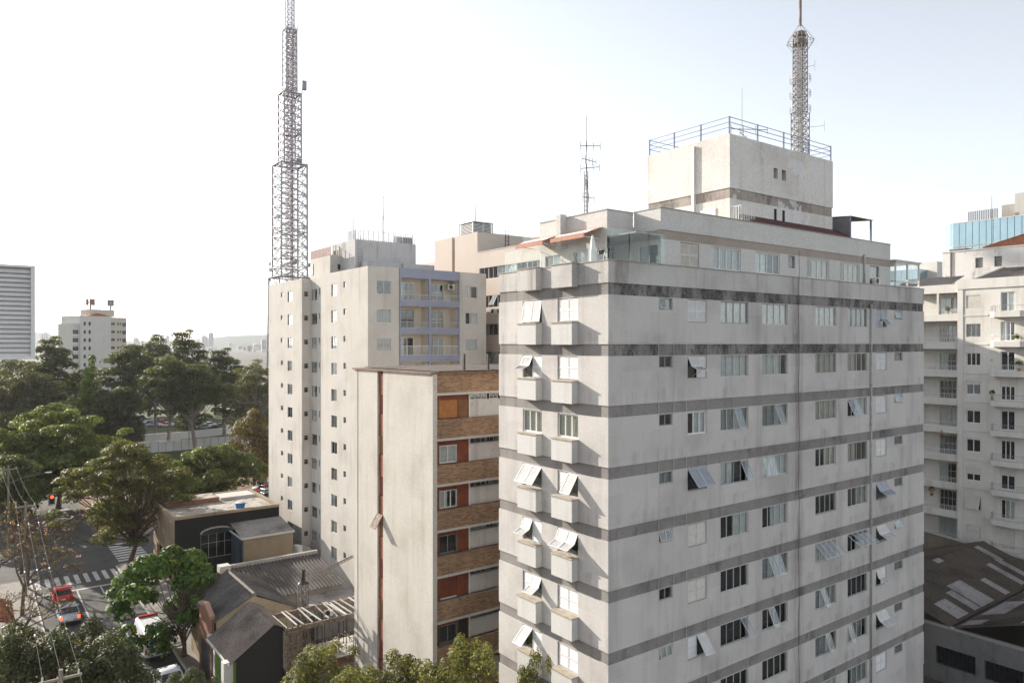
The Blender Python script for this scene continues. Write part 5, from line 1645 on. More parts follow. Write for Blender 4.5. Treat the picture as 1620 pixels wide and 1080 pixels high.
slat = MB().poly((lu0, 0, 0), (lu1 - 0.072, 0, 0), (lu1 - 0.072, 0.085, sh * 0.95), (lu0, 0.085, sh * 0.95)).poly((lu0, 0.02, -0.02), (lu1 - 0.072, 0.02, -0.02), (lu1 - 0.072, 0, 0), (lu0, 0, 0)).mesh('slat', flat('pale_grey_slat', (0.76, 0.745, 0.73), 0.5, var=0.04))
for i in range(n):
    link('slat', slat, scr, (0, lvp + 0.02, lz0 + 0.065 + i * sh))

# ------------------------------------------------------------------ lattice towers
def lattice(mb, cx, cy, z0, z1, s0, s1, nb, r):
    """square lattice section: horizontals and crossed braces on four faces"""
    for k in range(nb):
        f0, f1 = k / nb, (k + 1) / nb
        za, zb = z0 + (z1 - z0) * f0, z0 + (z1 - z0) * f1
        a, b = (s0 + (s1 - s0) * f0) / 2, (s0 + (s1 - s0) * f1) / 2
        ca = [(cx - a, cy - a), (cx + a, cy - a), (cx + a, cy + a), (cx - a, cy + a)]
        cb = [(cx - b, cy - b), (cx + b, cy - b), (cx + b, cy + b), (cx - b, cy + b)]
        for i in range(4):
            j = (i + 1) % 4
            mb.tube((*ca[i], za), (*ca[j], za), r, n=4)
            mb.tube((*ca[i], za), (*cb[j], zb), r * 0.8, n=4)
            mb.tube((*ca[j], za), (*cb[i], zb), r * 0.8, n=4)
            # mid rail
            m0 = ((ca[i][0] + ca[j][0]) / 2, (ca[i][1] + ca[j][1]) / 2, za)
            mb.tube(m0, (*[(cb[i][q] + cb[j][q]) / 2 for q in (0, 1)], zb), r * 0.6, n=4)
    return mb


def legs(t, cx, cy, z0, z1, s0, s1, r, mt):
    for sx, sy in ((-1, -1), (1, -1), (1, 1), (-1, 1)):
        link('leg', MB().tube((cx + sx * s0 / 2, cy + sy * s0 / 2, z0), (cx + sx * s1 / 2, cy + sy * s1 / 2, z1), r, n=5).mesh('leg', mt), t)


def deck(t, z, s):
    h = s / 2
    mb = ring(MB(), -h, h, -h, h, 0, 0.12, s * 0.14)
    mb.v = [(x, q, z + y) for x, y, q in mb.v]
    for k in (0.55, 1.1):
        for a, b in (((-h, -h), (h, -h)), ((h, -h), (h, h)), ((h, h), (-h, h)), ((-h, h), (-h, -h))):
            mb.tube((*a, z + k), (*b, z + k), 0.05, n=4)
            for i in range(5):
                p = (a[0] + (b[0] - a[0]) * i / 5, a[1] + (b[1] - a[1]) * i / 5)
                mb.tube((*p, z), (*p, z + 1.1), 0.04, n=4)
    link('platform', mb.mesh('platform', M['tower_steel']), t)


tx, ty = at(458.5, 200)
T1 = thing('broadcast_tower', 'tall grey lattice broadcast tower stepping inward behind the cream tower', 'tower', (tx, ty, 0))
secs = [(0, 43.7, 9.6, 8.6, 9, 0.17), (43.7, 74.4, 7.1, 7.0, 11, 0.19), (74.4, 93.7, 4.7, 4.6, 9, 0.17), (93.7, 111, 2.9, 2.8, 10, 0.14), (111, 138, 1.8, 1.7, 20, 0.08)]
for z0, z1, s0, s1, nb, r in secs:
    link('lattice_section', lattice(MB(), 0, 0, z0, z1, s0, s1, nb, r).mesh('lattice_section', M['tower_steel']), T1)
    legs(T1, 0, 0, z0, z1, s0, s1, r * 1.5, M['tower_steel'])
link('inner_shaft', lattice(MB(), 0, 0, 0, 111, 1.7, 1.5, 70, 0.085).mesh('inner_shaft', M['tower_red']), T1)
link('inner_shaft', lattice(MB(), 0.9, 0.9, 40, 111, 0.7, 0.7, 60, 0.06).mesh('inner_shaft', M['tower_steel']), T1)
for z, s in ((43.7, 9.8), (56, 7.3), (74.4, 7.6), (83, 4.8), (93.7, 5.2), (111, 3.3)):
    deck(T1, z, s)
mb = MB()
for z in np.arange(95, 110, 1.6):
    mb.tube((-2.6, 0.4, z), (-1.2, 0.4, z), 0.05, n=4).tube((-2.6, 0.4, z - 0.35), (-2.6, 0.4, z + 0.35), 0.04, n=4)
mb.tube((-2.6, 0.4, 94.5), (-2.6, 0.4, 110), 0.06, n=4)
link('antenna_array', mb.mesh('antenna_array', M['tower_steel']), T1)
link('dish_cabinet', MB().box(2.6, 3.9, -2.2, -1.2, 95.2, 97.6).mesh('dish_cabinet', M['steel']), T1)
for k in range(14):
    a = rnd.uniform(0, 6.28)
    z = rnd.choice([46, 47.5, 58, 60, 67, 75.6, 85, 112.5])
    rr = (4.9 if z < 50 else 3.8 if z < 74 else 2.6)
    mb = MB().tube((rr * math.cos(a), rr * math.sin(a), z), ((rr + 0.5) * math.cos(a), (rr + 0.5) * math.sin(a), z), 0.55, 0.6, 10)
    link('dish_antenna', mb.mesh('dish_antenna', M['ac_white' if k % 2 else 'steel']), T1)
mb = MB()
for z in np.arange(112, 137, 1.2):
    for a in (0, 1.57, 3.14, 4.71):
        mb.tube((0.9 * math.cos(a), 0.9 * math.sin(a), z), (1.4 * math.cos(a), 1.4 * math.sin(a), z), 0.05, n=4)
link('dipole_stubs', mb.mesh('dipole_stubs', M['tower_steel']), T1)

tx, ty = at(1266, 170)
T2 = thing('lattice_mast', 'slim lattice mast with diamond-shaped top ring behind the rooftop block', 'tower', (tx, ty, 0))
for z0, z1, s0, s1, nb, r in ((0, 79.3, 2.9, 2.85, 44, 0.085), (79.3, 97.5, 2.3, 2.25, 14, 0.08)):
    link('lattice_section', lattice(MB(), 0, 0, z0, z1, s0, s1, nb, r).mesh('lattice_section', M['wood_pole']), T2)
    legs(T2, 0, 0, z0, z1, s0, s1, 0.12, M['wood_pole'])
link('inner_shaft', lattice(MB(), 0, 0, 60, 97, 0.9, 0.9, 50, 0.065).mesh('inner_shaft', M['tower_steel']), T2)
mb = MB()
rg = [(3.1 * math.cos(k * math.pi / 4 + 0.3), 3.1 * math.sin(k * math.pi / 4 + 0.3), 95.7) for k in range(8)]
for k in range(8):
    mb.tube(rg[k], rg[(k + 1) % 8], 0.07, n=4)
    s = 0.45
    mb.tube(rg[k], (rg[k][0] * 0.08, rg[k][1] * 0.08, 99.8), 0.06, n=4)
    mb.tube(rg[k], (rg[k][0] * s, rg[k][1] * s, 93.4), 0.06, n=4)
    mb.tube(rg[k], (rg[k][0] * s, rg[k][1] * s, 95.7), 0.05, n=4)
link('top_ring', mb.mesh('top_ring', M['tower_steel']), T2)
link('antenna_drum', MB().tube((0, 0, 95.2), (0, 0, 96.2), 1.5, n=12).tube((0, 0, 97.0), (0, 0, 97.9), 1.4, n=12).mesh('antenna_drum', M['wood_pole']), T2)
for k, z in enumerate(np.arange(99.5, 118, 1.9)):
    link('top_pole', MB().tube((0, 0, z), (0, 0, z + 1.9), 0.33, 0.33, 10).mesh('top_pole', M['tower_red' if k % 2 else 'timber']), T2)
for z in (83.0, 86.5, 79.4):
    mb = MB()
    for k in range(12):
        a, b = 2 * math.pi * k / 12, 2 * math.pi * (k + 1) / 12
        for dz in (0, 0.6, 1.2):
            mb.tube((2.3 * math.cos(a), 2.3 * math.sin(a), z + dz), (2.3 * math.cos(b), 2.3 * math.sin(b), z + dz), 0.05, n=4)
        mb.tube((2.3 * math.cos(a), 2.3 * math.sin(a), z), (2.3 * math.cos(a), 2.3 * math.sin(a), z + 1.2), 0.04, n=4)
    link('ring_platform', mb.mesh('ring_platform', M['tower_steel']), T2)
for z, ln in ((76, 4.2), (90, 1.8)):
    mb = MB().tube((1.4, -1.0, z), (1.4 + ln * 0.75, -1.0 - ln * 0.55, z + 0.4), 0.05, n=4)
    e = (1.4 + ln * 0.75, -1.0 - ln * 0.55, z + 0.4)
    mb.tube((e[0], e[1], z - 0.9), (e[0], e[1], z + 1.6), 0.05, n=4)
    link('side_antenna', mb.mesh('side_antenna', M['tower_steel']), T2)

# ------------------------------------------------------------------ street: poles, wires, signal
def pole(label, x, y, h, arms=True, lamp=None):
    t = thing('utility_pole', label, 'pole', (x, y, 0.1), group='poles along the street')
    link('shaft', MB().tube((0, 0, 0), (0, 0, h), 0.17, 0.11, 10).mesh('shaft', M['wood_pole']), t)
    if arms:
        link('cross_arm', MB().box(-0.95, 0.95, -0.06, 0.06, h - 0.55, h - 0.42).mesh('cross_arm', M['wood_pole']), t)
        for s in (-0.8, 0, 0.8):
            link('insulator', MB().tube((s, 0, h - 0.42), (s, 0, h - 0.2), 0.06, 0.04, 8).mesh('insulator', M['ac_white']), t)
    if lamp:
        mb = MB().path([(0, 0, h - 2.2), (lamp * 0.5, -0.2, h - 1.5), (lamp, -0.3, h - 1.25)], 0.04, 6)
        link('lamp_arm', mb.mesh('lamp_arm', M['steel']), t)
        link('lamp_head', MB().box(lamp - 0.1, lamp + 0.6, -0.42, -0.18, h - 1.3, h - 1.17).mesh('lamp_head', M['alu']), t)
    return t


pole('wooden utility pole with cross arm and street lamp by the zebra crossing', 4.9, 90.5, 9.6, True, 3.2)
pole('wooden utility pole with lamp arm beyond the crossing', 4.3, 112, 10.5, True, 4.0)
pole('plain grey pole standing just behind the farther lamp pole', 3.4, 118, 11.0, False)
pole('near utility pole rising among the bottom left trees', 3.9, 44, 9.2, True)
wires = []
for j, s in enumerate((-0.8, 0.0, 0.8)):
    pts = []
    seq = [(4.3 + s, 112, 10.4), (4.9 + s, 90.5, 9.5), (3.9 + s, 44, 9.1), (3.0 + s, 5, 9.1)]
    for (a, b) in zip(seq[:-1], seq[1:]):
        for i in range(12):
            f = i / 12
            pts.append((a[0] + (b[0] - a[0]) * f, a[1] + (b[1] - a[1]) * f, a[2] + (b[2] - a[2]) * f - 0.9 * 4 * f * (1 - f) * (0.5 if a is seq[0] else 0.8)))
    wires.append(pts)
    lab = ('overhead cable strung along the street, the one nearest the pavement', 'overhead cable strung along the street, the middle one of three', 'overhead cable strung along the street, the one nearest the road')[j]
    t = tag(MB().path(pts, 0.013, 5).build('overhead_cable', M['wire']), lab, 'cable', 'overhead cables')
    for k in range(14, 34, 4):
        MB().tube(pts[k], (pts[k][0], pts[k][1] - 0.3, pts[k][2]), 0.05, n=6).build('cable_clamp', M['ac_white'], t)
sp = MB()
for k in (20, 26, 30):
    sp.tube(wires[0][k], wires[2][k], 0.018, n=5)
tag(sp.build('cable_spacer', M['wire']), 'thin spacer bars linking the three overhead cables', 'spacer')

# traffic signal
tl = thing('traffic_signal', 'traffic signal on a long arm with its red light lit', 'traffic light', (13.9, 110.3, 0.1))
link('signal_arm', MB().tube((0, 0, 0), (0, 0, 6.4), 0.09, n=8).path([(0, 0, 6.2), (-2.5, -0.6, 6.6), (-5.2, -1.0, 6.6)], 0.06, 8).mesh('signal_arm', M['black_metal']), tl)
hd = link('signal_head', MB().box(-0.25, 0.25, -0.12, 0.12, -0.9, 0.25).mesh('signal_head', M['black_metal']), tl, (-5.2, -1.05, 6.5), (0, 0, 0.25))
link('signal_backplate', ring(MB(), -0.38, 0.38, -1.05, 0.4, -0.02, 0.02, 0.08).mesh('signal_backplate', M['wood_pole']), hd)


def disc(r, n=12):
    return MB().tube((0, -0.14, 0), (0, -0.12, 0), r, n=n)


link('red_light', disc(0.2).mesh('red_light', M['red_lamp']), hd, (0, 0, 0))
link('unlit_light', disc(0.15).mesh('unlit_light', M['glass_dark']), hd, (0, 0, -0.38))
link('unlit_light', disc(0.15).mesh('unlit_light', M['glass_dark']), hd, (0, 0, -0.7))
# tiled canopy at the left edge
cn = thing('tiled_canopy', 'small brown tiled canopy roof at the left pavement edge', 'canopy', (1.5, 77.5, 0))
rib_roof(MB(), (3.3, 73.5, 2.7), (3.3, 80.5, 2.7), (0.2, 80.5, 3.9), (0.2, 73.5, 3.9), 34, 0.06).build('tile_slope', M['terracotta'], cn)
MB().box(-3, 0.2, 73.5, 80.5, 0.1, 3.6).build('rear_wall', M['tan_wall'], cn)
for v in (73.8, 80.2):
    MB().box(3.0, 3.15, v - 0.07, v + 0.07, 0.1, 2.7).build('post', M['timber'], cn)

# ------------------------------------------------------------------ vehicles
def loft(secs, m, smooth=True):
    """closed cross sections (lists of points) skinned into one mesh"""
    mb = MB()
    n = len(secs[0])
    for s in secs:
        mb.v += [tuple(p) for p in s]
    for k in range(len(secs) - 1):
        for i in range(n):
            j = (i + 1) % n
            mb.f.append((k * n + i, k * n + j, (k + 1) * n + j, (k + 1) * n + i))
    mb.f.append(tuple(range(n))[::-1])
    mb.f.append(tuple((len(secs) - 1) * n + i for i in range(n)))
    me = mb.mesh('body', m)
    if smooth:
        me.polygons.foreach_set('use_smooth', [True] * len(me.polygons))
    return me


def sect(y, w, zb, zt, r=0.12):
    """rounded cross section, width 2w between zb and zt, tumblehome at the top"""
    return [(-w + 0.06, y, zb), (-w, y, zb + 0.15), (-w, y, (zb + zt) / 2 + 0.05), (-w + 0.05, y, zt - r * 0.6), (-w + 0.2, y, zt), (0, y, zt + 0.02),
            (w - 0.2, y, zt), (w - 0.05, y, zt - r * 0.6), (w, y, (zb + zt) / 2 + 0.05), (w, y, zb + 0.15), (w - 0.06, y, zb)]


def wheel_meshes(r=0.31, w=0.2):
    def tyre():
        return MB().tube((-w / 2, 0, 0), (w / 2, 0, 0), r, n=18).mesh('tyre', M['rubber'])

    def rim():
        mb = MB().tube((-w / 2 - 0.01, 0, 0), (w / 2 + 0.01, 0, 0), r * 0.6, n=12)
        return mb.mesh('rim', M['hub'])
    return cached(('tyre', r), tyre), cached(('rim', r), rim)


def make_car(label, loc, rotz, paint, kind='hatch', group=None, lod=1, braking=False):
    """car heading +y"""
    t = thing('parked_car' if lod == 0 else 'car', label, 'car', loc, rotz, group)
    Lh = 1.95 if kind == 'hatch' else 2.2
    w = 0.86

    def body():
        tail = 0.98 if kind == 'hatch' else 0.95
        return loft([sect(-Lh, w - 0.10, 0.42, tail - 0.08), sect(-Lh + 0.12, w - 0.02, 0.25, tail), sect(-Lh + 0.6, w, 0.2, tail + 0.02), sect(0, w, 0.2, 0.93),
                     sect(Lh - 1.15, w, 0.2, 0.92), sect(Lh - 0.35, w - 0.05, 0.22, 0.76), sect(Lh - 0.05, w - 0.16, 0.3, 0.64)], M[paint])

    def ring4(y, hw, z):
        return [(-hw, y, z), (hw, y, z)]
    # cabin: belt and roof outlines, front to back
    rb = -Lh + (0.12 if kind == 'hatch' else 0.75)
    fb = Lh - 1.1
    rt, ft = rb + (0.42 if kind == 'hatch' else 0.55), fb - 0.72
    zb_, zt_ = 0.92, 1.45
    hb, ht = w - 0.05, w - 0.2

    def roof():
        return loft([[(-ht + 0.05, rt, zt_ - 0.05), (-ht, rt, zt_ - 0.05), (-ht + 0.1, rt + 0.02, zt_), (ht - 0.1, rt + 0.02, zt_), (ht, rt, zt_ - 0.05), (ht - 0.05, rt, zt_ - 0.06)],
                     [(-ht, (rt + ft) / 2, zt_ - 0.03), (-ht - 0.02, (rt + ft) / 2, zt_ - 0.01), (-ht + 0.1, (rt + ft) / 2, zt_ + 0.05), (ht - 0.1, (rt + ft) / 2, zt_ + 0.05), (ht + 0.02, (rt + ft) / 2, zt_ - 0.01), (ht, (rt + ft) / 2, zt_ - 0.03)],
                     [(-ht + 0.05, ft, zt_ - 0.05), (-ht, ft, zt_ - 0.05), (-ht + 0.1, ft - 0.02, zt_), (ht - 0.1, ft - 0.02, zt_), (ht, ft, zt_ - 0.05), (ht - 0.05, ft, zt_ - 0.06)]], M[paint])

    def win(which):
        P = {'B': ((-hb, rb, zb_), (hb, rb, zb_), (ht - 0.02, rt, zt_ - 0.05), (-ht + 0.02, rt, zt_ - 0.05)),
             'F': ((hb, fb, zb_), (-hb, fb, zb_), (-ht + 0.02, ft, zt_ - 0.05), (ht - 0.02, ft, zt_ - 0.05)),
             'L': ((-hb, fb, zb_), (-hb, rb, zb_), (-ht, rt, zt_ - 0.05), (-ht, ft, zt_ - 0.05)),
             'R': ((hb, rb, zb_), (hb, fb, zb_), (ht, ft, zt_ - 0.05), (ht, rt, zt_ - 0.05))}[which]
        return MB().poly(*P).mesh('window', M['car_glass'])

    def pillars():
        mb = MB()
        for s in (-1, 1):
            for (y0, y1) in ((rb, rt), (fb, ft)):
                mb.tube((s * hb, y0, zb_), (s * ht, y1, zt_ - 0.04), 0.045, n=5)
            ym = (rb + fb) / 2
            mb.tube((s * hb, ym, zb_), (s * ht, (rt + ft) / 2, zt_ - 0.04), 0.04, n=5)
            mb.tube((s * hb, rb, zb_), (s * hb, fb, zb_), 0.04, n=5)
            mb.tube((s * ht, rt, zt_ - 0.04), (s * ht, ft, zt_ - 0.04), 0.04, n=5)
        mb.tube((-hb, rb, zb_), (hb, rb, zb_), 0.05, n=5)
        mb.tube((-ht, rt, zt_ - 0.04), (ht, rt, zt_ - 0.04), 0.04, n=5)
        return mb.mesh('pillars', M[paint])
    key = (kind, paint)
    link('body', cached(('cb',) + key, body), t)
    link('roof', cached(('cr',) + key, roof), t)
    link('pillars', cached(('cp',) + key, pillars), t)
    for nm, c in (('rear_window', 'B'), ('windscreen', 'F'), ('side_window', 'L'), ('side_window', 'R')):
        link(nm, cached(('cw', kind, c), lambda: win(c)), t)
    ty, ri = wheel_meshes()
    for sx in (-1, 1):
        for y in (-Lh + 0.65, Lh - 0.8):
            wo = link('wheel', ty, t, (sx * (w - 0.09), y, 0.31))
            link('rim', ri, wo)
    for sx in (-1, 1):
        tm = cached(('tail', kind, braking), lambda: MB().box(-0.1, 0.1, -0.03, 0.03, -0.14, 0.14).mesh('tail_light', M['red_lamp'] if braking else M['tail']))
        link('tail_light', tm, t, (sx * (w - 0.16), -Lh + 0.02, 0.8))
        link('headlight', cached(('head',), lambda: MB().box(-0.14, 0.14, -0.04, 0.04, -0.06, 0.06).mesh('headlight', M['ac_white'])), t, (sx * (w - 0.3), Lh - 0.1, 0.62))
        link('door_mirror', cached(('mir', paint), lambda: MB().box(-0.09, 0.09, -0.05, 0.05, -0.06, 0.06).mesh('door_mirror', M[paint])), t, (sx * (w + 0.06), fb - 0.35, 0.98))
    link('number_plate', cached('plate', lambda: MB().box(-0.22, 0.22, -0.01, 0.01, -0.07, 0.07).mesh('number_plate', M['ac_white'])), t, (0, -Lh - 0.02, 0.6))
    link('rear_bumper', cached(('bump', kind), lambda: MB().box(-w + 0.12, w - 0.12, -0.06, 0.05, -0.08, 0.08).mesh('rear_bumper', M['black_metal'])), t, (0, -Lh + 0.03, 0.38))
    return t


make_car('red hatchback waiting at the stop line', (7.75, 87.0, 0.0), 0.0, 'car_red', braking=False)
make_car('silver car with its brake lights on behind the red hatchback', (7.7, 80.6, 0.0), 0.0, 'car_silver', 'sedan', braking=True)
make_car('white sedan parked behind the ambulance', (12.3, 60.2, 0.0), 0.03, 'car_white', 'sedan')

# ambulance
AM = thing('ambulance', 'white ambulance with orange stripe and red rear roof band parked at the kerb', 'ambulance', (12.55, 68.3, 0.0))
aw_, al = 0.98, 2.85


def am_sec(y, w, zb, zt):
    return [(-w, y, zb), (-w, y, zt - 0.45), (-w + 0.06, y, zt - 0.12), (-w + 0.2, y, zt), (w - 0.2, y, zt), (w - 0.06, y, zt - 0.12), (w, y, zt - 0.45), (w, y, zb)]


link('body', loft([am_sec(-al, aw_ - 0.06, 0.45, 2.5), am_sec(-al + 0.08, aw_, 0.35, 2.56), am_sec(0.8, aw_, 0.3, 2.58), am_sec(1.5, aw_ - 0.02, 0.3, 2.5), am_sec(2.05, aw_ - 0.03, 0.3, 1.75), am_sec(2.2, aw_ - 0.04, 0.3, 1.25), am_sec(2.85, aw_ - 0.08, 0.35, 1.02)], M['car_white'], False), AM)
for s in (-1, 1):
    link('side_stripe', MB().box(s * aw_ - 0.012, s * aw_ + 0.012, -al + 0.3, 2.0, 0.95, 1.5).mesh('side_stripe', M['ambulance_orange']), AM)
    link('side_window', MB().box(s * (aw_ - 0.02) - 0.015, s * (aw_ - 0.02) + 0.015, 0.9, 1.75, 1.35, 1.85).mesh('side_window', M['car_glass']), AM)
    link('door_mirror', MB().box(s * (aw_ + 0.12) - 0.1, s * (aw_ + 0.12) + 0.1, 1.8, 1.9, 1.35, 1.7).mesh('door_mirror', M['black_metal']), AM)
    link('tail_light', MB().box(s * 0.82 - 0.08, s * 0.82 + 0.08, -al - 0.02, -al + 0.03, 0.75, 1.15).mesh('tail_light', M['tail']), AM)
link('windscreen', MB().poly((-0.86, 1.56, 2.4), (0.86, 1.56, 2.4), (0.9, 2.12, 1.5), (-0.9, 2.12, 1.5)).mesh('windscreen', M['car_glass']), AM, (0, 0.015, 0.02))
link('roof_band', MB().box(-0.84, 0.84, -al - 0.02, -al + 0.05, 2.0, 2.46).mesh('roof_band', M['ambulance_red']), AM)
link('roof_light_bar', MB().box(-0.75, 0.75, -0.15, 0.15, 0, 0.16).mesh('roof_light_bar', M['ambulance_red']), AM, (0, 1.0, 2.58))
link('rear_light_bar', MB().box(-0.5, 0.5, -0.06, 0.06, 0, 0.1).mesh('rear_light_bar', M['tail']), AM, (0, -al + 0.2, 2.57))
for s in (-1, 1):
    dr = link('rear_door', MB().box(-0.415, 0.415, -0.02, 0.02, 0.5, 1.98).mesh('rear_door', M['car_white']), AM, (s * 0.425, -al - 0.0, 0))
    link('door_window', MB().box(-0.37, 0.37, -0.03, 0.0, 1.32, 1.92).mesh('door_window', M['car_glass']), dr)
    link('window_film', MB().prism([(0.3 * math.cos(a) , 1.62 + 0.25 * math.sin(a)) for a in np.linspace(0, 2 * math.pi, 9)[:-1]], 'y', -0.036, -0.031).mesh('window_film', M['pale_film']), dr)
    star = MB()
    for a in (0, math.pi / 3, 2 * math.pi / 3):
        c, s_ = math.cos(a + math.pi / 2), math.sin(a + math.pi / 2)
        p = [(0.2 * c - 0.055 * s_, 0.2 * s_ + 0.055 * c), (-0.2 * c - 0.055 * s_, -0.2 * s_ + 0.055 * c), (-0.2 * c + 0.055 * s_, -0.2 * s_ - 0.055 * c), (0.2 * c + 0.055 * s_, 0.2 * s_ - 0.055 * c)]
        star.poly(*[(x, -0.04 - 0.001 * a, 1.62 + z) for x, z in p])
    link('star_emblem', star.mesh('star_emblem', M['emblem_blue']), dr)
    link('door_handle', MB().box(-0.08, 0.08, -0.05, -0.02, 1.02, 1.08).mesh('door_handle', M['black_metal']), dr, (-s * 0.25, 0, 0))
txt = bpy.data.curves.new('lettering', 'FONT')
txt.body = 'AMBULÂNCIA'
txt.size = 0.22
txt.align_x = 'CENTER'
txt.extrude = 0.002
txt.materials.append(M['ac_white'])
tmp = bpy.data.objects.new('lettering_curve', txt)
COL.objects.link(tmp)
bpy.context.view_layer.update()
tme = bpy.data.meshes.new_from_object(tmp.evaluated_get(bpy.context.evaluated_depsgraph_get()))
bpy.data.objects.remove(tmp)
to = link('lettering', tme, AM)
to.location = (0, -al - 0.025, 2.12)
to.rotation_euler = (math.pi / 2, 0, 0)
link('rear_bumper', MB().box(-0.95, 0.95, -0.12, 0.05, 0.35, 0.5).mesh('rear_bumper', M['black_metal']), AM, (0, -al, 0))
ty, ri = wheel_meshes(0.36, 0.24)
for sx in (-1, 1):
    for y in (-1.7, 1.85):
        wo = link('wheel', ty, AM, (sx * 0.85, y, 0.36))
        link('rim', ri, wo)

# parked cars beyond the trees: one proto of each paint, then copies
protos = {}


def parked(label, px, py, rotz, paint, kind='sedan', group=None, z=0.02):
    t = (EYE - z - 0.7) * FPX / (py - HORIZON)
    x, y = at(px, t)
    if (paint, kind) not in protos:
        protos[(paint, kind)] = make_car(label, (x, y, z), rotz, paint, kind, group, 0)
        return protos[(paint, kind)]
    return copy_thing(protos[(paint, kind)], (x, y, z), rotz, label, group)


LOT = 'cars in the parking lot beyond the trees'
parked('lone white car parked in the gap left of the lot', 170, 659, 1.2, 'car_white', group=LOT)
for px, py, pa in ((219, 663, 'car_white'), (221, 668, 'car_silver'), (234, 664, 'car_silver'), (236, 669, 'car_grey'), (263, 671, 'car_white'), (243, 670.5, 'car_silver'),
                   (323, 674, 'car_silver'), (330, 671, 'car_white'), (340, 676, 'car_black'), (347, 673, 'car_grey'), (370, 675, 'car_white'), (378, 679, 'car_silver'), (366, 679, 'car_grey'),
                   (392, 676, 'car_white'), (398, 655, 'car_white'), (410, 653, 'car_grey'), (388, 655, 'car_silver'), (418, 654, 'car_white')):
    lab_ = {'car_white': 'small white parked car in the lot beyond the park trees', 'car_silver': 'small silver parked car in the lot beyond the park trees', 'car_grey': 'small dark grey parked car in the lot beyond the park trees', 'car_black': 'small black parked car in the lot beyond the park trees'}[pa]
    parked(lab_, px, py, 1.15 + rnd.uniform(-0.1, 0.1), pa, 'sedan' if pa != 'car_grey' else 'hatch', LOT)
parked('bright red hatchback among pale cars in the parking lot', 252.5, 667, 1.2, 'car_red', 'hatch', LOT)
for lab, py, pa in (('white car at the far end of the row beside the cream tower', 768, 'car_white'), ('red car second in the row beside the cream tower', 774, 'car_red'),
                    ('silver car third in the row beside the cream tower', 780, 'car_silver'), ('pale car nearest in the row beside the cream tower', 786, 'car_grey')):
    parked(lab, 417, py, 1.9, pa, 'hatch', 'cars beside the cream tower')
parked('blue car glimpsed behind the black corner building', 258, 788, 1.3, 'car_blue', 'hatch')
parked('white car glimpsed behind the black corner building', 272, 786, 1.3, 'car_white', 'sedan')

# white hoarding, curved parapet and lamp posts beyond the crossing trees
hf = thing('hoarding_fence', 'long white panelled hoarding fence beyond the street trees', 'fence', (20, 150, 0))
pa_, pb_ = at(186, 170), at(400, 190)
npan = 18
for i in range(npan):
    f0, f1 = i / npan, (i + 0.96) / npan
    p0 = (pa_[0] + (pb_[0] - pa_[0]) * f0, pa_[1] + (pb_[1] - pa_[1]) * f0)
    p1 = (pa_[0] + (pb_[0] - pa_[0]) * f1, pa_[1] + (pb_[1] - pa_[1]) * f1)
    MB().poly((*p0, 0), (*p1, 0), (*p1, 2.5), (*p0, 2.5)).poly((p0[0], p0[1] + 0.06, 0), (p0[0], p0[1] + 0.06, 2.5), (p1[0], p1[1] + 0.06, 2.5), (p1[0], p1[1] + 0.06, 0)).poly((*p0, 2.5), (*p1, 2.5), (p1[0], p1[1] + 0.06, 2.5), (p0[0], p0[1] + 0.06, 2.5)).build('panel', M['white_wall'], hf)
    MB().box(p0[0] - 0.06, p0[0] + 0.06, p0[1] - 0.1, p0[1] + 0.0, 0, 2.6).build('post', M['grey_frame'], hf)
cp = MB()
ctr = []
for px, t in ((196, 182), (240, 186), (285, 190), (330, 196), (355, 200), (370, 205), (377, 211), (374, 218)):
    ctr.append(at(px, t))
for (a, b) in zip(ctr[:-1], ctr[1:]):
    d = Vector((b[0] - a[0], b[1] - a[1])).normalized()
    n_ = Vector((-d.y, d.x)) * 0.2
    for z0, z1 in ((1.2, 3.1),):
        q = [(a[0] - n_.x, a[1] - n_.y), (b[0] - n_.x, b[1] - n_.y), (b[0] + n_.x, b[1] + n_.y), (a[0] + n_.x, a[1] + n_.y)]
        cp.poly((*q[0], z0), (*q[1], z0), (*q[1], z1), (*q[0], z1))
        cp.poly((*q[3], z0), (*q[3], z1), (*q[2], z1), (*q[2], z0))
        cp.poly((*q[0], z1), (*q[1], z1), (*q[2], z1), (*q[3], z1))
cw = thing('ramp_parapet', 'curved white concrete ramp parapet in front of the parking lot', 'barrier', (*ctr[0], 0))
cp.build('parapet_wall', M['white'], cw)
for c in ctr:
    MB().box(c[0] - 0.25, c[0] + 0.25, c[1] - 0.25, c[1] + 0.25, 0, 1.2).build('support', M['concrete'], cw)
for i, (px, t) in enumerate(((247, 192), (299, 190), (382, 230))):
    x, y = at(px, t)
    lp = thing('lamp_post', ('thin lamp post left of the lot', 'thin lamp post in the middle of the lot', 'thin lamp post near the cream tower edge')[i], 'lamp post', (x, y, 0), group='lamp posts by the parking lot')
    link('shaft', MB().tube((0, 0, 0), (0, 0, 8), 0.12, 0.07, 6).mesh('shaft', M['steel']), lp)
    link('lamp_head', MB().box(-0.3, 0.8, -0.15, 0.15, 7.9, 8.05).mesh('lamp_head', M['alu']), lp)

# ------------------------------------------------------------------ trees
def quick_mesh(name, V, F4, m):
    """numpy quads to a mesh"""
    me = bpy.data.meshes.new(name)
    nv, nf = len(V), len(F4)
    me.vertices.add(nv)
    me.vertices.foreach_set('co', V.astype(np.float32).ravel())
    me.loops.add(nf * 4)
    me.loops.foreach_set('vertex_index', F4.astype(np.int32).ravel())
    me.polygons.add(nf)
    me.polygons.foreach_set('loop_start', np.arange(0, nf * 4, 4, dtype=np.int32))
    me.polygons.foreach_set('loop_total', np.full(nf, 4, dtype=np.int32))
    me.materials.append(m)
    me.update(calc_edges=True)
    return me


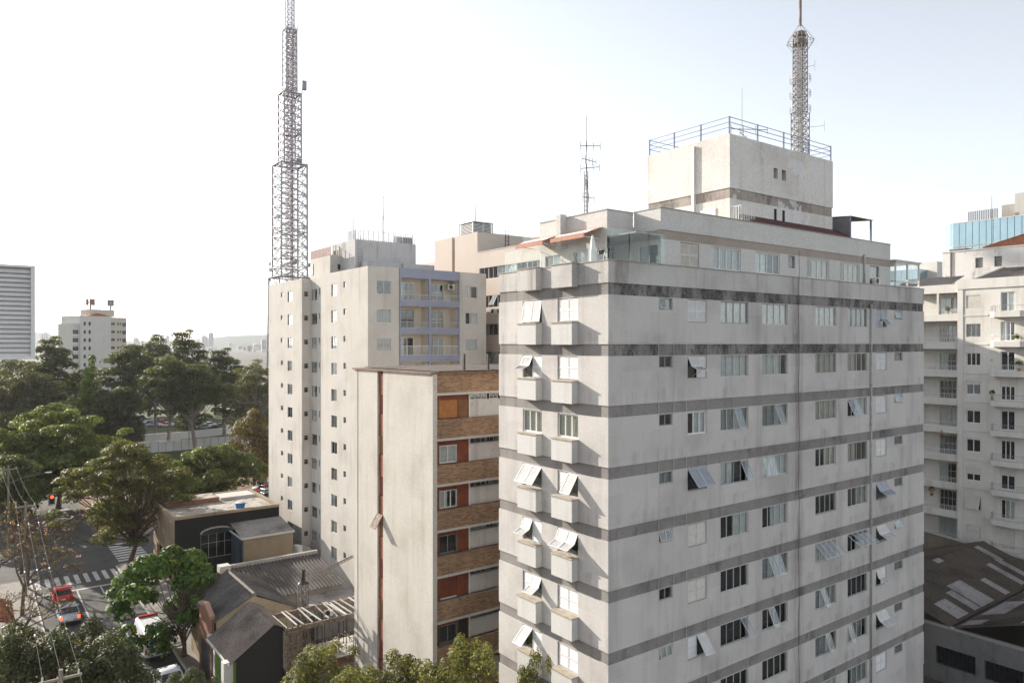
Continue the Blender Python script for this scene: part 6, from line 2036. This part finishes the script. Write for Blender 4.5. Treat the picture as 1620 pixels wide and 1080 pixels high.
def leaves(rng, centers, radii, flat_, per, size, out=0.55, shape=0.55):
    """leaf quads scattered over clump ellipsoids"""
    C, Nn = [], []
    for c, r, k in zip(centers, radii, per):
        d = rng.normal(size=(k, 3))
        d /= np.linalg.norm(d, axis=1)[:, None]
        d[:, 2] = np.where(d[:, 2] < -0.35, -d[:, 2], d[:, 2])
        rad = r * (0.55 + 0.5 * rng.random(k) ** 0.6)
        p = d * rad[:, None]
        p[:, 2] *= flat_
        C.append(c + p)
        Nn.append(d)
    C, Nn = np.vstack(C), np.vstack(Nn)
    k = len(C)
    nrm = Nn * (out + 0.35) + rng.normal(size=(k, 3)) * 0.36 + np.array([0, 0, 0.3])
    nrm /= np.linalg.norm(nrm, axis=1)[:, None]
    a = np.cross(nrm, rng.normal(size=(k, 3)))
    a /= np.linalg.norm(a, axis=1)[:, None]
    b = np.cross(nrm, a)
    s = size * (0.6 + 0.8 * rng.random(k))[:, None]
    w = s * shape
    # a slightly folded kite-shaped leaf
    V = np.empty((k, 4, 3))
    V[:, 0] = C - a * s * 0.5
    V[:, 1] = C + b * w * 0.5 - a * s * 0.05 + nrm * s * 0.08
    V[:, 2] = C + a * s * 0.5
    V[:, 3] = C - b * w * 0.5 - a * s * 0.05 + nrm * s * 0.08
    return V.reshape(-1, 3), np.arange(k * 4).reshape(-1, 4)


def tree_meshes(seed, h, cr, cz0, n_cl, cl_r, per, size, leaf, bark, flat_=0.7, trunk_r=0.22, shape='dome', lshape=0.55, out=0.55, fork=None):
    """crown and trunk of a tree with its foot at the origin; crown spans cz0..h with radius cr"""
    rng = np.random.default_rng(seed)
    cen, rad = [], []
    zc_, zr_ = (h + cz0) / 2, (h - cz0) / 2
    tries = 0
    while len(cen) < n_cl and tries < 6000:
        tries += 1
        a = rng.random() * 2 * math.pi
        f = rng.random()
        if shape == 'dome':
            z = cz0 + (h - cz0) * f ** 0.8
            q = (z - cz0) / (h - cz0)
            rr = cr * math.sqrt(max(0, 1 - (max(0, q - 0.25) / 0.78) ** 2)) * (0.72 + 0.28 * min(1, q * 3))
        elif shape == 'cone':
            z = cz0 + (h - cz0) * f
            q = (z - cz0) / (h - cz0)
            rr = cr * (1 - q ** 1.6) * (0.75 + 0.25 * min(1, q * 4))
        else:                                 # 'layer': umbrella-like layers
            z = cz0 + (h - cz0) * (0.1 + 0.9 * f ** 0.55)
            q = (z - cz0) / (h - cz0)
            rr = cr * math.sqrt(max(0, 1 - max(0, q - 0.5) ** 2 / 0.26)) * (0.6 + 0.4 * q)
        rr -= cl_r * 0.5
        r_ = max(0, rr) * (rng.random() ** 0.38)
        r_ *= 1 + 0.24 * math.sin(3 * a + seed) + 0.16 * math.sin(5 * a + 2 * seed)
        z += 0.06 * (h - cz0) * math.sin(2 * a + 3 * seed)
        p = np.array([r_ * math.cos(a), r_ * math.sin(a), z - cl_r * 0.4 * flat_])
        if cen and min(np.linalg.norm((p - c) * (1, 1, 1.3)) for c in cen) < cl_r * 0.75:
            continue
        cen.append(p)
        rad.append(cl_r * (0.7 + 0.6 * rng.random()))
    cen = np.array(cen)
    kk = [max(8, int(per * (r / cl_r) ** 2)) for r in rad]
    V, F4 = leaves(rng, cen, rad, flat_, kk, size, out, lshape)
    crown = quick_mesh('crown', V, F4, M[leaf])
    mb = MB()
    fz = fork if fork is not None else max(1.2, cz0 * 0.85)
    lean = rng.normal(size=2) * 0.02 * h
    top = np.array([lean[0], lean[1], fz])
    mb.tube((0, 0, -0.1), tuple(top * 0.5), trunk_r * 1.15, trunk_r * 0.95, 8, False)
    mb.tube(tuple(top * 0.5), tuple(top), trunk_r * 0.95, trunk_r * 0.8, 8, False)
    # leader
    lead = np.array([lean[0] * 1.5, lean[1] * 1.5, cz0 + (h - cz0) * 0.7])
    mb.tube(tuple(top), tuple(lead), trunk_r * 0.7, trunk_r * 0.15, 6, False)
    for c in cen:
        f = rng.random() * 0.6
        st = top + (lead - top) * f if c[2] > top[2] + 0.5 else top
        md = st * 0.45 + c * 0.55 + np.array([0, 0, -0.12 * np.linalg.norm(c - st)]) + rng.normal(size=3) * 0.12
        r0 = trunk_r * (0.32 + 0.12 * rng.random())
        mb.tube(tuple(st), tuple(md), r0, r0 * 0.6, 5, False)
        mb.tube(tuple(md), tuple(c), r0 * 0.6, r0 * 0.2, 4, False)
    return crown, mb.mesh('trunk', M[bark])


TM = {
    'street': tree_meshes(3, 8.7, 4.6, 1.4, 40, 1.0, 190, 0.42, 'leaf_street', 'bark', 0.75, 0.2, 'dome', 0.6, 0.6),
    'corner': tree_meshes(5, 13.2, 6.8, 1.9, 120, 1.0, 260, 0.28, 'leaf_olive', 'bark', 0.6, 0.24, 'layer', 0.5, 0.5, 2.6),
    'big': tree_meshes(8, 15.4, 10.8, 2.5, 125, 1.6, 210, 0.5, 'leaf_mid', 'bark', 0.6, 0.4, 'dome', 0.6),
    'wide': tree_meshes(11, 10.8, 8.8, 2.0, 100, 1.4, 210, 0.46, 'leaf_mid', 'bark', 0.65, 0.32, 'dome', 0.6),
    'euca_a': tree_meshes(13, 28, 9.0, 10, 62, 2.3, 230, 0.58, 'leaf_dark', 'bark_pale', 0.55, 0.5, 'layer', 0.6),
    'euca_b': tree_meshes(17, 27, 7.5, 9, 60, 2.1, 230, 0.56, 'leaf_dark', 'bark_pale', 0.6, 0.45, 'dome', 0.6),
    'euca_c': tree_meshes(19, 25, 8.0, 7, 66, 1.9, 210, 0.52, 'leaf_grey', 'bark_pale', 0.7, 0.45, 'dome', 0.55),
    'round': tree_meshes(23, 18, 7.0, 4, 56, 1.9, 220, 0.54, 'leaf_dark', 'bark', 0.7, 0.4, 'dome', 0.6),
    'poplar': tree_meshes(29, 21, 4.0, 1.5, 90, 1.0, 170, 0.42, 'leaf_lime', 'bark', 1.1, 0.3, 'cone', 0.6),
    'autumn': tree_meshes(31, 14, 5.0, 2, 60, 1.5, 280, 0.38, 'leaf_autumn', 'bark', 0.8, 0.3, 'dome', 0.55),
    'near': tree_meshes(37, 10.6, 3.1, 3.0, 75, 0.52, 210, 0.19, 'leaf_olive', 'bark', 1.5, 0.15, 'dome', 0.5, 0.3),
    'dark_near': tree_meshes(41, 9.2, 4.0, 2.2, 70, 0.78, 215, 0.22, 'leaf_shadow', 'bark', 0.95, 0.2, 'dome', 0.55),
}


def tree(kind, label, x, y, s=1.0, sz=None, rot=0.0, group=None, z=0.0, name='tree'):
    t = thing(name, label, 'tree', (x, y, z), rot, group)
    t.scale = (s, s, sz or s)
    cr, tr = TM[kind]
    link('crown', cr, t)
    link('trunk', tr, t)
    return t


st_ = tree('street', 'glossy bright green street tree over the ambulance', 14.5, 65.0, 1.0, rot=0.0, z=0.1)
st_.children[0].location = (-1.3, 1.6, -0.2)
link('limb', MB().tube((0, 0, 1.0), (-0.7, 1.6, 4.2), 0.17, 0.1, 8).mesh('limb', M['bark']), st_)
x, y = at(202, 84.5)
tree('corner', 'feathery olive tree on the street corner by the black building', x, y, 1.2, 1.03, rot=2.3)
x, y = at(92, 116)
tree('big', 'broad bushy tree spreading over the far end of the street', x, y, 1.0, rot=0.3)
x, y = at(10, 108)
tree('big', 'broad dark tree at the left frame edge behind the poles', x, y, 0.8, 0.82, 2.0)
x, y = at(20, 96)
tree('round', 'dark dense tree beside the lamp poles at the left edge', x, y, 0.62, 0.6, 1.7)
x, y = at(335, 118)
tree('wide', 'low broad bright tree in front of the white hoarding', x, y, 0.95, 0.86, 0.9)
x, y = at(250, 112)
tree('wide', 'small rounded tree joining the feathery olive tree and the hoarding', x, y, 0.55, 0.72, 2.4)
x, y = at(402, 133)
tree('autumn', 'ochre autumn tree against the cream tower edge', x, y, 0.85, 0.95, 0.2)
x, y = at(203, 172)
tree('autumn', 'small brownish bush beside the parking lot', x, y, 0.75, 0.55, 1.2)
PARK = 'trees of the park'
for kind, lab, px, top, t, s in (
        ('euca_b', 'dark round-topped park tree right of the louvered screen', 83, 540, 188, 1.0),
        ('euca_c', 'tall grey-green park tree below the louvered screen', 52, 582, 168, 1.0),
        ('euca_c', 'grey-green park tree cut by the left frame edge', -8, 590, 160, 1.0),
        ('euca_c', 'grey-green tree directly under the louvered screen edge', 24, 562, 182, 1.1),
        ('round', 'lower dark park tree left of the lime conifer', 100, 640, 160, 1.0),
        ('round', 'dark tree under the tall grey-green one at the left', 28, 655, 150, 0.95),
        ('poplar', 'narrow lime green conifer in front of the far apartment block', 139, 588, 176, 1.0),
        ('poplar', 'dark pointed conifer tip behind the lime conifer', 146, 569, 196, 0.95),
        ('round', 'dark bushy tree right of the lime conifer', 165, 622, 182, 1.0),
        ('euca_a', 'broad layered eucalyptus right of the far apartment block', 208, 550, 188, 1.0),
        ('euca_b', 'dark crest of the park between two taller crowns', 246, 536, 212, 1.0),
        ('euca_b', 'highest dome-shaped crown of the park', 295, 529, 206, 1.0),
        ('euca_a', 'layered eucalyptus in the middle of the park front', 265, 568, 178, 0.9),
        ('euca_a', 'layered eucalyptus right of the middle of the park', 310, 580, 176, 0.9),
        ('round', 'shadowy tree beneath the broad layered eucalyptus', 190, 618, 172, 1.0),
        ('round', 'shadowy tree beneath the middle eucalyptus', 235, 606, 262, 1.2),
        ('euca_b', 'dark rounded crown below the far skyline towers', 355, 557, 196, 0.95),
        ('euca_c', 'grey-green tree pressed against the cream tower edge', 408, 572, 176, 0.95),
        ('round', 'mid green tree between rounded crown and cream tower', 372, 600, 262, 1.2),
        ('round', 'dark low tree over the right part of the lot', 340, 598, 268, 1.2),
        ('round', 'dark low tree behind the lot middle', 292, 604, 258, 1.2),
        ('round', 'slim dark tree standing before the lot middle', 300, 636, 196, 0.55),
        ('round', 'distant dark tree behind the lime conifer', 120, 600, 225, 1.2),
        ('round', 'distant dark tree on the far right of the park', 395, 598, 230, 1.2)):
    x, y = at(px, t)
    hh = zat(top, t)
    base_h = {'euca_a': 28, 'euca_b': 27, 'euca_c': 25, 'round': 18, 'poplar': 21}[kind]
    tree(kind, lab, x, y, s, hh / base_h, rnd.uniform(0, 6.28), PARK, name='park_tree')
# street trees in the foreground
for lab, px, t, top, s in (('leafy crown rising in front of the brick bands', 742, 38.5, 1012, 0.78), ('leafy crown low before the cream blank wall', 630, 40, 1040, 1.0),
                           ('leafy crown beside the construction frame', 515, 43, 1022, 1.0), ('leafy crown between the two middle foreground trees', 690, 36, 1050, 0.8), ('leafy crown below the blank wall left part', 570, 39, 1058, 0.9)):
    x, y = at(px, t)
    tree('near', lab, x, y, s, zat(top, t) / 10.6, rnd.uniform(0, 6.28), 'foreground street trees', name='street_tree')
x, y = at(846, 33.5)
tree('near', 'small sparse crown in front of the white window boxes', x, y, 0.42, zat(1036, 33.5) / 10.6, 1.0, 'foreground street trees', name='street_tree')
for lab, px, t, top, s in (('dark glossy tree at the bottom left over the road edge', 168, 43, 1018, 0.85), ('dark glossy tree top in front of the silver car', 142, 49, 990, 0.75),
                           ('dark glossy tree at the very bottom left corner', 30, 43, 1000, 0.9),
                           ('dark shrub by the white sedan at the bottom edge', 300, 50, 1062, 0.45)):
    x, y = at(px, t)
    tree('dark_near', lab, x, y, s, zat(top, t) / 9.2, rnd.uniform(0, 6.28), 'dark pavement trees', name='street_tree')


# bare trees with a few blossoms on the left pavement
def bare_tree(label, x, y, seed, h, spread, blossom):
    rng = np.random.default_rng(seed)
    t = thing('bare_tree', label, 'tree', (x, y, 0.1), group='bare blossoming trees')
    mb = MB()
    tips = []

    def grow(p, d, ln, r, depth):
        q = p + d * ln
        mb.tube(tuple(p), tuple(q), r, r * 0.7, 5, False)
        if depth == 0:
            tips.append(q)
            return
        for i in range(3 if depth > 1 else 4):
            nd = d + rng.normal(size=3) * spread
            nd[2] = abs(nd[2]) * 0.7 + 0.08
            nd /= np.linalg.norm(nd)
            grow(q, nd, ln * (0.62 + 0.25 * rng.random()), r * 0.62, depth - 1)
    grow(np.array([0, 0, 0.0]), np.array([0.05, 0.02, 1.0]), h * 0.33, 0.19, 5)
    link('branches', mb.mesh('branches', M['bark']), t)
    tips = np.array(tips)
    sel = tips[rng.random(len(tips)) < 0.6]
    V, F4 = leaves(rng, sel, np.full(len(sel), 0.22), 1.0, [5] * len(sel), 0.13)
    link('crown', quick_mesh('crown', V, F4, M['leaf_autumn']), t)
    if blossom:
        sel = tips[rng.random(len(tips)) < 0.05]
        V, F4 = leaves(rng, sel, np.full(len(sel), 0.2), 1.0, [9] * len(sel), 0.15)
        link('blossoms', quick_mesh('blossoms', V, F4, M['blossom']), t)
    return t


bare_tree('bare spreading tree with pink blossoms by the zebra crossing', 4.3, 84.0, 3, 8.0, 0.6, True)
bare_tree('bare twiggy tree left of the utility pole', 2.0, 88.0, 9, 7.0, 0.55, True)
bare_tree('bare spreading tree across the near corner of the crossing', 5.0, 99.0, 21, 8.5, 0.6, True)
bare_tree('bare twiggy tree sticking out of the bottom left bushes', 3.6, 52.0, 33, 8.5, 0.55, False)
bare_tree('bare branching tree right beside the utility pole', 5.2, 93.0, 27, 9.0, 0.62, True)
bare_tree('leafless tree low on the left pavement', 2.8, 68.0, 15, 7.0, 0.55, False)
# plants on the ivory building's balconies
pl_rng = np.random.default_rng(5)
for lab, px, py, t in (('potted palm on the third ivory balcony', 1612, 575, 73), ('small potted shrub on the third ivory balcony', 1569, 570, 75.5), ('cactus pot on the top ivory balcony', 1574, 485, 75.5), ('bushy potted plant on the second ivory balcony', 1608, 532, 73.2), ('fern pot on the fourth ivory balcony', 1570, 620, 75.3), ('leafy pot in the loggia near the top', 1500, 488, 79), ('tall pot plant in a middle loggia', 1490, 680, 79.5), ('leafy plant in the shaded loggia', 1474, 772, 80)):
    x, y = at(px, t)
    z = zat(py + 12, t)
    p = thing('potted_plant', lab, 'plant', (x, y, z), group='balcony plants')
    link('pot', MB().tube((0, 0, 0), (0, 0, 0.32), 0.13, 0.18, 10).mesh('pot', M['terracotta']), p)
    V, F4 = leaves(pl_rng, [np.array([0, 0, 0.65])], [0.32], 1.2, [70], 0.22)
    link('foliage', quick_mesh('foliage', V, F4, M['leaf_mid']), p)

# ------------------------------------------------------------------ far apartment block with antennas
fx, fy = at(160, 250)
P = thing('far_apartment_building', 'pale far apartment block with rooftop cell antennas above the park', 'building', (fx, fy, 0), -YAW - 0.28 + 0.9)
P.rotation_euler = (0, 0, math.radians(22))
P.scale = (0.86, 1, 1)
px_m = FPX / 250.0


def fb(x0, x1, y0, y1, z0, z1, name, mt, parent=None):
    return link(name, MB().box(x0, x1, y0, y1, z0, z1).mesh(name, M[mt]), parent or P)


fb(-8.0, 4.0, 0, 12, 0, 35.2, 'main_wall', 'far_wall')
fb(4.0, 11.0, 1.0, 12, 0, 35.0, 'side_wall', 'far_warm')
fb(-2.5, 7.0, 2.5, 9, 35.2, 37.6, 'roof_block', 'far_warm')
fb(-10.4, -8.0, 1.0, 10, 0, 32.6, 'balcony_wing', 'far_wall')
for k in range(9):
    z = 33.2 - 2.75 * k
    for x0, x1 in ((-6.8, -6.0), (-4.9, -4.1)):
        fb(x0, x1, -0.04, 0.0, z - 1.2, z, 'window', 'glass_dark')
    if k:
        fb(-10.3, -8.3, 0.94, 1.0, z - 1.4, z, 'window', 'glass_dark')
        fb(-10.5, -8.1, 0.7, 1.0, z - 1.95, z - 1.4, 'balcony', 'white')
    for x0, x1, hh in ((4.4, 6.2, 0.9), (7.2, 7.9, 0.9), (8.3, 8.8, 0.8), (9.3, 10.8, 1.3)):
        fb(x0, x1, 0.96, 1.0, z - hh, z, 'window', 'glass_dark')
for x0, w0 in ((-1.6, 1.2), (6.5, 0.8)):
    mb = MB().tube((x0, 4, 37.6), (x0, 4, 40.6), 0.3, n=6)
    for a in range(3):
        c, s = math.cos(a * 2.1), math.sin(a * 2.1)
        mb.box(x0 + c * w0 - 0.35, x0 + c * w0 + 0.35, 4 + s * w0 - 0.35, 4 + s * w0 + 0.35, 39.0, 41.2)
        mb.tube((x0, 4, 40), (x0 + c * w0, 4 + s * w0, 40), 0.16, n=4)
    link('cell_antenna', mb.mesh('cell_antenna', M['tower_red' if x0 < 0 else 'steel']), P)
link('needle_aerial', MB().tube((2.2, 4, 37.6), (2.2, 4, 42.5), 0.08, n=5).mesh('needle_aerial', M['steel']), P)
link('roof_tiles', MB().prism([(-5.5, 35.2), (4, 35.2), (-0.5, 36.2)], 'y', 0.3, 5).mesh('roof_tiles', M['terracotta']), P)

# ------------------------------------------------------------------ far skyline
SKY = 'hazy towers of the far skyline'


def far_tower(label, px, top, dist, wpx, mt='far_wall', n_fl=0):
    x, y = at(px, dist)
    w = wpx * dist / FPX
    t = thing('distant_tower', label, 'building', (x, y, 0), rnd.uniform(-0.5, 0.2), SKY)
    h = zat(top, dist)
    link('shaft', MB().box(-w * 0.45, w * 0.45, -w * 0.35, w * 0.35, 0, h).mesh('shaft', M[mt]), t)
    link('roof_block', MB().box(-w * 0.2, w * 0.2, -w * 0.15, w * 0.2, h, h + w * 0.18).mesh('roof_block', M[mt]), t)
    mb = MB()
    k = max(5, int(h / 9))
    for i in range(k):
        z = h - 3 - i * (h * 0.7) / k
        for c in (-0.28, 0, 0.28):
            mb.box(w * (c - 0.09), w * (c + 0.09), -w * 0.36, -w * 0.349, z - 3.2, z)
    link('window_rows', mb.mesh('window_rows', M['glass_dark']), t)
    return t


for lab, px, top, d, w, mt in (('slab tower on the skyline right of the domed park crown', 334, 527, 2400, 8, 'far_wall'), ('lower slab beside the skyline slab tower', 323, 532, 2500, 10, 'far_wall'),
                               ('twin skyline tower, left one, above the park crest', 257.5, 530, 3200, 6, 'far_wall'), ('twin skyline tower, right one, above the park crest', 265, 531, 3200, 5, 'far_wall'),
                               ('pale tower beside the far apartment block', 215, 535, 3000, 9, 'far_wall'), ('tower at the skyline edge by the lattice mast', 417, 537, 2200, 8, 'far_warm'),
                               ('small tower with a brick red side on the skyline', 407, 556, 2600, 7, 'pink_wall'), ('pale tower left of the far apartment block', 72, 527, 3400, 12, 'far_wall'),
                               ('lower pale tower left of the far apartment block', 97, 533, 3600, 9, 'far_wall')):
    far_tower(lab, px, top, d, w, mt)
for i in range(80):
    px = rnd.uniform(318, 424) if i < 52 else rnd.uniform(58, 318)
    far_tower('small hazy apartment tower in the crowded far skyline', px, rnd.uniform(541, 562) if i < 52 else rnd.uniform(538, 552), rnd.uniform(2200, 4200), rnd.uniform(4, 8), rnd.choice(['far_wall', 'far_wall', 'far_warm']))

# hills on the horizon
def hill(name, px0, px1, dist, tops):
    mb = MB()
    n = len(tops)
    pts = [(at(px0 + (px1 - px0) * i / (n - 1), dist), zat(tp, dist)) for i, tp in enumerate(tops)]
    back = [(at(px0 + (px1 - px0) * i / (n - 1), dist * 1.12), 0) for i in range(n)]
    front = [(at(px0 + (px1 - px0) * i / (n - 1), dist * 0.85), 0) for i in range(n)]
    for i in range(n - 1):
        for A_, B_ in ((front, pts), (pts, back)):
            mb.poly((*A_[i][0], A_[i][1]), (*A_[i + 1][0], A_[i + 1][1]), (*B_[i + 1][0], B_[i + 1][1]), (*B_[i][0], B_[i][1]))
    tag(mb.build(name, M['hill'], smooth=True), kind='structure')


hill('hills', 180, 700, 3900, [541, 540, 537, 538, 535, 531, 530, 528, 529, 528.5, 530, 533, 532, 537, 541])
hill('hills_far', -400, 260, 4600, [542, 538, 535, 530, 532, 528, 521, 516, 514, 520, 528, 532, 536, 540, 542])

# ------------------------------------------------------------------ haze
hz = MB().box(-9500, 9500, -9500, 9500, -2.0, 260.0).build('haze', None)
tag(hz, kind='stuff')
hm_ = bpy.data.materials.new('haze')
hm_.use_nodes = True
nt = hm_.node_tree
nt.nodes.remove(nt.nodes['Principled BSDF'])
pvn = nt.nodes.new('ShaderNodeVolumePrincipled')
pvn.inputs['Color'].default_value = (0.93, 0.95, 1.0, 1)
pvn.inputs['Density'].default_value = 0.00011
pvn.inputs['Anisotropy'].default_value = 0.1
nt.links.new(pvn.outputs[0], nt.nodes['Material Output'].inputs['Volume'])
hz.data.materials.append(hm_)
